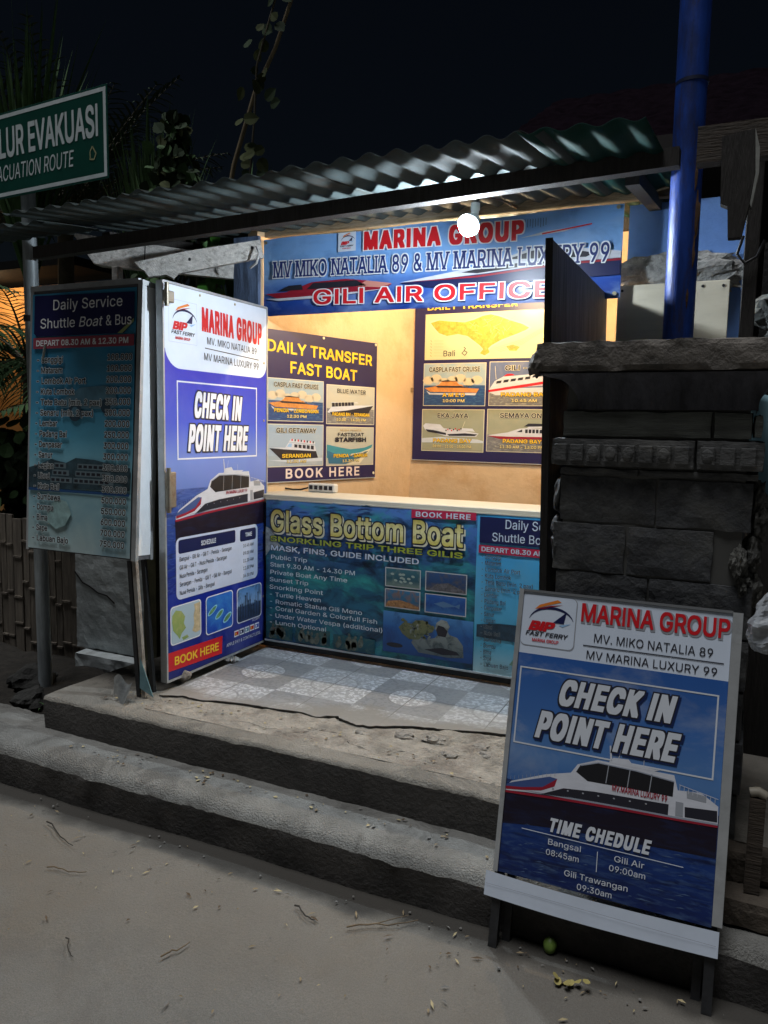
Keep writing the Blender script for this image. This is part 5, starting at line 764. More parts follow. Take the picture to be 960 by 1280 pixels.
k = PB(); nrm = Vector((-WLD.y, WLD.x)) * .08
q = [WL0, WL0 + WLD * 1.6, WL0 + WLD * 1.6 + nrm, WL0 + nrm]
k.add([(a.x, a.y, .3) for a in q] + [(a.x, a.y, 2.62) for a in q], [(0, 4, 5, 1), (1, 5, 6, 2), (2, 6, 7, 3), (3, 7, 4, 0), (4, 7, 6, 5)], WALL)
k.build('side_wall', kiosk)
k = PB(); k.box((-2.35, BY, .3), (0.0, BY + .1, 2.72), WALL); k.build('back_wall', kiosk)
k = PB(); k.box((-.50, 3.78, .3), (-.42, BY - .003, 2.6), WALL); k.build('partition_wall', kiosk)
k = PB(); k.box((-.53, 3.70, .33), (-.03, 3.775, 2.56), BLUEW); k.build('front_wall', kiosk)
k = PB()
k.rock((-.31, 3.68, 2.26), (.25, .05, .075), CEMENT, 4, .5, 14, 2.5); k.rock((-.42, 3.685, 2.24), (.14, .04, .07), CEMENT, 6, .4, 10, 3); k.rock((-.16, 3.685, 2.22), (.11, .04, .06), CEMENT, 8, .5, 10, 3)
k.build('cement_patch', kiosk)
k = PB(); k.box((-2.48, 3.56, 2.545), (-.28, 3.60, 2.615), mat('rafter_timber', (0.30, 0.22, 0.13), 0.85, var=.5, vscale=22, stretch=(.6, 6, 6), bump=.8, bscale=40, dirt=(.36, .33, .28), dscale=7, damt=.8), .004)
k.build('lintel_beam', kiosk)
k = PB(); k.box((-2.05, 4.722, 1.785), (-1.985, 4.729, 1.815), mat('old_tape', (.30, .2, .1), .7)); k.build('paint_scar', kiosk)
# jamb posts left of the counter
DW = mat('dark_timber', (0.030, 0.027, 0.025), 0.75, var=.4, vscale=14, stretch=(6, 6, .6), bump=.5, bscale=30)
k = PB(); k.box((-2.535, 3.488, .33), (-2.375, 3.512, 2.54), mat('pale_blue_post', (.13, .19, .32), .7, var=.4, vscale=6, stretch=(4, 4, .7), bump=.4, bscale=20, dirt=(.03, .035, .05), dscale=4, damt=.9), .003); k.build('jamb', kiosk)
k = PB(); k.box((-2.62, 3.66, .33), (-2.50, 3.72, 2.5), MATS['pale_blue_post']); k.build('post', kiosk)
k = PB(); k.box((-2.76, 3.80, .33), (-2.64, 3.86, 2.5), DW); k.build('post', kiosk)

# counter
CT = mat('counter_white', (0.56, 0.52, 0.43), 0.55, var=.08, vscale=6, dirt=(.45, .38, .28), dscale=3, damt=.5)
counter = thing('service_counter', 'white topped service counter across the front of the kiosk', 'counter', (-1.4, 3.6, .35))
k = PB(); k.box((-2.36, 3.47, .352), (-.50, 3.50, 1.135), DW); k.build('front_board', counter)
k = PB(); k.box((-2.37, 3.452, 1.160), (-.51, 3.76, 1.185), CT, .004); k.build('countertop', counter)
k = PB(); k.box((-2.36, 3.462, .352), (-.50, 3.469, .40), mat('gap_black', (.015, .015, .016), .6)); k.build('gap_strip', counter)  # black strip across the gap below the counter panel

# power strip on the counter
ps = thing('power_strip', 'white socket strip with a black lead under the left inner poster', 'power strip', (-2.15, 3.66, 1.186))
PSW = mat('socket_plastic', (.62, .60, .55), .45)
k = PB(); k.box((-2.19, 3.70, 1.187), (-2.02, 3.745, 1.235), PSW, .006); k.build('socket_body', ps)
for i in range(5):
    k = PB(); k.box((-2.178 + .031 * i, 3.697, 1.202), (-2.158 + .031 * i, 3.7005, 1.224), BLACK); k.build('socket', ps)
k = PB(); k.tube([(-2.19, 3.72, 1.21), (-2.24, 3.71, 1.195), (-2.30, 3.72, 1.192), (-2.36, 3.70, 1.20)], .005, BLACK, 8); k.build('lead', ps)

# roof
ZINC = mat('zinc_sheet', (0.060, 0.078, 0.080), 0.9, metal=.0, spec=.06, var=.25, vscale=3, stretch=(3, .5, 1), bump=.1, bscale=20, dirt=(.045, .05, .045), dscale=2.2, damt=.7, stain=(.06, .045, .035), sscale=1.6, samt=.5)
GREENS = mat('green_plastic_sheet', (0.012, 0.050, 0.043), 0.85, spec=.1, var=.2, vscale=5)
roof = thing('tin_roof', 'corrugated metal lean-to roof sheets on a dark front beam over the kiosk', 'roof', (-1.5, 3.6, 2.5))
def roofz(y): return 2.405 + (y - 2.3) * .135
def sheet(x0, x1, y0, y1, pitch, amp, dz, m, tilt=0.0, nm='roof_sheet'):
    nx = int((x1 - x0) / pitch * 10); k = PB()
    def f(a, b):
        x = x0 + (x1 - x0) * a; y = y0 + (y1 - y0) * b + tilt * (x - x0)
        w = math.sin(2 * math.pi * x / pitch)
        return (x, y, roofz(y) + dz + amp * w + .006 * noise.noise(Vector((x * 3, y * 2, 1))))
    k.grid(f, nx, 14, m); o = k.build(nm, roof); setmod(o, 'SOLIDIFY', thickness=.0016, offset=1); return o
sheet(-4.1, -2.85, 2.50, 2.86, .098, .010, -.012, ZINC, .03)
sheet(-2.9, -2.15, 2.36, 5.2, .098, .009, .004, ZINC, .0)
sheet(-2.21, -1.45, 2.33, 5.2, .098, .009, .006, ZINC, .015)
sheet(-1.52, -.58, 2.31, 5.2, .098, .0095, .008, ZINC, .0)
sheet(-.66, -.30, 2.28, 5.2, .100, .008, .004, GREENS, .06)
k = PB(); k.bar((-3.32, 2.90, 2.396), (-.25, 2.80, 2.451), .05, .060, DW); k.build('front_beam', roof)
k = PB(); k.bar((-2.9, 4.4, 2.66), (-.05, 4.4, 2.66), .05, .07, DW); k.build('purlin', roof)
for x in (-2.9, -.42):
    k = PB(); k.bar((x, 2.95, 2.452), (x, 5.1, 2.74), .05, .05, DW); k.build('rafter', roof)

# lamps
HOT = mat('lit_bulb_glass', (1, 1, 1), 0.3, emit=(0.80, 0.91, 1.0), estr=1850)
bulb = thing('light_bulb', 'bright white bulb hanging from the roof edge in front of the banner', 'light bulb', (-1.086, 3.09, 2.38))
LB = Vector((-1.066, 3.05, 2.367))
k = PB(); k.rock((0, 0, 0), (.036, .036, .041), HOT, 1, 0, 12, smooth=True); AIM = Vector((-.12, -.78, -.62)).normalized()          # opaque back added to keep light off the banner; dome faces street and steps
HOUSE = mat('lamp_housing', (.62, .64, .65), .45)
V0 = [Vector(v) for v in k.V]; F0 = k.F; k = PB(); kb = PB(); kk = {}
for f in F0:
    c = sum((V0[i] for i in f), Vector()) / 4
    (k if c.normalized().dot(AIM) > .05 else kb).add([V0[i] + LB for i in f], [(0, 1, 2, 3)], HOT if c.normalized().dot(AIM) > .05 else HOUSE, True)
k.build('dome', bulb)
kb.tube([LB - AIM * .004, LB - AIM * .012], .046, HOUSE, 20); kb.tube([LB - AIM * .012, LB - AIM * .07], .044, HOUSE, 20, taper=.5); kb.build('housing', bulb)
k = PB(); k.tube([LB - AIM * .062, LB - AIM * .075 + Vector((0, 0, .03))], .016, mat('socket_white', (.6, .62, .62), .4), 12)
k.tube([LB - AIM * .075 + Vector((0, 0, .028)), LB - AIM * .075 + Vector((0, 0, .055))], .019, MATS['socket_white'], 12); k.build('socket', bulb)
k = PB(); k.tube([LB - AIM * .075 + Vector((0, 0, .05)), LB + Vector((.02, .07, .122)), LB + Vector((.03, .13, .145)), LB + Vector((.05, .30, .172)), LB + Vector((.06, .505, .19))], .004, BLACK, 8); k.build('wire', bulb)
def point(name, loc, e, col, r):
    l = bpy.data.lights.new(name, 'POINT'); l.energy = e; l.color = col; l.shadow_soft_size = r
    o = bpy.data.objects.new(name, l); COL.objects.link(o); o.location = loc; return o
ib = thing('ceiling_bulb', 'warm bulb under the tin roof inside the kiosk', 'light bulb', (-1.35, 4.02, 2.50))
WARM = mat('lit_warm_glass', (1, .9, .7), .3, emit=(1, .73, .42), estr=1700)
k = PB(); k.rock((-1.35, 4.02, 2.50), (.03, .03, .036), WARM, 1, 0, 10, smooth=True); k.build('glass', ib)
k = PB(); k.tube([(-1.35, 4.02, 2.533), (-1.35, 4.02, 2.575)], .015, MATS['socket_white'], 12); k.tube([(-1.35, 4.02, 2.57), (-1.35, 4.02, 2.655)], .004, BLACK, 6); k.build('socket', ib)
# ------------------------------------------------------------------ printed artwork shared by the signs
FERRY = {
'hull': [(0.001, 0.462), (0.07, 0.466), (0.183, 0.473), (0.341, 0.48), (0.49, 0.484), (0.603, 0.489), (0.603, 0.406), (0.496, 0.402), (0.348, 0.395), (0.201, 0.39), (0.089, 0.379), (0.004, 0.368)],
'white': [(0.004, 0.478), (0.024, 0.496), (0.126, 0.536), (0.198, 0.555), (0.216, 0.583), (0.272, 0.606), (0.35, 0.605), (0.407, 0.605), (0.483, 0.605), (0.495, 0.566), (0.556, 0.571), (0.601, 0.544), (0.603, 0.496), (0.489, 0.491), (0.34, 0.487), (0.183, 0.48), (0.069, 0.472), (0.005, 0.465)],
'win1': [(0.213, 0.561), (0.224, 0.582), (0.273, 0.597), (0.38, 0.595), (0.484, 0.585), (0.483, 0.546), (0.355, 0.544), (0.248, 0.541)],
'win2': [(0.116, 0.476), (0.18, 0.506), (0.27, 0.515), (0.474, 0.523), (0.474, 0.493), (0.341, 0.489), (0.213, 0.484)],
'win3': [(0.516, 0.525), (0.599, 0.532), (0.601, 0.502), (0.518, 0.498)],
'door': [(0.492, 0.535), (0.512, 0.535), (0.513, 0.497), (0.493, 0.496)],
'rail': [(0.518, 0.57), (0.569, 0.564), (0.57, 0.548), (0.52, 0.55)],
'deck': [(0.006, 0.484), (0.03, 0.494), (0.137, 0.531), (0.16, 0.529), (0.119, 0.497), (0.057, 0.484), (0.006, 0.478)],
'deckred': [(0.006, 0.478), (0.057, 0.484), (0.119, 0.497), (0.16, 0.529), (0.154, 0.506), (0.115, 0.486), (0.058, 0.476), (0.007, 0.469)],
'radar': [(0.302, 0.604), (0.315, 0.621), (0.358, 0.624), (0.369, 0.612), (0.444, 0.610), (0.426, 0.604)],
'mast': [(0.307, 0.61), (0.302, 0.653), (0.306, 0.654), (0.313, 0.611)],
'stripe': [(0.001, 0.466), (0.069, 0.47), (0.183, 0.478), (0.341, 0.485), (0.49, 0.489), (0.603, 0.494), (0.603, 0.488), (0.49, 0.483), (0.341, 0.478), (0.184, 0.471), (0.07, 0.463), (0.002, 0.459)]}
HULL = mat_print('print_hull', [(0, (.006, .006, .016)), (1, (.014, .006, .016))], 0, 1, cloud=(.012, .018, .06), camt=.7, cscale=9, stretch=(1, 1, 5))
BOATW = mat('print_boat_white', (.60, .62, .68), .4, var=.10, vscale=14, stretch=(1, 1, 3))
def ferry(k, fx, name_text=None, z=2):
    m = {'hull': HULL, 'white': BOATW, 'win1': BLACK, 'win2': INK, 'win3': INK, 'door': GREY, 'rail': GREY, 'deck': mat('print_deck_blue', (.05, .09, .25), .4), 'deckred': DRED, 'radar': BOATW, 'mast': BOATW, 'stripe': DRED}
    zz = {'hull': z, 'white': z + 1, 'radar': z + 1, 'mast': z + 1}
    for a, p in FERRY.items(): k.poly([fx(q) for q in p], m[a], zz.get(a, z + 2 if a != 'stripe' else z + 3))
    k.poly([fx(q) for q in ((.06, .476), (.18, .484), (.34, .490), (.49, .494), (.603, .499), (.603, .494), (.49, .489), (.34, .485), (.18, .478))], mat('print_boat_shade', (.30, .33, .40), .4), z + 2)
    k.poly([fx(q) for q in ((.225, .583), (.275, .600), (.38, .598), (.484, .589), (.484, .586), (.38, .595), (.274, .597), (.226, .580))], MATS['print_boat_shade'], z + 3)
    for q in range(9): k.line(fx((.500 + .0115 * q, .566 - .002 * q)), fx((.500 + .0115 * q, .582 - .002 * q)), .0012, BOATW, z + 2)
    k.line(fx((.498, .582)), fx((.600, .563)), .0016, BOATW, z + 2); k.line(fx((.33, .62)), fx((.335, .648)), .0018, BOATW, z + 2); k.line(fx((.40, .61)), fx((.40, .632)), .0015, BOATW, z + 2)
    for q in range(12): k.line(fx((.02 + .012 * q, .50 + .0032 * q)), fx((.02 + .012 * q, .511 + .0032 * q)), .0009, GREY, z + 2)
    for q in range(7): k.ell(*fx((.15 + .044 * q, .4995 + .002 * q)), .003, .0024, GREY, z + 4, 8)
    for t in (.30, .36, .42): k.line(fx((t, .545)), fx((t + .004, .596)), .0025, GREY, z + 3)
    if name_text:
        a, b = fx((.318, .533)), fx((.470, .533)); 
        k.text('b', name_text, a[0], a[1] - .004, .016, DRED, w=b[0] - a[0], z=z + 4)
LOGOA = mat('logo_orange', (.75, .22, .03), .4)
def logo(k, x, zz, s, z=3):
    """ferry company emblem: a swoosh over lettering; s = width"""
    def arc(cx, cz, rx, rz, a0, a1, w0, w1, m, zl):
        o = []; i_ = []
        for t in range(13):
            a = R(a0 + (a1 - a0) * t / 12); w = w0 + (w1 - w0) * math.sin(math.pi * t / 12)
            o.append((cx + rx * math.cos(a), cz + rz * math.sin(a))); i_.append((cx + (rx - w) * math.cos(a), cz + (rz - w) * math.sin(a)))
        k.poly(o + i_[::-1], m, zl)
    arc(x + .56 * s, zz + .50 * s, .46 * s, .32 * s, 172, 12, .006 * s, .055 * s, NAVY, z)
    k.poly([(x + .30 * s, zz + .84 * s), (x + .66 * s, zz + .97 * s), (x + .74 * s, zz + .93 * s), (x + .46 * s, zz + .84 * s), (x + .20 * s, zz + .74 * s)], LOGOA, z)
    k.poly([(x + .24 * s, zz + .75 * s), (x + .52 * s, zz + .84 * s), (x + .78 * s, zz + .88 * s), (x + .60 * s, zz + .83 * s), (x + .38 * s, zz + .76 * s)], DRED, z)
    k.poly([(x + .60 * s, zz + .50 * s), (x + .86 * s, zz + .74 * s), (x + .82 * s, zz + .50 * s)], NAVY, z + 1)
    k.poly([(x + .72 * s, zz + .46 * s), (x + .97 * s, zz + .52 * s), (x + .80 * s, zz + .43 * s)], LBLUE, z)
    k.text('h', 'BIP', x + .10 * s, zz + .32 * s, .17 * s, RED, w=.50 * s, z=z + 1, shear=.25)
    k.text('b', 'FAST FERRY', x + .05 * s, zz + .20 * s, .085 * s, INK, w=.86 * s, z=z + 1, shear=.2)
    k.text('b', 'MARINA GROUP', x + .20 * s, zz + .08 * s, .065 * s, RED, w=.55 * s, z=z + 1)
ALU = mat('aluminium_frame', (.50, .52, .53), .4, metal=.5, var=.15, vscale=8, dirt=(.2, .2, .2), dscale=5, damt=.5)
STEEL = mat('black_steel', (.018, .019, .021), .45, var=.4, vscale=30, bump=.2)
GUM = mat('grommet_metal', (.5, .45, .3), .4, metal=.8)

# ------------------------------------------------------------------ A-frame sign
def aframe():
    W, H = .622, 1.078
    mt = upright((-.605, 2.10, .001), (1, 0, 0), (0, .24, 1.047))
    t = thing('folding_sign', 'leaning folding sign headed with red lettering and a check in notice, standing on the street', 'sign', mtx=mt)
    k = PB()
    for a, b in (((0, .002, 0), (.026, .030, H)), ((W - .026, .002, 0), (W, .030, H)), ((.0265, .002, H - .026), (W - .0265, .030, H)), ((.0265, .002, .16), (W - .0265, .028, .19))): k.box(a, b, STEEL)
    k.build('front_frame', t, local=True)
    for x in (.03, W - .055):
        k = PB(); k.bar((x + .012, .036, H - .02), (x + .012, .060, -.004), .024, .024, STEEL, up=(0, -1, 0)); k.build('rear_leg', t, local=True)
    k = PB(); k.box((-.004, -.006, .224), (.010, .0015, H + .004), ALU); k.box((W - .014, -.006, .232), (W + .012, .0015, H), ALU); k.box((.0102, -.005, H - .004), (W - .0142, .0015, H + .004), mat('grey_edge', (.2, .21, .22), .5, metal=.4)); k.build('edge_strip', t, local=True)
    PX0, PX1 = .0103, W - .0145
    sky_ = mat_print('a_sign_sky', [(0, (.003, .010, .055)), (.22, (.006, .035, .15)), (.34, (.012, .07, .26)), (.42, (.025, .12, .37)), (.55, (.09, .21, .46)), (.75, (.05, .15, .42)), (1, (.025, .10, .35))], .22, .885, cloud=(.32, .38, .50), camt=.55, cscale=4.2, stretch=(1, 1, 1.6))
    sea_ = mat_print('a_sign_sea', [(0, (.004, .014, .09)), (.5, (.008, .035, .17)), (1, (.012, .03, .12))], .22, .52, cloud=(.004, .008, .04), camt=.9, cscale=9, stretch=(1, 1, 5), c2=(.07, .13, .26), c2amt=.5, c2scale=16)
    k = INKPB()
    k.box((PX0, -.0006, .225), (PX1, .0015, H - .005), WHITE)
    k.rect(PX0, .225, PX1, .885, sky_, 0)
    k.poly([(PX0, .225), (PX1, .225), (PX1, .52), (.45, .50), (.2, .49), (PX0, .50)], sea_, 1)
    for i in range(46):
        x = rnd.uniform(.05, .58); zz = rnd.uniform(.24, .40); w = rnd.uniform(.01, .05)
        k.poly([(x, zz), (x + w, zz + .002), (x + w * .6, zz + .004)], mat('print_glint', (.07, .12, .24), .4), 2)
    pp = k.build('printed_panel', t, local=True)
    k = INKPB(); ferry(k, lambda p: (max(PX0, min(PX1, p[0] + .003)), p[1]), 'MV.MARINA LUXURY 99'); k.build('ferry_picture', pp, local=True)
    k = INKPB(); k.rrect(.012, .908, .178, 1.066, .016, GREY, 1); k.rrect(.012, .911, .175, 1.066, .016, WHITE, 2); logo(k, .018, .912, .150, 4); k.build('logo', pp, local=True)
    k = INKPB()
    k.text('b', 'MARINA GROUP', .188, 1.004, .052, RED, w=.416, halo=None, shadow=GREY, hst='h', sh=(.003, -.003), z=4)
    k.text('r', 'MV. MIKO NATALIA 89', .232, .945, .025, INK, w=.334, z=3); k.text('r', 'MV MARINA LUXURY 99', .214, .894, .024, INK, w=.366, z=3)
    k.line((.204, .932), (.593, .932), .003, INK, 3); k.build('title_lettering', pp, local=True)
    PALE = mat('print_pale', (.62, .66, .72), .4)
    k = INKPB()
    k.frame(.020, .611, .587, .844, .0045, PALE, 2)
    SH = mat('print_shadow_blue', (.008, .02, .09), .4)
    k.text('i', 'CHECK IN', .144, .749, .070, PALE, w=.322, z=6, shear=.20, track=.045, halo=INK, hst='j', shadow=SH, sh=(.005, -.005))
    k.text('i', 'POINT HERE', .084, .643, .073, PALE, w=.398, z=6, shear=.20, track=.045, halo=INK, hst='j', shadow=SH, sh=(.005, -.005))
    k.build('notice_lettering', pp, local=True)
    k = INKPB()
    k.text('i', 'TIME CHEDULE', .150, .377, .036, PALE, w=.284, z=8, shear=.16, track=.06)
    k.line((.071, .366), (.527, .364), .0022, PALE, 8); k.line((.296, .351), (.297, .294), .0020, PALE, 8)
    for s, x, zz, w in (('Bangsal', .151, .338, .099), ('08:45am', .148, .308, .099), ('Gili Air', .342, .335, .084), ('09:00am', .330, .307, .102), ('Gili Trawangan', .206, .262, .182), ('09:30am', .245, .233, .101)):
        q = INKPB(); q.text('r', s, x, zz, .0165, PALE, w=w, z=8); q.build('timetable_line', pp, local=True)
    k.build('timetable_lettering', pp, local=True)
    # loose white strip of vinyl along the bottom edge
    k = PB()
    def f(a, b):
        x = -.024 + .652 * a; bulge = .0085 + .0015 * math.sin(a * 7)
        return (x, -bulge, .150 + .072 * b - .008 * math.sin(a * 3.1) + .010 * (1 - b) * a * .3)
    k.grid(f, 40, 4, mat('vinyl_white', (.58, .65, .76), .45, var=.08, vscale=5))
    o = k.build('vinyl_flap', t, local=True)
    k = INKPB(); k.L0 = .0125; k.line((-.02, .186), (.622, .184), .0012, GREY, 0); k.build('crease', t, local=True)
aframe()

# ------------------------------------------------------------------ check-in door leaf (open at right angles)
def door_leaf():
    W, H = .805, 1.788
    mt = upright((-2.32, 2.68, .375), (0, 1, 0), (0, 0, 1))
    t = thing('door_board', 'tall blue printed door leaf with check in notice and ferry, standing open beside the tiles', 'door', mtx=mt)
    BLUE1 = mat_print('door_blue', [(0, (.004, .012, .16)), (.19, (.006, .018, .28)), (.30, (.014, .05, .26)), (.44, (.035, .085, .34)), (.495, (.13, .21, .54)), (.56, (.17, .26, .64)), (.66, (.06, .10, .60)), (.80, (.028, .035, .48)), (1, (.035, .045, .52))], 0, 1.788, cloud=(.16, .2, .6), camt=.3, cscale=3)
    SEA = mat_print('door_sea', [(0, (.008, .015, .22)), (.5, (.014, .045, .26)), (1, (.05, .10, .36))], .40, .88, cloud=(.004, .01, .05), camt=.95, cscale=7, stretch=(1, 1, 5), c2=(.12, .2, .5), c2amt=.5, c2scale=14)
    k = INKPB(); k.box((.004, 0, .004), (W - .004, .028, H - .004), mat('door_core', (.10, .10, .12), .6)); k.rect(.006, .006, W - .006, H - .006, BLUE1, 0)
    k.poly([(.006, .40), (W - .006, .40), (W - .006, .872), (.006, .878)], SEA, 1)
    hd = [(.006, H - .006), (.006, 1.50)] + [(.11 - .104 * math.cos(R(a)), 1.525 - .105 * math.sin(R(a))) for a in range(10, 91, 10)] + [(W - .08 + .074 * math.sin(R(a)), 1.49 - .07 * math.cos(R(a))) for a in range(0, 91, 15)] + [(W - .006, H - .006)]
    k.poly(hd, mat('print_sky_white', (.72, .79, .90), .38, var=.05), 2)
    pp = k.build('printed_panel', t, local=True)
    k = PB()
    for a, b in (((-.006, -.004, -.004), (.0035, .032, H + .004)), ((W - .0035, -.003, -.004), (W + .006, .032, H + .004)), ((.0036, -.003, H - .0035), (W - .0036, .032, H + .006)), ((.0036, -.003, -.006), (W - .0036, .032, .0035))): k.box(a, b, ALU)
    k.build('edge_strip', t, local=True)
    for zz in (1.70, .80):
        k = PB(); k.box((-.008, -.020, zz), (.055, -.0045, zz + (.05 if zz > 1 else .16)), mat('hinge_metal', (.33, .30, .24), .45, metal=.7, dirt=(.2, .1, .05), dscale=20, damt=.6), .004); k.tube([(.0, -.022, zz - .02), (.0, -.022, zz + (.08 if zz > 1 else .18))], .010, MATS['hinge_metal'], 10)
        k.build('hinge', t, local=True)
    PB().studs('screw', t, [(.25, -.001, 1.765), (.52, -.001, 1.765), (W - .03, -.001, .25), (W - .03, -.001, .6), (W - .03, -.001, 1.2), (W - .03, -.001, 1.5)], (0, -.003, 0), .006, GUM)
    sx = .723 / .605
    k = INKPB(); ferry(k, lambda p: (.062 + p[0] * sx, .770 + (p[1] - .487) * 1.42), 'MV.MARINA LUXURY 99'); k.build('ferry_picture', pp, local=True)
    k = INKPB(); k.frame(.034, 1.535, .228, 1.722, .002, mat('print_faint', (.55, .6, .72), .4), 3); logo(k, .040, 1.535, .185, 4); k.build('logo', pp, local=True)
    k = INKPB()
    k.text('i', 'MARINA GROUP', .262, 1.612, .098, RED, w=.490, z=5, rise=-.035, track=.05)
    k.text('r', 'MV. MIKO NATALIA 89', .298, 1.550, .033, INK, w=.413, z=5, rise=-.03); k.text('r', 'MV MARINA LUXURY 99', .275, 1.474, .034, INK, w=.454, z=5, rise=-.03)
    k.line((.285, 1.530), (.726, 1.512), .004, INK, 5); k.build('title_lettering', pp, local=True)
    PALE = mat('print_pale2', (.80, .82, .88), .4)
    k = INKPB(); k.frame(.083, 1.012, .710, 1.368, .007, PALE, 4)
    k.text('i', 'CHECK IN', .200, 1.212, .108, PALE, w=.365, z=8, shear=.18, track=.045, halo=INK, hst='j', rise=-.03)
    k.text('i', 'POINT HERE', .155, 1.056, .112, PALE, w=.462, z=8, shear=.18, track=.045, halo=INK, hst='j', rise=-.012); k.build('notice_lettering', pp, local=True)
    k = INKPB(); k.rrect(.066, .366, .718, .655, .03, mat('print_card', (.55, .63, .82), .4, var=.08), 3); k.rrect(.083, .580, .520, .644, .012, NAVY, 4); k.rrect(.560, .576, .702, .638, .012, NAVY, 4)
    k.text('b', 'SCHEDULE', .245, .600, .022, WHITE, w=.115, z=6); k.text('b', 'TIME', .605, .598, .020, WHITE, w=.06, z=6)
    for i, (a, b, w) in enumerate((('Bangsal - Gili Air - Gili T - Penida - Serangan', '10.45 AM', .40), ('Gili Air - Gili T - Nusa Penida - Serangan', '09.00 AM', .36), ('Nusa Penida - Serangan', '11.30 AM', .205), ('Serangan - Penida - Gili T - Gili Air - Bangsal', '12.30 PM', .40), ('Nusa Penida - Gilis - Bangsal', '14.30 PM', .26))):
        zz = .545 - .0395 * i
        q = INKPB(); q.text('r', a, .088, zz, .020, INK, w=w, z=6); q.text('r', b, .585, zz - .001, .017, INK, w=.095, z=6); q.build('schedule_line', pp, local=True)
    k.build('schedule_card', pp, local=True)
    m1 = mat_print('map_land', [(0, (.40, .52, .62)), (1, (.45, .60, .70))], 0, 1, cloud=(.35, .55, .62), camt=.4)
    k = INKPB(); k.rrect(.023, .160, .243, .342, .02, PALE, 3); k.rrect(.028, .165, .238, .337, .018, m1, 4)
    lnd = mat_print('map_green', [(0, (.22, .34, .10)), (1, (.35, .42, .14))], .15, .34, cloud=(.5, .45, .2), camt=.5, cscale=30); tan = mat('map_tan', (.55, .45, .28), .4, var=.3, vscale=40)
    k.poly([(.035, .30), (.06, .322), (.10, .31), (.125, .28), (.115, .25), (.13, .225), (.10, .205), (.085, .18), (.07, .2), (.04, .23), (.033, .27)], lnd, 5)
    k.poly([(.19, .325), (.235, .33), (.236, .19), (.20, .185), (.175, .2), (.19, .23), (.185, .27), (.195, .3)], tan, 5); k.poly([(.10, .185), (.14, .19), (.15, .175), (.11, .17)], lnd, 5)
    k.build('map_picture', pp, local=True)
    k = INKPB(); k.rrect(.279, .148, .498, .340, .02, PALE, 3); k.rrect(.284, .153, .493, .335, .018, mat_print('reef_blue', [(0, (.012, .06, .42)), (1, (.03, .16, .62))], .15, .34, cloud=(.06, .3, .7), camt=.6, cscale=9), 4)
    for cx, cz, rx, rz in ((.33, .265, .042, .014), (.385, .235, .038, .016), (.45, .205, .04, .017)):
        k.ell(cx, cz, rx, rz, mat('reef_pale', (.25, .58, .78), .4), 5, rot=.5); k.ell(cx, cz, rx * .8, rz * .65, mat('islet_green', (.12, .28, .14), .4, var=.4, vscale=40), 6, rot=.5)
    k.build('islands_picture', pp, local=True)
    k = INKPB(); k.rrect(.532, .148, .755, .334, .02, PALE, 3); k.rrect(.537, .153, .750, .329, .018, mat_print('pier_sky', [(0, (.03, .05, .12)), (.45, (.06, .12, .25)), (.5, (.25, .40, .65)), (1, (.10, .28, .62))], .15, .33, cloud=(.02, .03, .05), camt=.9, cscale=22, stretch=(1, 1, .5)), 4)
    for i in range(14):
        x = .545 + i * .0145; hh = rnd.uniform(.05, .13); k.rect(x, .165, x + .006, .165 + hh, INK, 5); k.ell(x + .003, .165 + hh, .005, .006, INK, 5, 8)
    k.build('jetty_picture', pp, local=True)
    k = INKPB()
    k.poly([(.006, .045), (.404, .028), (.410, .118), (.006, .132)], RED, 4); k.text('b', 'BOOK HERE', .045, .066, .038, YEL, w=.335, z=6, rise=-.035)
    k.build('booking_lettering', pp, local=True)
    k = INKPB()
    k.text('r', 'ACCEPT', .668, .134, .012, PALE, w=.07, z=5)
    for i, m in enumerate((RED, NAVY, mat('pay_teal', (.1, .3, .4), .4), RED, mat('pay_blue', (.06, .1, .5), .4))):
        k.rect(.508 + .046 * i, .085, .548 + .046 * i, .118, PALE, 4); k.rect(.512 + .046 * i, .092, .544 + .046 * i, .111, m, 5); k.ell(.522 + .046 * i, .1015, .006, .006, YEL if i in (0, 3) else PALE, 6, 10)
    k.text('r', 'APPLE PAY & CONTACTLESS..', .442, .050, .0165, PALE, w=.311, z=5); k.build('payment_lettering', pp, local=True)
door_leaf()

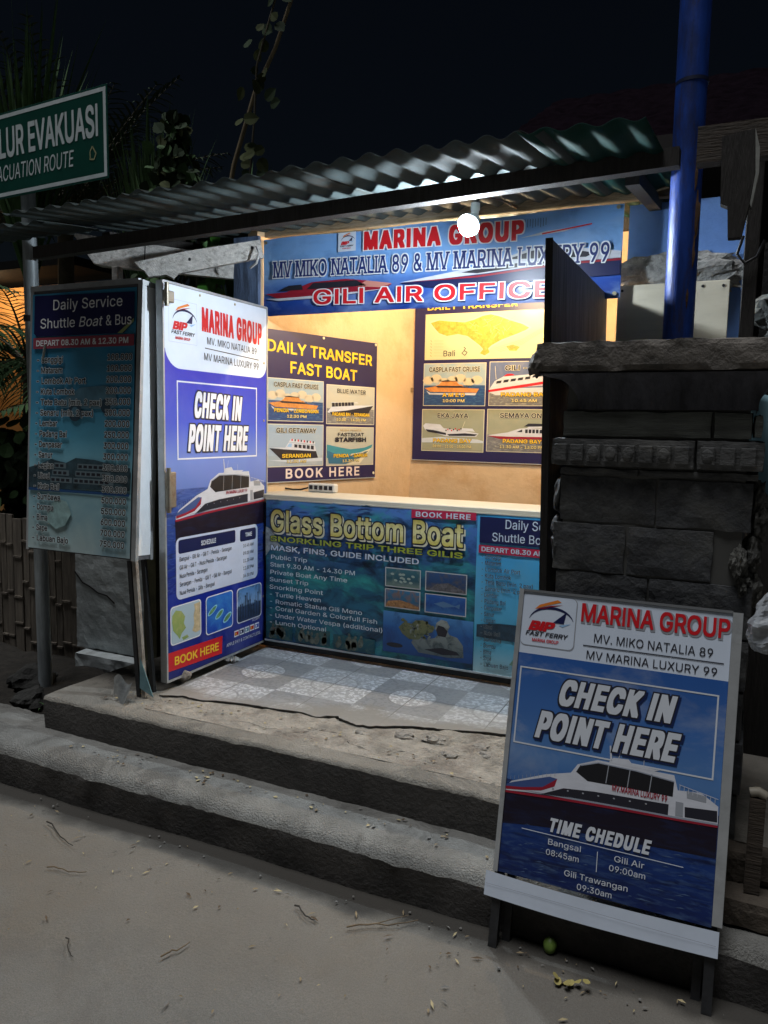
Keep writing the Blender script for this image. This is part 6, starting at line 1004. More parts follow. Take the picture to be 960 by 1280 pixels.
# ------------------------------------------------------------------ facade banner
def banner():
    W, H = 1.853, .398
    mt = upright((-2.385, 3.556, 2.132), (1, 0, 0), (0, 0, 1))
    t = thing('shop_banner', 'blue ferry office banner stretched under the roof above the counter opening', 'banner', mtx=mt)
    BK = mat_print('banner_sky', [(0, (.010, .03, .18)), (.22, (.016, .07, .38)), (.38, (.09, .21, .56)), (.52, (.24, .44, .78)), (.75, (.21, .43, .80)), (1, (.18, .39, .78))], 0, .40, rough=.30, cloud=(.28, .42, .68), camt=.45, cscale=3, stretch=(1, 1, 2), c2=(.04, .10, .34), c2amt=.35, c2scale=5)
    k = PB()
    def f(a, b): return (W * a, -.004 + .006 * noise.noise(Vector((a * 6, b * 1.5, 3))) * (1 - abs(2 * b - 1)) , H * b + .004 * math.sin(a * math.pi * 5) * (b > .9))
    k.grid(f, 60, 8, BK); pp = k.build('vinyl_sheet', t, local=True)
    k = INKPB(); k.L0 = .012
    k.poly([(.02, .115), (.15, .118), (.30, .16), (.50, .165), (.62, .15), (.76, .125), (.72, .105), (.40, .09), (.10, .085)], DRED, 1)
    k.poly([(.10, .125), (.16, .15), (.24, .152), (.25, .125)], INK, 2); k.poly([(.27, .125), (.31, .155), (.56, .155), (.62, .125)], INK, 2)
    k.poly([(.56, .125), (.62, .15), (.76, .128), (.70, .112)], mat('banner_orange', (.6, .25, .2), .4), 2)
    k.poly([(.02, .09), (.10, .075), (.42, .08), (.74, .105), (.40, .092), (.10, .088)], BOATW, 3)
    k.poly([(.80, .125), (1.0, .09), (1.85, .10), (1.85, .165), (1.60, .17), (1.2, .14), (1.0, .135)], NAVY, 1)
    k.poly([(.80, .128), (1.0, .132), (1.25, .145), (1.6, .17), (1.85, .172), (1.85, .20), (1.62, .235), (1.45, .24), (1.3, .20), (1.1, .165)], BOATW, 2)
    k.poly([(1.34, .20), (1.46, .23), (1.62, .225), (1.74, .20), (1.7, .185)], INK, 3); k.poly([(1.12, .155), (1.25, .175), (1.55, .185), (1.55, .172), (1.2, .147)], INK, 3)
    k.poly([(.80, .127), (1.2, .137), (1.6, .168), (1.85, .170), (1.85, .160), (1.6, .158), (1.2, .128)], DRED, 4)
    k.poly([(1.40, .29), (1.52, .312), (1.66, .318), (1.60, .302)], BOATW, 2); k.line((1.50, .30), (1.72, .325), .006, RED, 3)
    for i in range(9): k.line((1.42 + .012 * i, .33 + .004 * (i % 3)), (1.42 + .012 * i, .37), .002, INK, 3)
    k.build('ferry_picture', pp, local=True)
    k = INKPB(); k.L0 = .012; k.rect(.455, .300, .556, .393, WHITE, 1); logo(k, .462, .305, .088, 3); k.build('logo', pp, local=True)
    k = INKPB(); k.L0 = .0125
    k.text('i', 'MARINA GROUP', .602, .302, .080, RED, w=.812, z=8, rise=-.022, track=.06, halo=mat('print_white2', (.80, .82, .85), .4), hst='j')
    k.text('s', 'MV MIKO NATALIA 89 & MV MARINA LUXURY 99', .066, .197, .080, mat('print_navy2', (.012, .03, .16), .4), w=1.740, z=9, rise=-.022, halo=mat('print_white2', (.80, .82, .85), .4), hst='t', track=.012)
    k.text('b', 'GILI AIR OFFICE', .310, .048, .070, RED, w=1.25, z=9, rise=-.022, halo=MATS['print_white2'], hst='h', track=.03)
    k.build('title_lettering', pp, local=True)
    PB().studs('grommet', t, [(x, -.012, zz) for x, zz in ((.02, .38), (.02, .03), (.62, .39), (1.2, .39), (1.83, .385), (1.83, .02))], (0, -.002, 0), .009, GUM)
banner()
# ------------------------------------------------------------------ snorkelling banner on the counter front
def snorkel():
    W, H = 1.80, .765
    mt = upright((-2.295, 3.450, .392), (1, 0, 0), (0, 0, 1))
    t = thing('counter_banner', 'sea coloured snorkelling trip banner hung on the counter front', 'banner', mtx=mt)
    REEF = mat_print('reef_print', [(0, (.018, .10, .22)), (.25, (.02, .15, .25)), (.5, (.018, .10, .17)), (.75, (.04, .12, .36)), (1, (.09, .22, .58))], 0, .765, rough=.32, cloud=(.04, .36, .34), camt=.9, cscale=4.2, stretch=(1, 1, 1.8), c2=(.006, .02, .05), c2amt=.95, c2scale=7)
    k = PB()
    def f(a, b): return (1.181 * a, -.003 + .004 * noise.noise(Vector((a * 5, b * 2.5, 8))), H * b)
    k.grid(f, 40, 14, REEF); pp = k.build('vinyl_sheet', t, local=True)
    k = INKPB(); k.L0 = .0088
    k.poly([(.0, .62), (.06, .60), (.05, .56), (.10, .52), (.03, .50), (.0, .46)], mat('reef_foam', (.30, .34, .36), .4, var=.5, vscale=40), 0)
    for i in range(26):
        x = rnd.uniform(.03, .68); zz = rnd.uniform(.62, .76); w = rnd.uniform(.02, .09)
        k.poly([(x, zz), (x + w, zz + .005), (x + w * .5, zz + .012)], mat('reef_glint', (.10, .24, .45), .4), 1)
    k.build('foam_picture', pp, local=True)
    YG = mat_print('gold_lettering', [(0, (.75, .62, .10)), (.45, (.85, .80, .42)), (1, (.55, .42, .06))], .59, .72, rough=.4, cloud=(.35, .30, .05), camt=.5, cscale=30)
    LIME = mat('print_lime', (.35, .42, .05), .4)
    k = INKPB(); k.L0 = .0095
    k.text('b', 'Glass Bottom Boat', .030, .602, .108, YG, w=1.085, z=6, halo=INK, hst='h', shadow=mat('print_cream', (.75, .72, .55), .4), sh=(.008, -.008), track=.02)
    k.text('b', 'SNORKLING TRIP THREE GILIS', .028, .545, .027, LIME, w=1.09, z=6, halo=INK, hst='h')
    k.text('b', 'MASK, FINS, GUIDE INCLUDED', .032, .496, .027, WHITE, w=.862, z=6, halo=INK, hst='h'); k.build('title_lettering', pp, local=True)
    PL = mat('print_pale3', (.76, .82, .86), .4)
    for s, x, zz, w in (('Public Trip', .033, .448, .228), ('Start 9.30 AM - 14.30 PM', .030, .407, .515), ('Private Boat Any Time', .029, .366, .471), ('Sunset Trip', .026, .326, .244), ('Snorkling Point', .025, .285, .333), ('- Turtle Heaven', .022, .245, .325), ('- Romatic Statue Gili Meno', .022, .206, .566), ('- Coral Garden & Colorfull Fish', .022, .170, .653), ('- Under Water Vespa (additional)', .022, .130, .685), ('- Lunch Optional', .022, .092, .357)):
        k = INKPB(); k.L0 = .0095; k.text('r', s, x, zz, .0225, PL, w=w, z=6); k.build('list_line', pp, local=True)
    k = INKPB(); k.L0 = .0092
    k.poly([(.846, .722), (1.176, .732), (1.176, .768), (.846, .765)], mat('print_crimson', (.50, .02, .07), .4), 0); k.text('b', 'BOOK HERE', .866, .731, .024, WHITE, w=.285, z=3, rise=.01, track=.05); k.build('booking_lettering', pp, local=True)
    # four framed reef pictures
    th = [(.711, .370, .903, .467, (.03, .10, .13), (.20, .26, .22)), (.927, .370, 1.141, .468, (.02, .06, .16), (.12, .10, .09)), (.711, .264, .903, .360, (.03, .12, .22), (.30, .14, .06)), (.927, .262, 1.141, .358, (.015, .07, .26), (.05, .16, .40))]
    for i, (x0, z0, x1, z1, a, b) in enumerate(th):
        k = INKPB(); k.L0 = .0092; k.rect(x0, z0, x1, z1, mat('photo_rim', (.55, .57, .58), .4), 0)
        k.rect(x0 + .005, z0 + .005, x1 - .005, z1 - .005, mat_print('reef_photo_%s' % 'abcd'[i], [(0, b), (.4, a), (1, tuple(c * 1.6 for c in a))], z0, z1, cloud=b, camt=.8, cscale=28), 1)
        cx, cz = (x0 + x1) / 2, (z0 + z1) / 2
        if i == 0:
            for q in range(11): k.ell(x0 + .02 + .15 * rnd.random(), z0 + .02 + .05 * rnd.random(), .010, .006, mat('fish_pale', (.40, .48, .42), .4), 2, 8, rot=rnd.uniform(-.4, .4))
        elif i == 1: k.poly([(x0 + .02, z0 + .006), (x0 + .06, cz - .01), (x0 + .12, cz), (x1 - .02, z0 + .02), (x1 - .006, z0 + .006)], mat('coral_grey', (.13, .12, .13), .4, var=.6, vscale=60), 2)
        elif i == 2: k.poly([(x0 + .006, z0 + .006), (x0 + .02, cz - .015), (x0 + .08, cz - .005), (x0 + .14, cz - .015), (x1 - .006, z0 + .015), (x1 - .006, z0 + .006)], mat('coral_orange', (.35, .17, .07), .4, var=.7, vscale=60), 2)
        else: k.poly([(cx - .06, cz), (cx - .01, cz + .016), (cx + .05, cz), (cx + .075, cz + .012), (cx + .072, cz - .012), (cx + .05, cz - .004), (cx - .01, cz - .014)], mat('fish_blue', (.10, .20, .36), .4), 2)
        k.build('reef_picture', pp, local=True)
    # underwater statues picture: two stone figures leaning together, corals on them
    k = INKPB(); k.L0 = .0090; k.rect(.705, .036, 1.180, .245, mat_print('statue_water', [(0, (.015, .07, .24)), (.6, (.02, .12, .38)), (1, (.08, .26, .55))], .04, .245, cloud=(.02, .05, .16), camt=.8, cscale=9), 0)
    ST = mat_print('statue_stone', [(0, (.10, .13, .14)), (.6, (.26, .29, .27)), (1, (.36, .38, .34))], .04, .245, cloud=(.03, .05, .06), camt=.9, cscale=26)
    CO = mat_print('statue_coral', [(0, (.06, .09, .05)), (1, (.22, .22, .10))], .04, .245, cloud=(.015, .03, .02), camt=.95, cscale=42)
    k.poly([(.90, .055), (.86, .10), (.88, .135), (.94, .125), (.985, .14), (1.0, .16), (.985, .185), (.99, .215), (1.015, .235), (1.045, .23), (1.06, .205), (1.05, .18), (1.06, .165), (1.10, .155), (1.13, .12), (1.135, .06), (1.06, .05)], ST, 1)
    k.poly([(.85, .115), (.81, .14), (.79, .17), (.82, .20), (.86, .195), (.88, .215), (.92, .22), (.95, .205), (.985, .19), (.97, .165), (.93, .15), (.90, .12)], CO, 2)
    k.poly([(1.0, .205), (1.03, .200), (1.05, .180), (1.04, .150), (1.0, .152), (.99, .18)], INK, 2)
    for q in range(24): k.ell(rnd.uniform(.80, .98), rnd.uniform(.13, .215), rnd.uniform(.006, .014), rnd.uniform(.004, .009), CO if q % 3 else ST, 3, 8, rnd.random() * 3)
    k.poly([(.93, .075), (1.02, .095), (1.10, .085), (1.115, .07), (1.03, .06)], INK, 2); k.ell(.77, .075, .045, .012, INK, 1)
    k.build('statue_picture', pp, local=True)
    k = INKPB(); k.L0 = .0086
    for i, (x0, x1) in enumerate(((.004, .17), (.19, .40), (.42, .66))):
        k.rect(x0, .012, x1, .105 - .01 * i, mat_print('diver_water', [(0, (.01, .06, .09)), (1, (.012, .12, .15))], 0, .1, cloud=(.10, .16, .12), camt=.8, cscale=24), 0)
        for q in range(7):
            cx = rnd.uniform(x0 + .03, x1 - .03); cz = rnd.uniform(.03, .06)
            k.ell(cx, cz, .016, .026, mat('diver_stone', (.13, .15, .12), .4, var=.6, vscale=40), 1, 9, rnd.uniform(-.6, .6)); k.ell(cx + .004, cz + .030, .008, .010, MATS['diver_stone'], 2, 9)
    k.build('divers_picture', pp, local=True)
    # fares half of the banner
    BLU = mat_print('fares_print', [(0, (.42, .60, .62)), (.18, (.10, .46, .66)), (.5, (.09, .44, .74)), (1, (.05, .36, .74))], 0, .765, rough=.34, cloud=(.18, .40, .55), camt=.4, cscale=4)
    k = PB(); k.grid(lambda a, b: (1.1812 + (W - 1.1812) * a, -.003 + .003 * noise.noise(Vector((a * 4, b * 2.5, 18))), H * b + .0004), 20, 14, BLU); pq = k.build('fares_sheet', t, local=True)
    k = INKPB(); k.L0 = .0075
    k.poly([(1.195, .628), (1.195, .752), (1.72, .752), (1.72, .66), (1.69, .628)], NAVY, 0)
    k.text('r', 'Daily Service', 1.315, .703, .042, WHITE, w=.30, z=3, track=.01); k.text('r', 'Shuttle Boat & Bus', 1.255, .641, .040, WHITE, w=.42, z=3, track=.01)
    k.rect(1.193, .580, 1.73, .618, mat('print_crimson', (.50, .02, .07), .4), 0); k.text('b', 'DEPART 08.30 AM & 12.30 PM', 1.205, .589, .021, WHITE, w=.50, z=3)
    k.poly([(1.195, .175), (1.195, .235), (1.30, .25), (1.5, .255), (1.72, .24), (1.72, .165)], mat('print_jetty', (.02, .05, .08), .4, var=.6, vscale=30), 0); k.poly([(1.36, .06), (1.42, .15), (1.5, .14), (1.54, .08), (1.46, .04)], mat('print_island', (.16, .30, .22), .4, var=.4, vscale=24), 0)
    for i, (s, w, pr) in enumerate(FARES):
        zz = .556 - .0306 * i; q = INKPB(); q.L0 = .0075; q.text('r', '- ' + s, 1.206 + .0006 * i, zz, .0195, mat('print_deep', (.008, .012, .03), .4), w=w * .60, z=3, halo=mat('print_halo', (.46, .54, .56), .4), hst='b'); q.build('destination_line', pq, local=True); q = INKPB(); q.L0 = .0075; q.text('r', pr, 1.68, zz, .0195, MATS['print_deep'], align='r', z=3); q.build('fare_line', pq, local=True)
    k.build('fares_lettering', pq, local=True)
    k = PB(); k.box((-.004, -.006, H), (W + .01, .010, H + .006), CT); k.box((-.004, -.010, -.006), (W, .004, .002), mat('pale_batten', (.45, .47, .48), .6, var=.2)); k.build('batten', t, local=True)
FARES = [('Senggigi', .165, '100.000'), ('Mataram', .165, '100.000'), ('Lombok Air Port', .315, '200.000'), ('Kuta Lombok', .245, '200.000'), ('Tete Batu (min. 2 pax)', .42, '350.000'), ('Senaru (min. 2 pax)', .37, '300.000'), ('Lembar', .14, '200.000'), ('Padang Bai', .205, '250.000'), ('Denpasar', .175, '300.000'), ('Sanur', .115, '300.000'), ('Legian', .125, '300.000'), ('Ubud', .10, '300.000'), ('Kuta Bali', .165, '300.000'), ('Sumbawa', .175, '500.000'), ('Dompu', .13, '550.000'), ('Bima', .095, '600.000'), ('Sape', .095, '700.000'), ('Labuan Bajo', .235, '750.000')]
snorkel()

# ------------------------------------------------------------------ fares box on legs at the left
def fares_box():
    mt = upright((-3.038, 2.550, .952), (1, 0, 0), (0, .075, 1.24)) @ Matrix.Scale(.957, 4)
    t = thing('fares_sign', 'aluminium edged fares sign box with a shuttle boat price list, standing on thin metal legs', 'sign', mtx=mt)
    W, H = .690, 1.262
    k = PB()
    PAN = mat('box_panel', (.76, .80, .84), .5, var=.10, vscale=5, bump=.15, bscale=6)
    k.box((.0, .0015, 0), (W - .003, .110, H), mat('box_core', (.10, .10, .11), .7)); k.build('box_body', t, local=True)
    k = PB(); k.box((W - .0025, .016, .020), (W + .001, .096, H - .02), PAN); k.build('side_panel', t, local=True)
    k = PB()
    for a, b in (((W - .022, -.004, -.004), (W + .004, .0155, H + .004)), ((W - .022, .0965, -.004), (W + .004, .116, H + .004)), ((W - .0025, .0157, H - .019), (W + .004, .0963, H + .004)), ((-.010, -.004, H - .012), (W - .0225, .016, H + .012)), ((-.008, -.003, -.004), (.012, .014, H - .0125))): k.box(a, b, ALU)
    k.build('edge_frame', t, local=True)
    BGP = mat_print('fares_box_print', [(0, (.44, .56, .57)), (.13, (.36, .52, .54)), (.24, (.32, .54, .60)), (.40, (.26, .54, .64)), (.55, (.11, .42, .60)), (.72, (.06, .30, .50)), (1, (.04, .24, .42))], 0, 1.02, rough=.3, cloud=(.10, .28, .40), camt=.5, cscale=3)
    k = PB(); k.grid(lambda a, b: (.008 + (W - .036) * a, -.005 - .006 * abs(math.sin(b * 5 + a)) * (1 - b) * b - .004 * noise.noise(Vector((a * 3, b * 6, 1))), .006 + (H - .034) * b), 16, 40, BGP); pp = k.build('print_sheet', t, local=True)
    k = INKPB(); k.L0 = .0125
    PG = mat('print_dim_white', (.84, .86, .88), .4)
    k.poly([(.030, 1.045), (.030, 1.225), (W - .034, 1.212), (W - .034, 1.085), (.60, 1.030), (.05, 1.030)], mat('print_indigo', (.012, .012, .07), .4), 0)
    k.poly([(.56, 1.030), (W - .034, 1.095), (W - .034, 1.080), (.59, 1.030)], mat('print_olive', (.30, .36, .14), .4), 1)
    k.text('r', 'Daily Service', .150, 1.152, .048, PG, w=.440, z=3, track=.01); k.text('r', 'Shuttle ', .070, 1.068, .046, PG, w=.250, z=3); k.text('r', 'Boat', .318, 1.068, .046, PG, w=.148, z=3, shear=.2); k.text('r', '& Bus', .488, 1.068, .046, PG, w=.158, z=3); k.build('title_lettering', pp, local=True)
    k = INKPB(); k.L0 = .0125
    k.rect(.026, .972, W - .030, 1.024, mat('print_maroon', (.33, .06, .09), .4), 0); k.text('b', 'DEPART 08.30 AM & 12.30 PM', .045, .985, .026, PG, w=.585, z=3); k.build('departure_lettering', pp, local=True)
    k = INKPB(); k.L0 = .0125
    # printed van and jetty boats behind the list
    VAN = mat('print_van', (.09, .20, .27), .4, var=.3, vscale=12)
    k.poly([(.22, .690), (.20, .715), (.26, .745), (.34, .785), (.50, .795), (.56, .76), (.57, .70), (.52, .685)], VAN, 0); k.ell(.31, .672, .042, .045, mat('print_tyre', (.03, .06, .09), .4), 1); k.ell(.31, .672, .022, .024, VAN, 2); k.ell(.50, .70, .030, .034, MATS['print_tyre'], 1)
    k.poly([(.012, .300), (.012, .40), (.09, .42), (.16, .445), (.26, .43), (.32, .455), (.44, .45), (.56, .43), (W - .034, .42), (W - .034, .315)], mat('print_shore', (.035, .07, .09), .4, var=.7, vscale=20), 0)
    for x0, x1, z0, nl in ((.16, .30, .335, 3), (.31, .56, .335, 3)):
        for j in range(nl): k.rect(x0 + .012 * j, z0 + .034 * j, x1 - .02 * j, z0 + .026 + .034 * j, mat('print_boat_dim', (.15, .21, .24), .4), 1)
        for j in range(nl):
            for q in range(int((x1 - x0) / .032) - j): k.rect(x0 + .012 * j + .006 + .032 * q, z0 + .006 + .034 * j, x0 + .012 * j + .028 + .032 * q, z0 + .019 + .034 * j, INK, 2)
    k.rect(.012, .290, W - .034, .303, mat('print_sea_line', (.02, .08, .22), .4), 1)
    k.poly([(.15, .14), (.14, .20), (.20, .26), (.27, .245), (.30, .19), (.26, .13), (.20, .11)], mat('print_island_dim', (.28, .44, .44), .4, var=.4, vscale=20), 0)
    k.build('background_picture', pp, local=True)
    DK = mat('print_dark_ink', (.012, .016, .022), .4); HL = mat('print_halo_dim', (.82, .88, .89), .4)
    for i, (s, w, pr) in enumerate(FARES):
        zz = .905 - .0505 * i; x = .052 - .0006 * i
        k = INKPB(); k.L0 = .0125; k.text('b', '- ' + s, x, zz, .0275, DK, w=w + .01, z=5, halo=HL, hst='h'); k.build('destination_line', pp, local=True)
        k = INKPB(); k.L0 = .0125; k.text('b', pr, .503 - .0011 * i, zz + .004, .027, DK, w=.152, z=5, halo=HL, hst='h'); k.build('price_line', pp, local=True)
    k = PB(); k.tube([(.08, -.004, .91), (.10, -.016, .93), (.108, -.014, .99)], .006, mat('tape_grey', (.3, .33, .3), .5)); k.build('loose_tape', t, local=True)
    RUST = mat('pale_metal_leg', (.33, .31, .28), .6, metal=.3, var=.35, vscale=20, dirt=(.12, .07, .04), dscale=9, damt=.7)
    for x, yb in ((W - .05, .02), (W - .02, .02), (W - .045, .105)):
        k = PB(); k.bar((x, yb, -.006), (x + .055 if x > .3 else x + .03, yb + .028, -.640 if x > .3 else -.86), .022, .018, RUST if yb < .1 and x > W - .03 else STEEL, up=(0, 1, 0)); k.build('leg', t, local=True)
    k = PB(); k.prism([(W + .020, -.595), (W + .10, -.625), (W + .015, -.45)], .03, .034, mat('gusset_teal', (.12, .22, .25), .6, var=.3, vscale=20)); k.build('gusset', t, local=True)
    k = PB()
    k.grid(lambda a, b: (W - .09 + .11 * a, -.02 - .05 * a * (1 - b), -.640 + .09 * b + .02 * math.sin(a * 6)), 8, 6, mat('foil_scrap', (.4, .42, .42), .35, metal=.6, var=.4, vscale=20), False); k.build('foot_wrap', t, local=True)
fares_box()

# ------------------------------------------------------------------ posters in the kiosk
PHALO = mat('print_poster_halo', (.72, .66, .48), .4)
def boatpic(k, x0, z0, x1, z1, sky_, sea_, style, title, route, time_, mid=.42, tw=.8, rw=.75):
    w, h = x1 - x0, z1 - z0
    k.rect(x0, z0, x1, z1, PHALO, 0); e = .004
    k.rect(x0 + e, z0 + e, x1 - e, z1 - e, sky_, 1); k.rect(x0 + e, z0 + e, x1 - e, z0 + h * mid, sea_, 2)
    def P(l): return [(x0 + w * a, z0 + h * b) for a, b in l]
    W_ = BOATW; D = INK; O = mat('boat_orange', (.60, .24, .06), .4, var=.3, vscale=30); Rr = RED
    if style == 'cruise':
        k.poly(P([(.02, .42), (.2, .46), (.25, .50), (.62, .50), (.68, .42), (.90, .40), (.86, .31), (.12, .33)]), O, 3); k.poly(P([(.05, .36), (.12, .30), (.86, .30), (.84, .25), (.10, .27)]), W_, 3)
        k.poly(P([(.26, .50), (.30, .57), (.54, .57), (.58, .50)]), O, 3); k.poly(P([(.28, .585), (.36, .60), (.56, .58), (.54, .57), (.30, .57)]), D, 4); k.poly(P([(.20, .455), (.24, .475), (.62, .465), (.74, .42), (.24, .43)]), D, 4)
        for q in range(7): k.ell(x0 + w * (.08 + .13 * q), z0 + h * (.60 + .05 * math.sin(q * 2.1)), w * .09, h * .10, mat('cloud_cream', (.62, .52, .36), .4), 2, 10)
    elif style == 'side':
        k.poly(P([(.02, .30), (.10, .44), (.60, .50), (.97, .52), (.90, .36), (.82, .27), (.10, .26)]), W_, 3); k.poly(P([(.06, .30), (.40, .36), (.97, .51), (.88, .33), (.80, .25), (.10, .24)]), D, 4)
        for q in range(7): k.poly(P([(.11 + .065 * q, .44 + .008 * q), (.165 + .065 * q, .446 + .008 * q), (.160 + .065 * q, .545 + .006 * q), (.105 + .065 * q, .54 + .006 * q)]), D, 4)
        k.poly(P([(.09, .53), (.62, .58), (.70, .54), (.66, .56), (.10, .56)]), W_, 3)
    elif style == 'bow':
        k.poly(P([(.03, .44), (.28, .41), (.86, .36), (.90, .20), (.62, .16), (.24, .16)]), D, 3); k.poly(P([(.03, .46), (.30, .45), (.36, .57), (.84, .50), (.86, .36), (.28, .41)]), W_, 4)
        for q in range(5): k.poly(P([(.46 + .075 * q, .455 - .012 * q), (.515 + .075 * q, .445 - .012 * q), (.515 + .075 * q, .52 - .008 * q), (.46 + .075 * q, .53 - .008 * q)]), D, 5)
        k.poly(P([(.33, .47), (.37, .55), (.42, .545), (.41, .46)]), LBLUE, 5); k.poly(P([(.36, .58), (.40, .66), (.84, .58), (.84, .52)]), W_, 3)
        for q in range(8): k.ell(x0 + w * (.42 + .055 * q), z0 + h * (.63 - .008 * q), w * .014, h * .03, D if q % 2 else Rr, 5, 8)
        k.poly(P([(.02, .16), (.4, .10), (.98, .12), (.98, .20), (.5, .17)]), mat('spray', (.55, .60, .66), .4), 4)
    elif style == 'red':
        k.poly(P([(.0, .36), (.08, .56), (.20, .66), (.70, .72), (.99, .64), (.99, .48), (.60, .44), (.30, .40)]), W_, 3); k.poly(P([(.0, .36), (.4, .46), (.99, .60), (.99, .54), (.4, .40), (.0, .31)]), Rr, 4); k.poly(P([(.0, .31), (.4, .40), (.9, .42), (.99, .30), (.5, .24), (.1, .24)]), W_, 3)
        for q in range(5): k.poly(P([(.10 + .10 * q, .50 + .022 * q), (.17 + .10 * q, .515 + .022 * q), (.18 + .10 * q, .575 + .022 * q), (.11 + .10 * q, .56 + .022 * q)]), D, 5)
        k.poly(P([(.60, .63), (.78, .67), (.80, .72), (.62, .69)]), D, 5); k.poly(P([(.20, .66), (.25, .72), (.32, .72), (.36, .69)]), Rr, 4); k.line((x0 + w * .10, z0 + h * .6), (x0 + w * .08, z0 + h * .9), w * .006, PHALO, 4)
    elif style == 'ferry':
        k.poly(P([(.02, .60), (.06, .66), (.30, .64), (.36, .55), (.66, .50), (.92, .44), (.88, .36), (.40, .36), (.06, .50)]), W_, 3); k.poly(P([(.06, .52), (.20, .50), (.40, .44), (.40, .39), (.10, .46)]), D, 4); k.poly(P([(.42, .41), (.70, .44), (.90, .42), (.86, .38), (.45, .37)]), D, 4); k.poly(P([(.60, .50), (.66, .56), (.82, .55), (.86, .48)]), W_, 3)
        for q in range(9): k.ell(x0 + w * (.40 + .03 * q), z0 + h * (.50 + .02 * (q % 3)), w * .012, h * .02, Rr if q % 2 else D, 5, 7)
        k.poly(P([(.0, .30), (.3, .34), (.9, .30), (1, .26), (1, .22), (.0, .20)]), mat('spray', (.55, .60, .66), .4), 3); k.line((x0 + w * .66, z0 + h * .56), (x0 + w * .70, z0 + h * .72), w * .006, PHALO, 4)
    elif style == 'liner':
        k.poly(P([(.01, .38), (.30, .46), (.46, .55), (.60, .57), (.99, .54), (.99, .36), (.3, .35)]), W_, 3); k.poly(P([(.01, .37), (.3, .36), (.99, .37), (.99, .31), (.2, .30)]), DRED, 4); k.poly(P([(.52, .60), (.58, .67), (.99, .67), (.99, .62), (.6, .60)]), D, 4); k.poly(P([(.56, .57), (.60, .61), (.99, .61), (.99, .57)]), W_, 3)
        k.poly(P([(.42, .47), (.50, .535), (.50, .47)]), D, 4)
        for q in range(9): k.rect(x0 + w * (.54 + .049 * q), z0 + h * .45, x0 + w * (.575 + .049 * q), z0 + h * .535, D, 4)
    elif style == 'swoosh':
        T = mat('swoosh_teal', (.05, .26, .32), .4); k.poly(P([(0.01, .55), (.25, .48), (.5, .42), (.80, .46), (.98, .55), (.92, .38), (.6, .30), (.3, .24), (.01, .20)]), T, 3); k.poly(P([(.01, .40), (.2, .30), (.5, .26), (.9, .38), (.7, .18), (.4, .04), (.05, .06)]), mat('swoosh_blue', (.03, .14, .24), .4), 4); k.poly(P([(.5, .30), (.7, .33), (.95, .45), (.82, .22), (.70, .04), (.40, .02), (.62, .12)]), PHALO, 4)
    if style == 'swoosh':
        k.text('b', 'NUSA PENIDA', x0 + w * .5, z0 + h * .89, h * .045, mat('print_tan', (.45, .33, .16), .4), w=w * .45, align='c', z=6)
        k.text('b', 'FASTBOAT', x0 + w * .5, z0 + h * .76, h * .085, INK, w=w * .56, align='c', z=7); k.text('h', 'STARFISH', x0 + w * .5, z0 + h * .62, h * .10, INK, w=w * .66, align='c', z=7, track=.03)
    else: k.text('b', title, x0 + w * .5, z0 + h * .80, h * .105, INK, w=w * tw, align='c', z=8, halo=PHALO, hst='h')
    k.text('b', route, x0 + w * .5, z0 + h * .215, h * .085, YEL, w=w * rw, align='c', z=9, halo=INK, hst='h'); k.text('b', time_, x0 + w * .5, z0 + h * .09, h * .065, mat('print_pale_yellow', (.75, .62, .25), .4), w=w * (.62 if len(time_) > 12 else .36), align='c', z=9, halo=INK, hst='h')
PNAVY = mat('poster_navy', (.018, .014, .075), .42, var=.06, vscale=3)
S1 = mat_print('pic_sky_blue', [(0, (.45, .46, .40)), (.6, (.32, .42, .48)), (1, (.25, .36, .46))], 0, 1, cloud=(.6, .52, .36), camt=.7, cscale=9)
S2 = mat_print('pic_sky_pale', [(0, (.45, .45, .38)), (1, (.55, .50, .38))], 0, 1, cloud=(.40, .44, .42), camt=.6, cscale=5)
S3 = mat_print('pic_sky_hill', [(0, (.40, .48, .55)), (1, (.12, .24, .42))], 0, 1, cloud=(.38, .46, .52), camt=.8, cscale=8)
S4 = mat_print('pic_sky_green', [(0, (.30, .31, .22)), (1, (.28, .30, .21))], 0, 1, cloud=(.36, .34, .24), camt=.5, cscale=8)
S5 = mat_print('pic_sky_deep', [(0, (.16, .20, .32)), (1, (.10, .13, .26))], 0, 1, cloud=(.3, .3, .34), camt=.4, cscale=8)
SEA1 = mat_print('pic_sea_deep', [(0, (.02, .035, .16)), (1, (.02, .10, .24))], 0, 1, cloud=(.10, .22, .34), camt=.6, cscale=26, stretch=(1, 1, 4))
SEA2 = mat_print('pic_sea_grey', [(0, (.16, .16, .17)), (1, (.20, .20, .20))], 0, 1, cloud=(.42, .40, .34), camt=.8, cscale=30, stretch=(1, 1, 3))
def poster(name, label, O, u, W, H):
    t = thing(name, label, 'poster', mtx=upright(O, u, (0, 0, 1)))
    k = PB(); k.box((-.008, 0, -.008), (W + .008, .006, H + .008), PNAVY, .002); pp = k.build('printed_sheet', t, local=True)
    PB().studs('pin', t, [(.02, -.001, H - .004), (W * .5, -.001, H - .004), (W - .01, -.001, H - .004), (W - .012, -.001, .02)], (0, -.004, 0), .008, PHALO)
    k = PB(); k.box((-.0085, -.003, -.012), (W + .0085, .004, -.0082), mat('pale_batten', (.45, .47, .48), .6)); k.build('batten', t, local=True)
    return t, pp
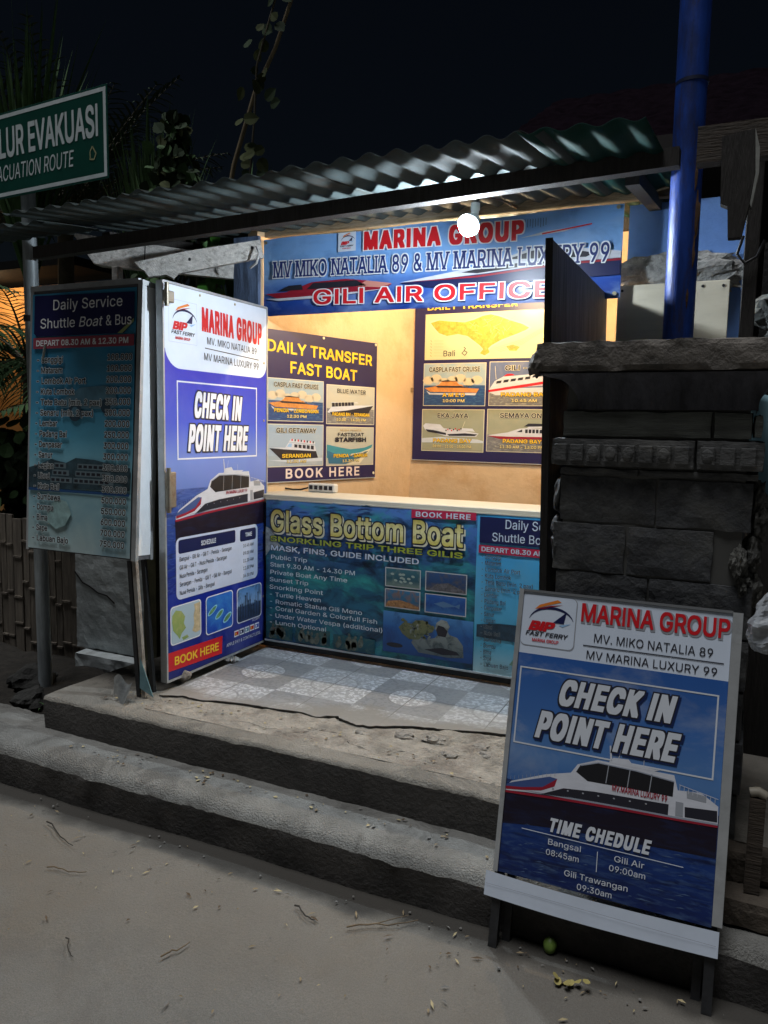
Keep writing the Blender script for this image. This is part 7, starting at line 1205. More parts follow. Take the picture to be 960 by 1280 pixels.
def poster_transfer():
    o = WL0 + WLD * .02
    nx, ny = WLD.y, -WLD.x
    t, pp = poster('route_poster', 'navy fast boat transfer poster with four boat pictures on the side wall', (o.x + nx * .012, o.y + ny * .012, 1.245), (WLD.x, WLD.y, 0), .90, .818)
    k = INKPB(); k.text('b', 'DAILY TRANSFER', .030, .710, .060, YEL, w=.830, z=3, rise=-.03, track=.01); k.text('b', 'FAST BOAT', .195, .600, .062, YEL, w=.535, z=3, rise=-.03, track=.02); k.build('title_lettering', pp, local=True)
    for a in ((.040, .330, .455, .566, S1, SEA1, 'cruise', 'CASPLA FAST CRUISE', 'PENIDA - LEMBONGAN', '12:30 PM', .48, .80, .80), (.478, .320, .888, .552, S2, SEA2, 'side', 'BLUE WATER', 'PADANG BAI - SERANGAN', '10.00 - 14.00 PM', .40, .60, .78), (.040, .075, .457, .315, S3, mat_print('pic_sea_pale', [(0, (.36, .42, .46)), (1, (.20, .32, .46))], 0, 1, cloud=(.5, .52, .5), camt=.6, cscale=12), 'bow', 'GILI GETAWAY', 'SERANGAN', '11:30 AM', .26, .72, .52), (.480, .072, .886, .305, S2, S2, 'swoosh', '', 'PENIDA - SANUR', '13.30 PM', .3, .6, .72)):
        k = INKPB(); boatpic(k, *a); k.build('boat_picture', pp, local=True)
    k = INKPB(); k.text('b', 'BOOK HERE', .165, .010, .052, mat('print_warm_white', (.80, .68, .62), .4), w=.60, z=3, track=.10); k.build('booking_lettering', pp, local=True)
poster_transfer()
def poster_map():
    W, H = 1.02, .990
    t, pp = poster('route_map_poster', 'navy poster with a yellow island map above four boat pictures on the back wall', (-1.985, 4.718, 1.352), (1, 0, 0), W, H)
    k = INKPB(); k.text('b', 'DAILY TRANSFER', .075, .956, .030, YEL, w=.60, z=3, track=.02); k.build('title_lettering', pp, local=True)
    x0, z0, x1, z1 = .066, .640, W - .030, .930
    MAPC = mat_print('map_cream', [(0, (.62, .56, .30)), (1, (.66, .60, .34))], 0, 1, cloud=(.52, .54, .34), camt=.5, cscale=4)
    ISL = mat_print('map_island', [(0, (.50, .32, .03)), (1, (.62, .42, .06))], 0, 1, cloud=(.34, .20, .02), camt=.75, cscale=30, c2=(.70, .52, .14), c2amt=.5, c2scale=46)
    k = INKPB(); k.rect(x0, z0, x1, z1, MAPC, 0)
    def Q(a, b): return (x0 + (a - 80) / 1020 * (x1 - x0) * 1.18, z1 - (b - 62) / 305 * (z1 - z0))
    isl = [(115, 120), (170, 105), (240, 115), (330, 125), (390, 110), (440, 88), (490, 80), (540, 95), (610, 125), (680, 150), (720, 175), (700, 190), (640, 215), (560, 245), (500, 280), (480, 300), (490, 325), (460, 345), (430, 330), (450, 305), (430, 280), (400, 255), (350, 215), (290, 200), (220, 210), (170, 190), (140, 155)]
    k.poly([Q(410 + (a - 410) * 1.05, 190 + (b - 190) * 1.10) for a, b in isl], mat('map_shore', (.70, .64, .40), .4), 1)
    k.poly([Q(*p) for p in isl], ISL, 2); k.poly([Q(*p) for p in ((590, 290), (630, 280), (670, 295), (650, 320), (610, 318))], ISL, 2); k.poly([Q(*p) for p in ((800, 245), (840, 235), (850, 270), (815, 275))], ISL, 2)
    RD = mat('map_road', (.72, .56, .26), .4)
    for i in range(26):
        a = Q(rnd.uniform(360, 620), rnd.uniform(110, 230)); b = (a[0] + rnd.uniform(-.05, .05), a[1] + rnd.uniform(-.04, .04)); k.line(a, b, .002, RD, 3)
    for i in range(4): k.path([Q(520 + 10 * i, 300 + 8 * i), Q(680, 250 + 10 * i), Q(780, 190 + 8 * i), Q(900, 150 + 10 * i)], .0013, mat('map_route', (.45, .38, .18), .4), 3)
    k.text('r', 'Bali', Q(198, 0)[0], Q(0, 345)[1], .036, INK, w=.085, z=4)
    k.path([Q(330, 285), Q(342, 298), Q(330, 308), Q(352, 322), Q(338, 342), Q(318, 326), Q(334, 312)], .004, INK, 4)
    for i in range(6): k.line(Q(118, 235 + 20 * i), Q(124, 245 + 20 * i), .003, mat('map_red', (.5, .2, .1), .4), 4); k.line(Q(140, 240 + 20 * i), Q(200, 242 + 20 * i), .0012, MATS['map_route'], 4)
    k.build('map_picture', pp, local=True)
    for a in ((.062, .345, .486, .618, S1, SEA1, 'cruise', 'CASPLA FAST CRUISE', 'A M E D', '10:00 PM', .48, .82, .36), (.507, .347, .965, .622, S5, SEA2, 'red', 'GILI - GILI', 'PADANG BAY', '10.45 AM', .36, .56, .66), (.058, .052, .484, .324, S4, S4, 'ferry', 'EKA JAYA', 'PADANG BAY', '09.00 - 11.00 - 15.00 PM', .3, .50, .62), (.502, .060, .962, .328, S4, SEA2, 'liner', 'SEMAYA ONE', 'PADANG BAY', '11.30 AM - 13.00 PM', .40, .64, .54)):
        k = INKPB(); boatpic(k, *a); k.build('boat_picture', pp, local=True)
poster_map()

# ------------------------------------------------------------------ green evacuation sign on its pole
def evac():
    c, s_ = math.cos(-.07), math.sin(-.07)
    W, H = .98, .415
    mt = upright((-2.745 - W * c, 2.815 - W * s_ , 2.677), (c, s_, 0), (-.035, 0, 1))
    t = thing('evacuation_sign', 'green evacuation route sign with pale border on a round metal pole', 'road sign', mtx=mt)
    GRN = mat('sign_green', (.004, .065, .048), .4, var=.15, vscale=3); WT = mat('sign_white', (.62, .70, .72), .45, var=.15, vscale=9)
    k = PB(); k.box((0, 0, 0), (W, .004, H), GRN, .001); pp = k.build('plate', t, local=True)
    k = INKPB(); k.frame(.010, .010, W - .010, H - .010, .018, WT, 0); k.build('border', pp, local=True)
    k = INKPB(); k.text('b', 'JALUR EVAKUASI', W - .058, .200, .135, WT, w=.86, align='r', z=2); k.build('title_lettering', pp, local=True)
    k = INKPB(); k.text('r', 'EVACUATION ROUTE', W - .235, .085, .074, WT, w=.66, align='r', z=2, shear=.15); k.path([(W - .125, .10), (W - .095, .095), (W - .08, .12), (W - .105, .155), (W - .12, .135), (W - .12, .10)], .007, mat('sticker_yellow', (.35, .36, .2), .5), 2); k.build('route_lettering', pp, local=True)
    GAL = mat('galvanised_pipe', (.34, .38, .40), .5, metal=.25, var=.3, vscale=9, stretch=(4, 4, .5), dirt=(.06, .06, .06), dscale=5, damt=.5)
    k = PB(); k.tube([(-3.385, 2.93, .08), (-3.385, 2.915, 2.2), (-3.385, 2.912, 3.05)], .036, GAL, 18); k.build('pole', t)
    PB().studs('clamp', t, [(-3.385, 2.914, zz) for zz in (2.06, 2.74, 2.99)], (0, 0, .03), .041, STEEL, False)
evac()
# ------------------------------------------------------------------ second door leaf, pillar, posts
t = thing('dark_door_leaf', 'dark weathered timber door leaf standing open behind the stone pillar', 'door', (-.60, 3.0, .36))
k = PB(); k.box((-.616, 2.53, .36), (-.597, 3.62, 2.163), mat('weathered_leaf', (.24, .23, .21), .65, var=.45, vscale=9, stretch=(6, 6, .5), bump=.4, bscale=20, dirt=(.22, .22, .21), dscale=3, damt=.5), .003)
k.V = [(x + .040 * (2.163 - z) / 1.8, y, z) for x, y, z in k.V]; k.build('board', t)
k = PB(); k.box((-.619, 2.526, .36), (-.595, 2.5295, 2.165), DW); k.V = [(x + .040 * (2.163 - z) / 1.8, y, z) for x, y, z in k.V]; k.build('edge_strip', t)
t = thing('plywood_board', 'pale plywood board fixed low on the blue wall behind the round blue pole', 'board', (-.3, 3.6, 1.9))
k = PB(); k.box((-.550, 3.60, 1.70), (-.095, 3.612, 2.193), mat('plywood', (.66, .60, .47), .7, var=.12, vscale=6, stretch=(1, 1, 5), dirt=(.46, .40, .30), dscale=3, damt=.6), .002); k.build('sheet', t)
PB().studs('nail', t, [(x, 3.600, z) for x, z in ((-.53, 2.17), (-.34, 2.17), (-.20, 2.172), (-.12, 2.17), (-.12, 1.9))], (0, -.004, 0), .006, STEEL, False)
t = thing('wooden_shelf_end', 'dark stained timber upright at the end of the blue wall with loose wire', 'post', (0, 2.9, 1.2))
k = PB(); k.box((-.040, 2.88, .2), (.005, 2.93, 2.52), DW, .003); k.build('post', t)
k = PB(); k.tube([(-.045, 2.87, 2.20), (-.06, 2.86, 2.14), (-.035, 2.86, 2.11), (.0, 2.865, 2.13), (.02, 2.86, 2.18)], .005, BLACK, 8); k.build('wire', t)

BS = mat('black_lava_stone', (.046, .049, .054), .7, var=.6, vscale=7, bump=.5, bscale=34, dirt=(.13, .13, .12), dscale=3.2, damt=.8, stain=(.10, .10, .095), sscale=3, samt=.6)
BS2 = mat('weathered_lava_stone', (.095, .097, .097), .8, var=.5, vscale=8, stretch=(1, 1, 2), bump=.5, bscale=40, dirt=(.19, .185, .17), dscale=4, damt=.6)
GB = mat('grey_broken_stone', (.11, .11, .10), .95, var=.6, vscale=14, bump=1, bscale=40, dirt=(.05, .05, .05), dscale=6, damt=.8)
pil = thing('stone_pillar', 'black lava stone gate pillar with carved square band and flared broken cap', 'pillar', (-.22, 2.62, .18))
def roughbox(k, a, b, m, seg=.03, amp=.002, seed=0, chip=.005):
    """stone block with slightly worn faces and chipped edges"""
    a = Vector(a); b = Vector(b); c = (a + b) / 2; h = (b - a) / 2
    for ax in range(3):
        for sg in (-1, 1):
            u, v = [(1, 2), (2, 0), (0, 1)][ax]
            nu = max(2, int(2 * h[u] / seg)); nv = max(2, int(2 * h[v] / seg))
            if ax == 1 and sg > 0 or (ax != 1 and False): nu = nv = 2
            def f(i, j):
                p = Vector((0, 0, 0)); p[ax] = sg * h[ax]; p[u] = (2 * i - 1) * h[u]; p[v] = (2 * j - 1) * h[v]
                q = p + c; nz = noise.noise(q * 14 + Vector((seed, 0, 0))) * amp + noise.noise(q * 45) * amp * .5
                d = [h[t] - abs(p[t]) for t in range(3)]; d.sort()
                e = max(0, 1 - d[1] / .02)
                sh = max(0.0, e * chip * (.5 + noise.noise(q * 20 + Vector((3, seed, 0)))))
                r = Vector([p[t] - (sh if p[t] > 0 else -sh) * (abs(p[t]) > h[t] - .021) for t in range(3)])
                r[ax] += sg * (nz if d[1] > .004 else nz * .0)
                return tuple(r + c)
            if sg > 0: k.grid(f, nu, nv, m, False)
            else: k.grid(lambda i, j: f(1 - i, j), nu, nv, m, False)
courses = [(.185, .33, [-.512, -.22, .052]), (.336, .49, [-.508, -.30, -.02, .050]), (.496, .65, [-.514, -.17, .056]), (.656, .80, [-.508, -.32, .046]), (.806, .955, [-.512, -.24, .05]), (.961, 1.115, [-.516, -.235, .052]), (1.121, 1.268, [-.528, -.305, -.060]), (1.274, 1.414, [-.512, -.225, .035])]
for ci, (z0, z1, xs) in enumerate(courses):
    for x0, x1 in zip(xs, xs[1:]):
        k = PB(); roughbox(k, (x0 + .001, 2.40 + .003 * rnd.uniform(-1, 1), z0 - .002), (x1 - .001, 2.86, z1 + .001), BS, seed=ci * 5 + x0)
        k.build('stone_block', pil)
k = PB(); k.box((-.50, 2.408, .185), (.012, 2.85, 1.725), mat('mortar_grey', (.10, .10, .095), .9)); k.build('core', pil)
k = PB(); roughbox(k, (-.512, 2.392, 1.418), (-.28, 2.86, 1.440), BS2, .02); roughbox(k, (-.277, 2.392, 1.418), (.045, 2.86, 1.440), BS2, .02); k.build('ledge', pil)
k = PB(); roughbox(k, (-.540, 2.382, 1.445), (-.125, 2.87, 1.530), BS2, .02, .002); roughbox(k, (-.122, 2.380, 1.445), (.055, 2.87, 1.530), BS2, .02, .002, 3); k.build('carved_band', pil)
for i in range(11):
    if i == 8: x = -.108
    x = -.530 + .050 * i if i < 8 else -.112 + .053 * (i - 8)
    k = PB()
    m_ = BS2 if i not in (2, 3) else BS2
    k.box((x, 2.371, 1.460), (x + .040, 2.3795, 1.512), m_, .003)
    if i in (2, 3, 4, 6, 8): k.rock((x + .020, 2.371, 1.486), (.016, .006, .020), m_, i, .1, 6)
    k.build('carved_square', pil)
k = PB(); roughbox(k, (-.508, 2.388, 1.535), (-.085, 2.86, 1.612), mat('greenish_stone', (.12, .13, .118), .8, var=.4, vscale=5, stretch=(1, 1, 9), bump=.6, bscale=30), .025, .002); roughbox(k, (-.082, 2.388, 1.535), (.020, 2.86, 1.612), MATS['greenish_stone'], .025, .002); roughbox(k, (.023, 2.384, 1.540), (.045, 2.86, 1.605), MATS['greenish_stone'], .02, .004); k.build('fascia', pil)
# flared neck: concave profile swept round the front and sides
prof = [(.0, 1.617), (.0, 1.628)] + [(.112 * (1 - math.cos(R(a))), 1.628 + .092 * math.sin(R(a))) for a in range(8, 91, 8)] + [(.118, 1.722)]
k = PB(); ring = []
for o_, z in prof:
    x0, x1, y0, y1 = -.466 - o_, .030 + o_, 2.392 - o_ * .40, 2.85 + .0 * o_
    pts = []
    for a, b in (((x0, y1), (x0, y0)), ((x0, y0), (x1, y0)), ((x1, y0), (x1, y1))):
        for q in range(16):
            tt = q / 16; x = a[0] + (b[0] - a[0]) * tt; y = a[1] + (b[1] - a[1]) * tt; nz = .004 * noise.noise(Vector((x * 16, y * 16, z * 16))); pts.append((x + nz, y + nz, z))
    pts.append((x1, y1, z)); ring.append(pts)
N = len(ring[0]); k.add([p for r_ in ring for p in r_], [(i * N + j, i * N + j + 1, (i + 1) * N + j + 1, (i + 1) * N + j) for i in range(len(ring) - 1) for j in range(N - 1)], mat('scotia_stone', (.085, .087, .105), .7, var=.6, vscale=5, stretch=(3, 3, .8), bump=.8, bscale=30, dirt=(.08, .08, .082), dscale=3, damt=.6), True); k.build('flared_neck', pil)
CAPM = mat('cap_stone', (.15, .135, .118), .85, var=.55, vscale=9, bump=1.0, bscale=30, dirt=(.020, .020, .022), dscale=4, damt=.85)
k = PB(); roughbox(k, (-.592, 2.335, 1.726), (.150, 2.86, 1.815), CAPM, .016, .0025, 2, .009)
k.rock((-.588, 2.36, 1.752), (.022, .05, .040), CAPM, 5, .5, 8); k.build('cap', pil)
k = PB()
for i, (x, y, z, s) in enumerate([(.058, 2.48, 1.36, .05), (.066, 2.47, 1.30, .05), (.050, 2.46, 1.20, .055), (.056, 2.47, 1.10, .06), (.02, 2.42, 1.18, .05), (.035, 2.43, 1.12, .045), (.062, 2.5, 1.02, .05)]): k.rock((x - .012, y, z), (s * .50, s, s * 1.1), GB, i, .45, 14, 2.6)
k.build('rubble_edge', pil)
k = PB()
for i, z in enumerate((1.35, 1.24, 1.19)): k.rock((-.520, 2.45, z), (.018, .05, .05), BS, 20 + i, .5, 8)
k.build('chipped_corner', pil)

# blue pole
BP = mat('blue_gloss_paint', (.016, .07, .40), .42, var=.35, vscale=7, stretch=(3, 3, .7), bump=.18, bscale=14, dirt=(.02, .03, .08), dscale=3, damt=.8, stain=(.05, .04, .05), sscale=4, samt=.55)
t = thing('blue_pole', 'tall round blue painted pole with flaking patches behind the stone pillar', 'pole', (-.24, 2.98, .3))
k = PB(); k.tube([(-.236, 2.99, .32), (-.238, 2.985, 1.5), (-.240, 2.98, 2.2), (-.246, 2.975, 3.6)], .052, BP, 28); k.build('shaft', t)
k = PB(); k.tube([(-.2405, 2.979, 2.745), (-.241, 2.979, 2.757)], .0545, mat('pole_band', (.012, .02, .06), .5), 28); k.build('band', t)
k = PB()
for i, (a, z, w, h) in enumerate([(.6, 2.44, .012, .05), (.8, 2.30, .014, .08), (.75, 2.17, .008, .05), (.5, 2.02, .006, .03)]):
    ca, sa = math.cos(-math.pi / 2 + a), math.sin(-math.pi / 2 + a)
    k.rock((-.239 + ca * .051, 2.982 + sa * .051, z), (w, .003, h), mat('rust_patch', (.10, .055, .03), .9, var=.5, vscale=40), i, .5, 8)
k.build('rust_patch', t)

# timber on the right of the pole
OLDW = mat('old_brown_timber', (.050, .037, .026), .85, var=.5, vscale=16, stretch=(.6, 6, 6), bump=.7, bscale=30)
t = thing('cross_beam', 'brown roof beam running out of frame beside the blue pole', 'beam', (.2, 2.6, 2.4))
k = PB(); k.bar((-.185, 2.62, 2.415), (1.2, 2.62, 2.42), .06, .105, OLDW); k.build('timber', t)
t = thing('timber_bracket', 'dark shaped timber bracket with one pale edge under the brown beam', 'bracket', (-.06, 2.55, 2.3))
k = PB(); k.prism([(-.115, 2.415), (-.028, 2.425), (-.020, 2.30), (-.030, 2.215), (-.046, 2.125), (-.082, 2.125), (-.088, 2.215), (-.108, 2.225)], 2.545, 2.585, DW); k.build('board', t)
k = PB(); k.prism([(-.0268, 2.425), (-.012, 2.37), (-.010, 2.30), (-.024, 2.205), (-.0285, 2.215), (-.0190, 2.30)], 2.540, 2.583, mat('pale_end_grain', (.30, .31, .29), .8, var=.3, vscale=20)); k.build('pale_edge', t)
NR = mat('dark_roof_tile', (.006, .004, .006), .95, spec=0, var=.4, vscale=10, bump=.8, bscale=30)
t = thing('neighbour_roof', 'dark tiled roof eaves of the house behind the kiosk', 'roof', (.5, 6, 3.3))
k = PB()
k.grid(lambda a, b: (-1.9 + 5.2 * a, 5.4 + 2.4 * b, 3.42 + 1.3 * b + .022 * abs(math.sin(a * 60)) - .03 * ((b * 9) % 1)), 180, 27, NR, False); k.build('tiles', t)
k = PB(); k.bar((-1.9, 5.38, 3.36), (3.3, 5.38, 3.36), .03, .14, mat('eave_board', (.012, .008, .009), .7)); k.build('eave_board', t)
k = PB(); k.box((-1.5, 5.9, 0), (3.2, 6.1, 3.45), mat('dark_house_wall', (.03, .03, .032), .9, var=.4, vscale=3)); k.build('wall', t)

# junk at the right edge
t = thing('stone_step', 'brown worn stone step between the pillar foot and the kerb', 'step', (.12, 2.3, .18))
k = PB(); roughbox(k, (-.04, 2.24, .186), (.40, 2.385, .265), mat('brown_stone', (.075, .06, .045), .9, var=.4, vscale=9, bump=.8, bscale=30), .02, .006); k.build('slab', t)
k = PB(); roughbox(k, (.02, 2.33, .268), (.40, 2.395, .36), MATS['brown_stone'], .02, .006); k.build('riser', t)
t = thing('round_headed_post', 'short dark post with a cream rounded top right of the folding sign', 'post', (.10, 2.36, .27))
k = PB(); k.bar((.098, 2.30, .268), (.098, 2.30, .545), .040, .03, OLDW, up=(0, 1, 0)); k.build('post', t)
k = PB(); k.tube([(.078, 2.30, .556), (.098, 2.30, .562), (.118, 2.30, .552)], .014, mat('cream_paint', (.20, .18, .14), .6, var=.2), 10); k.build('rounded_top', t)
t = thing('plastic_bag', 'crumpled white plastic bag hanging at the right of the stone pillar', 'bag', (.09, 2.3, 1.05))
k = PB()
BAGM = mat('bag_plastic', (.36, .39, .42), .3, var=.35, vscale=18)
def bagf(a, b):
    th = 2 * math.pi * a; w = .055 * math.sin(math.pi * min(1, .12 + b * .88)) ** .6 * (1.1 - .3 * b) + .006
    nz = .014 * noise.noise(Vector((math.cos(th) * 2.2, math.sin(th) * 2.2, b * 6))); return (.095 + (w + nz) * math.cos(th) + .02 * b, 2.27 + (w * .7 + nz) * math.sin(th), .97 + .18 * b)
k.grid(bagf, 26, 20, BAGM, False); k.build('bag', t)
k = PB(); k.tube([(.10, 2.27, 1.14), (.112, 2.29, 1.20), (.125, 2.35, 1.25), (.13, 2.46, 1.27)], .006, BAGM, 8); k.build('handle', t)
t = thing('hanging_cloth', 'pale blue cloth hanging behind the pillar cap at the right', 'cloth', (.12, 2.65, 1.5))
k = PB(); k.grid(lambda a, b: (.01 + .45 * a, 2.95 + .025 * math.sin(a * 22 + b * 2), 1.30 + .40 * b - .02 * math.sin(a * 9)), 36, 16, mat('pale_blue_cloth', (.20, .36, .42), .8, var=.25, vscale=9)); o = k.build('fabric', t); setmod(o, 'SOLIDIFY', thickness=.002)
k = PB(); k.tube([(.0, 2.95, 1.70), (.5, 2.95, 1.72)], .006, STEEL, 8); k.build('rail', t)
t = thing('stacked_sacks', 'pale crumpled sacks piled against the dark wall right of the timber upright', 'sack', (.15, 3.3, 1.9))
k = PB()
for i, (x, z) in enumerate(((.10, 2.02), (.16, 1.92), (.22, 2.05))): k.rock((x, 3.3, z), (.10, .08, .075), mat('sack_cloth', (.10, .105, .10), .9, var=.5, vscale=14, bump=.6, dirt=(.2, .3, .3), dscale=9, damt=.6), i, .5, 12, 2)
k.build('sack_pile', t)
k = PB(); k.box((.03, 3.2, .2), (.5, 3.5, 1.86), DW); k.build('shelf', t)
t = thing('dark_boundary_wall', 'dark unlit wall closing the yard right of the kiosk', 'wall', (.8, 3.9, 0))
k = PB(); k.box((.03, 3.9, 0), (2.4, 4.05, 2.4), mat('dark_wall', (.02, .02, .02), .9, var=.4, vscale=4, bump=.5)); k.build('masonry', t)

# ------------------------------------------------------------------ crossed timbers above the door
GW = mat('grey_weathered_plank', (.62, .60, .57), .8, var=.28, vscale=7, stretch=(1.2, 8, 8), bump=.5, bscale=26, dirt=(.14, .12, .10), dscale=5, damt=.7)
t = thing('notched_plank', 'pale grey plank with a cut slanting end above the fares sign', 'plank', (-3.0, 3.2, 2.4))
a0 = Vector((-3.125, 2.95, 2.425)); a1 = Vector((-2.54, 3.45, 2.385))
def plank(k, poly, a, b, th, m):
    d = (b - a).normalized(); up = Vector((0, 0, 1)); up = (up - d * up.dot(d)).normalized(); n_ = d.cross(up)
    tri = tessellate_polygon([[Vector((x, y, 0)) for x, y in poly]]); n = len(poly)
    V = [a + d * x + up * y for x, y in poly] + [a + d * x + up * y - n_ * th * 1 for x, y in poly]
    ar = sum(poly[i - 1][0] * poly[i][1] - poly[i][0] * poly[i - 1][1] for i in range(n))
    F = list(tri) + [tuple(n + i for i in t_[::-1]) for t_ in tri] + [(i, (i + 1) % n, n + (i + 1) % n, n + i) for i in range(n)]
    k.add(V, F, m)
k = PB(); plank(k, [(0, .065), (.10, -.065), (.14, -.075), (.80, -.060), (.80, .055), (.02, .068)], a0, a1, .045, GW); o = k.build('board', t)
k = PB(); plank(k, [(.345, -.073), (.350, -.073), (.350, .068), (.345, .068)], a0 + Vector((0, -.002, 0)), a1 + Vector((0, -.002, 0)), .049, DW); k.build('saw_joint', t)
t = thing('slanted_plank', 'pale grey plank with a hooked end nailed across the notched plank', 'plank', (-2.5, 3.2, 2.4))
b0 = Vector((-2.735, 2.98, 2.285)); b1 = Vector((-2.29, 3.40, 2.450))
k = PB(); plank(k, [(0, .045), (.012, .02), (.035, -.005), (.045, -.035), (.13, -.04), (.16, -.065), (.19, -.045), (.63, -.045), (.63, .042), (.26, .052)], b0, b1, .04, GW); k.build('board', t)
PB().studs('nail', t, [b0 + (b1 - b0).normalized() * x + Vector((0, -.001, .01)) for x in (.26, .58)], (0, -.005, 0), .008, STEEL, False)
k = PB(); k.tube([(-2.30, 3.36, 2.45), (-2.27, 3.34, 2.41), (-2.28, 3.33, 2.36), (-2.33, 3.35, 2.345)], .006, mat('white_cable', (.5, .5, .5), .5), 8); k.build('cable', t)
t = thing('timber_prop', 'small pale timber prop above the fares sign', 'prop', (-2.95, 3.0, 2.2))
k = PB(); k.box((-2.94, 3.02, 2.10), (-2.90, 3.06, 2.33), GW, .003); k.build('stick', t)

# ------------------------------------------------------------------ fence, old wall, orange house
BAM = mat('bamboo_slat', (.18, .155, .125), .75, var=.45, vscale=9, stretch=(5, 5, .5), bump=.5, bscale=26, dirt=(.10, .085, .07), dscale=3, damt=.7)
t = thing('bamboo_fence', 'weathered grey split bamboo fence below the fares sign', 'fence', (-4, 3.4, .1))
k = PB(); x = -5.6; i = 0
while x < -3.18:
    w = rnd.uniform(.045, .075); tp_ = .93 + .03 * rnd.random(); sh = rnd.uniform(-.01, .01)
    k.bar((x + w / 2, 3.40 + rnd.uniform(-.006, .006), .04), (x + w / 2 + sh, 3.40, tp_), w, .014, BAM, up=(0, 1, 0))
    for q in range(3):
        zz = .2 + .27 * q + rnd.uniform(-.06, .06); k.bar((x + w / 2, 3.390, zz), (x + w / 2, 3.390, zz + .012), w * .98, .012, BAM, up=(0, 1, 0))
    x += w + .006; i += 1
k.build('slats', t)
for zz in (.30, .78):
    k = PB(); k.bar((-5.6, 3.43, zz), (-3.15, 3.43, zz), .03, .05, DW); k.build('rail', t)
OW = mat('old_plaster', (.56, .61, .62), .9, var=.3, vscale=4, bump=.4, bscale=20, dirt=(.14, .14, .125), dscale=2.6, damt=.8)
t = thing('cracked_wall', 'low grey cracked plaster wall between the bamboo fence and the door', 'wall', (-2.9, 3.3, .1))
k = PB(); roughbox(k, (-3.58, 3.335, .20), (-3.02, 3.385, .93), OW, .03, .004); k.build('plaster', t)
k = PB()
pts = [(-3.58, .66), (-3.52, .60), (-3.46, .58), (-3.40, .55), (-3.33, .54), (-3.27, .50)]
for a, b in zip(pts, pts[1:]): k.bar((a[0], 3.333, a[1]), (b[0], 3.333, b[1]), .004, .008, BLACK)
k.build('crack', t)
k = PB(); k.box((-3.02, 3.30, .12), (-2.93, 3.40, 1.6), mat('mossy_post', (.09, .085, .045), .9, var=.4, vscale=9)); k.build('post', t)
k = PB(); roughbox(k, (-3.5, 3.24, .10), (-2.95, 3.33, .20), OW, .03, .01); k.build('footing', t)
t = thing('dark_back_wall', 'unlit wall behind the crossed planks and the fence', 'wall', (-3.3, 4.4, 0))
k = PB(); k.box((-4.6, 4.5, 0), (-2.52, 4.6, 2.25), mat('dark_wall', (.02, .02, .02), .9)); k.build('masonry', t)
t = thing('orange_house', 'house wall glowing orange behind the palm fronds', 'house', (-9, 7.5, 0))
OR = mat('orange_house_wall', (.55, .30, .10), .8, var=.2, vscale=1.2)
k = PB(); k.box((-13, 7.4, 0), (-7.4, 7.6, 3.3), OR); k.build('wall', t)
k = PB(); k.bar((-13.2, 7.2, 3.42), (-7.2, 7.2, 3.42), .9, .10, mat('black_eave', (.008, .008, .008), .9, spec=.1)); k.build('eave', t)
k = PB(); k.box((-10.6, 7.36, 1.0), (-9.4, 7.398, 2.2), DW); k.build('window', t)
WARML = mat('lit_wall_glass', (1, .9, .7), .3, emit=(1, .68, .35), estr=12)
hb = thing('wall_lamp', 'warm lamp under the eave of the orange house', 'lamp', (-8.9, 6.8, 2.9))
k = PB(); k.rock((-8.9, 6.9, 3.25), (.05, .05, .06), WARML, 1, 0, 8, smooth=True); k.build('glass', hb); k = PB(); k.tube([(-8.9, 6.9, 3.30), (-8.9, 6.9, 3.37)], .02, STEEL, 8); k.build('holder', hb)
point('house_light', (-8.9, 6.85, 3.12), 22, (1, .66, .36), .03)

# ------------------------------------------------------------------ plants
LEAFD = mat('dark_leaf', (.026, .042, .022), .8, spec=.12, var=.5, vscale=6)
LEAFM = mat('mid_leaf', (.055, .105, .042), .75, spec=.15, var=.5, vscale=6)
LEAFY = mat('yellowish_leaf', (.045, .055, .022), .8, spec=.12, var=.5, vscale=6)
STEM = mat('plant_stem', (.07, .06, .04), .8, var=.4, vscale=12)
def blade(k, base, d, L, w, droop, m, n=8, fold=.3):
    """one long strap leaf, folded along its midrib, drooping to the tip"""
    d = Vector(d).normalized(); p = Vector(base); side = d.cross(Vector((0, 0, 1)))
    side = side.normalized() if side.length > 1e-3 else Vector((1, 0, 0)); V = []
    for i in range(n + 1):
        t_ = i / n; ww = w * (.45 + .55 * math.sin(math.pi * min(1, t_ * .9 + .08))) * (1 - t_ ** 3) + .0008
        up = side.cross(d).normalized()
        V += [p - side * ww / 2 + up * fold * ww / 2, p, p + side * ww / 2 + up * fold * ww / 2]
        d = (d + Vector((0, 0, -droop / n))).normalized(); p = p + d * (L / n)
    k.add(V, [f for i in range(n) for f in ((3 * i, 3 * i + 1, 3 * i + 4, 3 * i + 3), (3 * i + 1, 3 * i + 2, 3 * i + 5, 3 * i + 4))], m)
def frond(k, base, d, L, droop, m, leaf=.34, n=26):
    d = Vector(d).normalized(); p = Vector(base); pts = [p.copy()]; ds = [d.copy()]
    for i in range(n):
        d = (d + Vector((0, 0, -droop / n))).normalized(); p = p + d * (L / n); pts.append(p.copy()); ds.append(d.copy())
    k.tube(pts, .011, STEM, 6, taper=.25)
    for i in range(3, n + 1):
        dd = ds[i]; s_ = dd.cross(Vector((0, 0, 1))); s_ = s_.normalized() if s_.length > .01 else Vector((1, 0, 0)); f = math.sin(math.pi * (i / n) ** .8) * .85 + .15
        for sg in (-1, 1): blade(k, pts[i], dd * .75 + s_ * sg * .9 + Vector((0, 0, rnd.uniform(-.1, .25))), leaf * f * rnd.uniform(.85, 1.1), .026, rnd.uniform(.4, 1.0), m, 4)
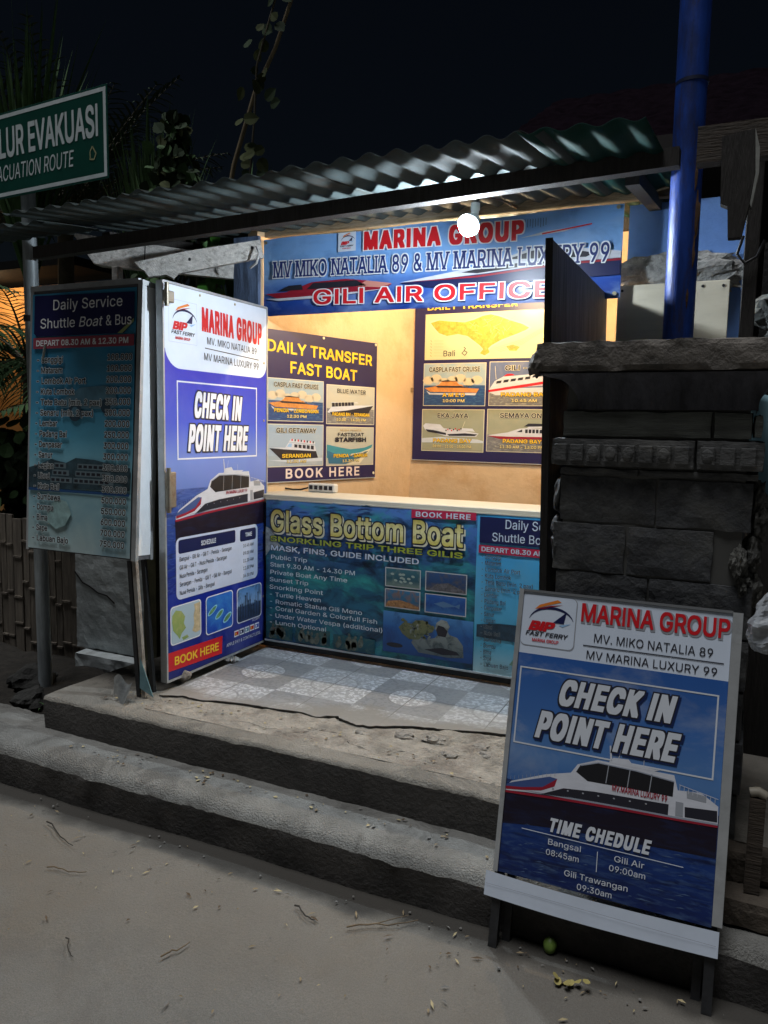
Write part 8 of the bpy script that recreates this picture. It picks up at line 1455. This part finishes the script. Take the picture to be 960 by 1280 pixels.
def palm(name, label, base, h, nf, L, m, spread=1.0, droop=1.3, th=.07, leaf=.34, amin=0, amax=360):
    t = thing(name, label, 'palm', base)
    b = Vector(base); k = PB(); k.tube([b, b + Vector((.03, .02, h * .5)), b + Vector((.08, .0, h))], th, STEM, 12, taper=.7); k.build('trunk', t)
    for i in range(nf):
        a = R(amin + (amax - amin) * (i + rnd.uniform(-.3, .3)) / nf); el = rnd.uniform(.15, 1.3)
        k = PB(); frond(k, b + Vector((.08, 0, h)), (math.cos(a) * spread, math.sin(a) * spread, el), L * rnd.uniform(.8, 1.1), droop * rnd.uniform(.7, 1.2), m, leaf); k.build('frond', t)
    return t
palm('palm', 'low palm with narrow arching fronds in front of the glowing orange wall', (-4.95, 4.15, .1), 1.85, 30, 1.2, LEAFM, 1.0, 1.5, .06, .36)
palm('palm', 'tall dark palm rising behind the evacuation sign', (-6.1, 5.6, .1), 3.3, 26, 1.7, LEAFD, .6, .6, .10, .5)
palm('palm', 'short palm growing under the crossed planks behind the fares sign', (-3.75, 4.0, .1), 1.35, 10, .95, LEAFM, .9, 1.3, .05, .3)
def strap_plant(label, base, n, L, m, lean=.35, cz=2.5):
    t = thing('pandanus', label, 'plant', base); b = Vector(base); k = PB(); k.tube([b, b + Vector((0, 0, cz + .2 - b.z))], .05, STEM, 10); k.build('stem', t)
    k = PB(); c = b + Vector((0, 0, cz - b.z))
    for i in range(n):
        a = rnd.random() * 6.283; q = rnd.uniform(.0, lean); blade(k, c + Vector((math.cos(a) * .06, math.sin(a) * .06, rnd.uniform(-.3, .25))), (math.cos(a) * q, math.sin(a) * q, 1), L * rnd.uniform(.6, 1.05), rnd.uniform(.035, .06), rnd.uniform(.0, .7) * q * 2, m if rnd.random() < .7 else LEAFM, 7)
    k.build('foliage', t); return t
strap_plant('upright sword leaved plant nearest the edge of the evacuation sign', (-4.25, 4.9, .1), 130, 1.25, LEAFM, .30)
strap_plant('spreading sword leaved plant right of the leafy shrub, its blades leaning toward the bamboo stick', (-3.60, 5.0, .1), 70, .95, LEAFM, 1.0)
strap_plant('sword leaved plant between the evacuation sign and the leafy shrub', (-4.75, 5.3, .1), 130, 1.5, LEAFM, .25)
strap_plant('tall sword leaved plant rising above the top edge of the evacuation sign', (-5.35, 4.6, .1), 110, 1.7, LEAFM, .45, 3.0)
def leafshape(k, c, nrm_, s, m, rot):
    nrm_ = Vector(nrm_).normalized(); a = nrm_.orthogonal().normalized(); a = Matrix.Rotation(rot, 3, nrm_) @ a; b = nrm_.cross(a); c = Vector(c)
    pts = [(0, -.55), (.34, -.42), (.50, -.08), (.38, .25), (0, .62), (-.38, .25), (-.50, -.08), (-.34, -.42)]
    k.add([c + a * x * s + b * y * s + nrm_ * (.12 * s * abs(x)) for x, y in pts], [(0, 1, 2, 3, 4), (0, 4, 5, 6, 7)], m)
t = thing('leafy_shrub', 'bushy round leaved shrub between the sword leaved plants over the roof edge', 'shrub', (-3.95, 4.6, .1))
k = PB(); 
for i in range(5): k.tube([(-3.95 + .05 * i, 4.6, .1), (-4.0 + .1 * i, 4.6, 1.7), (-4.05 + .13 * i, 4.62, 2.7 + .12 * i)], .018, STEM, 6, taper=.4)
k.build('stem', t)
k = PB()
for i in range(520):
    zz = rnd.uniform(2.45, 3.75); w = .38 * (1 - (zz - 2.45) / 1.7)
    c = (-3.93 + rnd.gauss(0, .45) * w + .05, 4.62 + rnd.gauss(0, .5) * w, zz)
    leafshape(k, c, (rnd.gauss(0, .6), -1 + rnd.gauss(0, .4), rnd.gauss(.3, .6)), rnd.uniform(.05, .10), rnd.choice((LEAFD, LEAFD, LEAFM, LEAFY)), rnd.random() * 6.28)
k.build('foliage', t)
t = thing('bamboo_stick', 'bare leaning bamboo stick above the tin roof', 'stick', (-3.3, 4.6, 2.6))
k = PB(); k.tube([(-3.52, 4.6, 2.55), (-3.335, 4.6, 3.35), (-3.16, 4.6, 3.80), (-3.00, 4.6, 4.05), (-2.78, 4.6, 4.55)], .017, mat('dry_bamboo', (.17, .13, .075), .7, var=.3, vscale=14), 10, taper=.7)
k.build('pole', t)
t = thing('climbing_vine', 'round leaved climbing vine hanging along the bamboo stick', 'vine', (-3.2, 4.58, 2.6))
k = PB(); vp = [Vector((-3.22, 4.56, 2.6)), Vector((-3.18, 4.56, 3.2)), Vector((-3.14, 4.56, 3.6)), Vector((-3.12, 4.56, 3.95)), Vector((-2.95, 4.56, 4.4))]
k.tube(vp, .007, STEM, 6); k.build('stem', t)
k = PB()
for i in range(40):
    q = rnd.uniform(0, 3.98); j = int(q); p = vp[j].lerp(vp[j + 1], q - j)
    leafshape(k, p + Vector((rnd.gauss(.0, .06), rnd.uniform(-.06, .03), rnd.gauss(0, .03))), (rnd.gauss(0, .3), -1, rnd.gauss(.1, .3)), rnd.uniform(.055, .095), rnd.choice((LEAFD, LEAFD, LEAFY)), rnd.random() * 6.28)
k.build('foliage', t)
t = thing('green_creeper', 'bright green creeper hanging behind the slanted plank', 'vine', (-2.85, 3.7, 2.3))
k = PB(); k.tube([(-2.72, 3.60, 2.60), (-2.74, 3.6, 2.4), (-2.72, 3.62, 2.1), (-2.74, 3.62, 1.8)], .006, STEM, 6); k.build('stem', t)
k = PB()
for i in range(26): leafshape(k, (-2.73 + rnd.gauss(0, .035), 3.58 + rnd.uniform(-.04, .04), rnd.uniform(2.05, 2.58)), (rnd.gauss(.3, .4), -1, rnd.gauss(.2, .3)), rnd.uniform(.05, .09), mat('bright_leaf', (.06, .20, .03), .4, var=.3, vscale=8), rnd.random() * 6.28)
k.build('foliage', t)
t = thing('roof_creeper', 'low creeper silhouetted along the top of the tin roof', 'vine', (-1.7, 5.1, 2.85))
k = PB(); k.tube([(-3.0, 5.05, 2.84), (-2.2, 5.05, 2.88), (-1.4, 5.05, 2.92), (-.7, 5.05, 2.9)], .008, STEM, 6); k.build('stem', t)
k = PB()
for i in range(130): leafshape(k, (rnd.uniform(-3.0, -.7), 5.05 + rnd.uniform(-.1, .1), 2.88 + abs(rnd.gauss(0, .09))), (rnd.gauss(0, .5), -1, rnd.gauss(.3, .5)), rnd.uniform(.05, .10), LEAFD, rnd.random() * 6.28)
k.build('foliage', t)
for lab, cx, cy, z0, z1, wd in (('dark dense bush behind the bamboo fence under the palm fronds', -4.75, 3.9, .7, 1.50, .5), ('taller dark bush behind the fares sign at the round pole', -3.7, 3.75, .5, 1.95, .35)):
    t = thing('garden_bush', lab, 'bush', (cx, cy, .1)); k = PB()
    for i in range(5): k.tube([(cx, cy, .1), (cx + .1 * (i - 2), cy, z0 + .2), (cx + .16 * (i - 2), cy, z1 - .1)], .016, STEM, 6, taper=.4)
    k.build('stem', t); k = PB()
    for i in range(420): leafshape(k, (cx + rnd.gauss(0, .55) * wd, cy + rnd.gauss(0, .4) * wd, rnd.uniform(z0, z1) + rnd.gauss(0, .06)), (rnd.gauss(.2, .6), -1 + rnd.gauss(0, .4), rnd.gauss(.4, .5)), rnd.uniform(.06, .13), rnd.choice((LEAFD, LEAFD, LEAFM)), rnd.random() * 6.28)
    k.build('foliage', t)
tg = thing('grass_tuft', 'small grass tuft at the left end of the upper step', 'plant', (-2.95, 2.72, .11))
k = PB()
for i in range(26): a = rnd.random() * 6.28; blade(k, (-2.95 + rnd.gauss(0, .07), 2.70 + rnd.gauss(0, .04), .10), (math.cos(a) * .6, math.sin(a) * .6, .8), rnd.uniform(.07, .16), .008, 1.2, rnd.choice((LEAFM, MATS['bright_leaf'], LEAFD)), 5)
k.build('foliage', tg)
for i, (x, y, s) in enumerate(((-3.25, 2.72, .09), (-3.5, 2.95, .12))):
    k = PB(); k.rock((x, y, .12), (s, s, s * .6), mat('dark_rock', (.03, .03, .028), .9, var=.5, vscale=10, bump=.8), i + 2, .4, 9); o = k.build('rock')
    tag(o, ('smaller dark rock nearest the left end of the upper step', 'larger dark rock in the soil by the round metal pole')[i], 'rock')

# ------------------------------------------------------------------ small things on the ground
def single(name, label, cat, k, group=None): return tag(k.build(name), label, cat, group)
k = PB(); k.rock((-2.345, 2.80, .372), (.055, .035, .026), mat('pale_pebble', (.34, .31, .27), .9, var=.3, vscale=20, bump=.6), 3, .4, 9); single('stone', 'pale flat stone under the lower front corner of the blue printed door', 'stone', k)
k = PB()
k.grid(lambda a, b: (-2.33 + .06 * a, 3.12 + .06 * b, .353 + .035 * abs(noise.noise(Vector((a * 4, b * 4, 2))))), 8, 8, mat('paper_white', (.5, .5, .48), .7), False); single('paper_scrap', 'crumpled scrap of pale paper on the tiles at the foot of the printed door', 'litter', k)
fr = thing('green_fruit', 'small green fallen fruit on the street behind the folding sign', 'fruit', (-.43, 2.165, .02))
k = PB(); k.rock((-.43, 2.16, .024), (.020, .020, .026), mat('green_skin', (.16, .26, .05), .45, var=.3, vscale=30), 1, .08, 10, smooth=True); k.build('skin', fr); k = PB(); k.tube([(-.43, 2.16, .048), (-.428, 2.158, .056)], .002, STEM, 6); k.build('stalk', fr)
cp = thing('bottle_cap', 'blue plastic bottle cap on the street near the right edge', 'bottle cap', (.10, 2.02, .01))
k = PB(); BLC = mat('blue_plastic', (.012, .02, .42), .3)
pr = [(.016, .001), (.0175, .006), (.0175, .016), (.0155, .020), (.0, .0205)]
k.add([(.098 + r_ * math.cos(2 * math.pi * j / 24) * (1 + .03 * (j % 2)), 2.05 + r_ * math.sin(2 * math.pi * j / 24) * (1 + .03 * (j % 2)), z + .004) for r_, z in pr for j in range(24)], [(i * 24 + j, i * 24 + (j + 1) % 24, (i + 1) * 24 + (j + 1) % 24, (i + 1) * 24 + j) for i in range(4) for j in range(24)], BLC); k.build('cap_shell', cp)
k = PB(); k.tube([(.098, 2.05, .002), (.098, 2.05, .007)], .0185, BLC, 24); k.build('ring', cp)
k = PB()
for i in range(7): leafshape(k, (-.35 + rnd.gauss(0, .02), 2.03 + rnd.gauss(0, .012), .010 + .004 * i), (rnd.gauss(0, .4), rnd.gauss(0, .4), 1), .022, mat('dry_petal', (.32, .27, .09), .8, var=.3), rnd.random() * 6)
single('wilted_flower', 'wilted yellow flower on the street behind the lower edge of the folding sign', 'flower', k)
TW = mat('dry_twig', (.12, .085, .05), .9, var=.3, vscale=30); TWD = mat('dark_twig', (.03, .025, .02), .9)
tw = [((-2.35, 2.02), (-2.12, 1.93), TWD, .003, 'dark curved twig lying in the gutter at the left', None), ((-1.02, 1.98), (-.83, 2.10), TW, .0028, 'pale forked twig lying in front of the left leg of the folding sign', (-.90, 2.03)), ((-1.44, 1.62), (-1.40, 1.70), TW, .003, 'short pale twig alone on the open concrete in the middle of the street', None), ((-1.22, 2.0), (-1.12, 1.955), TWD, .003, 'bent dark twig close to the kerb at the middle of the step', None), ((-1.75, 1.56), (-1.66, 1.50), TWD, .0022, 'small bent twig nearest the camera on the street', None), ((-2.1, 1.80), (-1.95, 1.83), TW, .0025, 'thin straw coloured twig on the sandy patch at the left of the street', None)]
for (a, b, m, r_, lab, fk) in tw:
    k = PB(); n = 7; mid = [(a[0] + (b[0] - a[0]) * i / n + .004 * math.sin(i * 1.7), a[1] + (b[1] - a[1]) * i / n + .005 * math.sin(i * 1.1), .009 + r_ + .004 * (i % 2)) for i in range(n + 1)]
    k.tube(mid, r_, m, 6, taper=.5)
    if fk: k.tube([mid[3], (fk[0], fk[1] + .05, .016), (fk[0] + .03, fk[1] + .085, .014)], r_ * .7, m, 6, taper=.5)
    single('twig', lab, 'twig', k)
k = PB()
FL = [mat('leaf_crumb_pale', (.36, .30, .17), .9), mat('leaf_crumb_brown', (.09, .06, .035), .9), mat('leaf_crumb_tan', (.22, .17, .10), .9), mat('grit_grey', (.15, .145, .135), .9)]
for i in range(180):
    if rnd.random() < .62: x = rnd.uniform(-2.6, .2); y = 2.14 - abs(rnd.gauss(0, .22))
    else: x = rnd.uniform(-2.2, .15); y = rnd.uniform(1.1, 2.1)
    s_ = rnd.choice((.003, .004, .0045, .006, .008)); a = rnd.random() * 6.28; c, q = math.cos(a), math.sin(a); m = rnd.choice(FL); L = s_ * rnd.uniform(.8, 2.6)
    z = .0075 + rnd.uniform(0, .003)
    k.add([(x + c * L, y + q * L, z), (x - q * s_ * .5, y + c * s_ * .5, z + .003), (x - c * L, y - q * L, z), (x + q * s_ * .5, y - c * s_ * .5, z + .001)], [(0, 1, 2, 3)], m)
for i in range(160):
    x = rnd.uniform(-2.5, -.5); 
    if rnd.random() < .5: y = rnd.uniform(2.25, 2.36); z = .188
    else: y = rnd.uniform(2.45, 2.62); z = .345
    s_ = rnd.uniform(.003, .007); a = rnd.random() * 6.28; c, q = math.cos(a) * s_, math.sin(a) * s_
    k.add([(x + c * 1.6, y + q * 1.6, z), (x - q, y + c, z + .003), (x - c * 1.6, y - q * 1.6, z), (x + q, y - c, z + .001)], [(0, 1, 2, 3)], rnd.choice(FL))
for i in range(26):
    x = rnd.uniform(-2.6, .2); y = 2.15 - abs(rnd.gauss(0, .05)); s_ = rnd.uniform(.003, .006); k.rock((x, y, .006 + s_ * .4), (s_, s_, s_ * .7), FL[3], i, .4, 4)
tag(k.build('leaf_litter'), 'scattered leaf crumbs and grit along the kerb', 'litter', kind='stuff')
# cracks in the upper step and the screed
CRK = mat('crack_dark', (.018, .016, .014), .95)
us = bpy.data.objects['upper_step']; us['mw'] = [x for r_ in Matrix.Identity(4) for x in r_]
def crack(pts, w, seed):
    k = PB(); P_ = []
    for (a, b), (c, d) in zip(pts, pts[1:]):
        for q in range(8): t_ = q / 8; x = a + (c - a) * t_; y = b + (d - b) * t_; P_.append((x + .006 * noise.noise(Vector((x * 30, y * 30, seed))), y + .008 * noise.noise(Vector((x * 30, y * 30, seed + 5)))))
    V = []
    for i, (x, y) in enumerate(P_):
        ww = w * (.25 + .9 * abs(noise.noise(Vector((i * .37, seed, 2))))) * (1 - abs(2 * i / len(P_) - 1) ** 3); V += [(x, y - ww, .3425), (x, y + ww, .3425)]
    k.add(V, [(2 * i, 2 * i + 2, 2 * i + 3, 2 * i + 1) for i in range(len(P_) - 1)], CRK); k.build('crack', us)
crack([(-1.62, 2.42), (-1.55, 2.52), (-1.48, 2.56), (-1.40, 2.66)], .004, 1)
crack([(-1.95, 2.46), (-1.80, 2.52), (-1.66, 2.50), (-1.52, 2.58), (-1.30, 2.60), (-1.12, 2.68)], .0035, 2)
crack([(-1.20, 2.44), (-1.13, 2.54), (-1.00, 2.58), (-.86, 2.66)], .0045, 3)
crack([(-2.12, 2.41), (-2.10, 2.50), (-2.04, 2.60)], .004, 4)
crack([(-1.36, 2.60), (-1.30, 2.52), (-1.18, 2.50)], .003, 6)
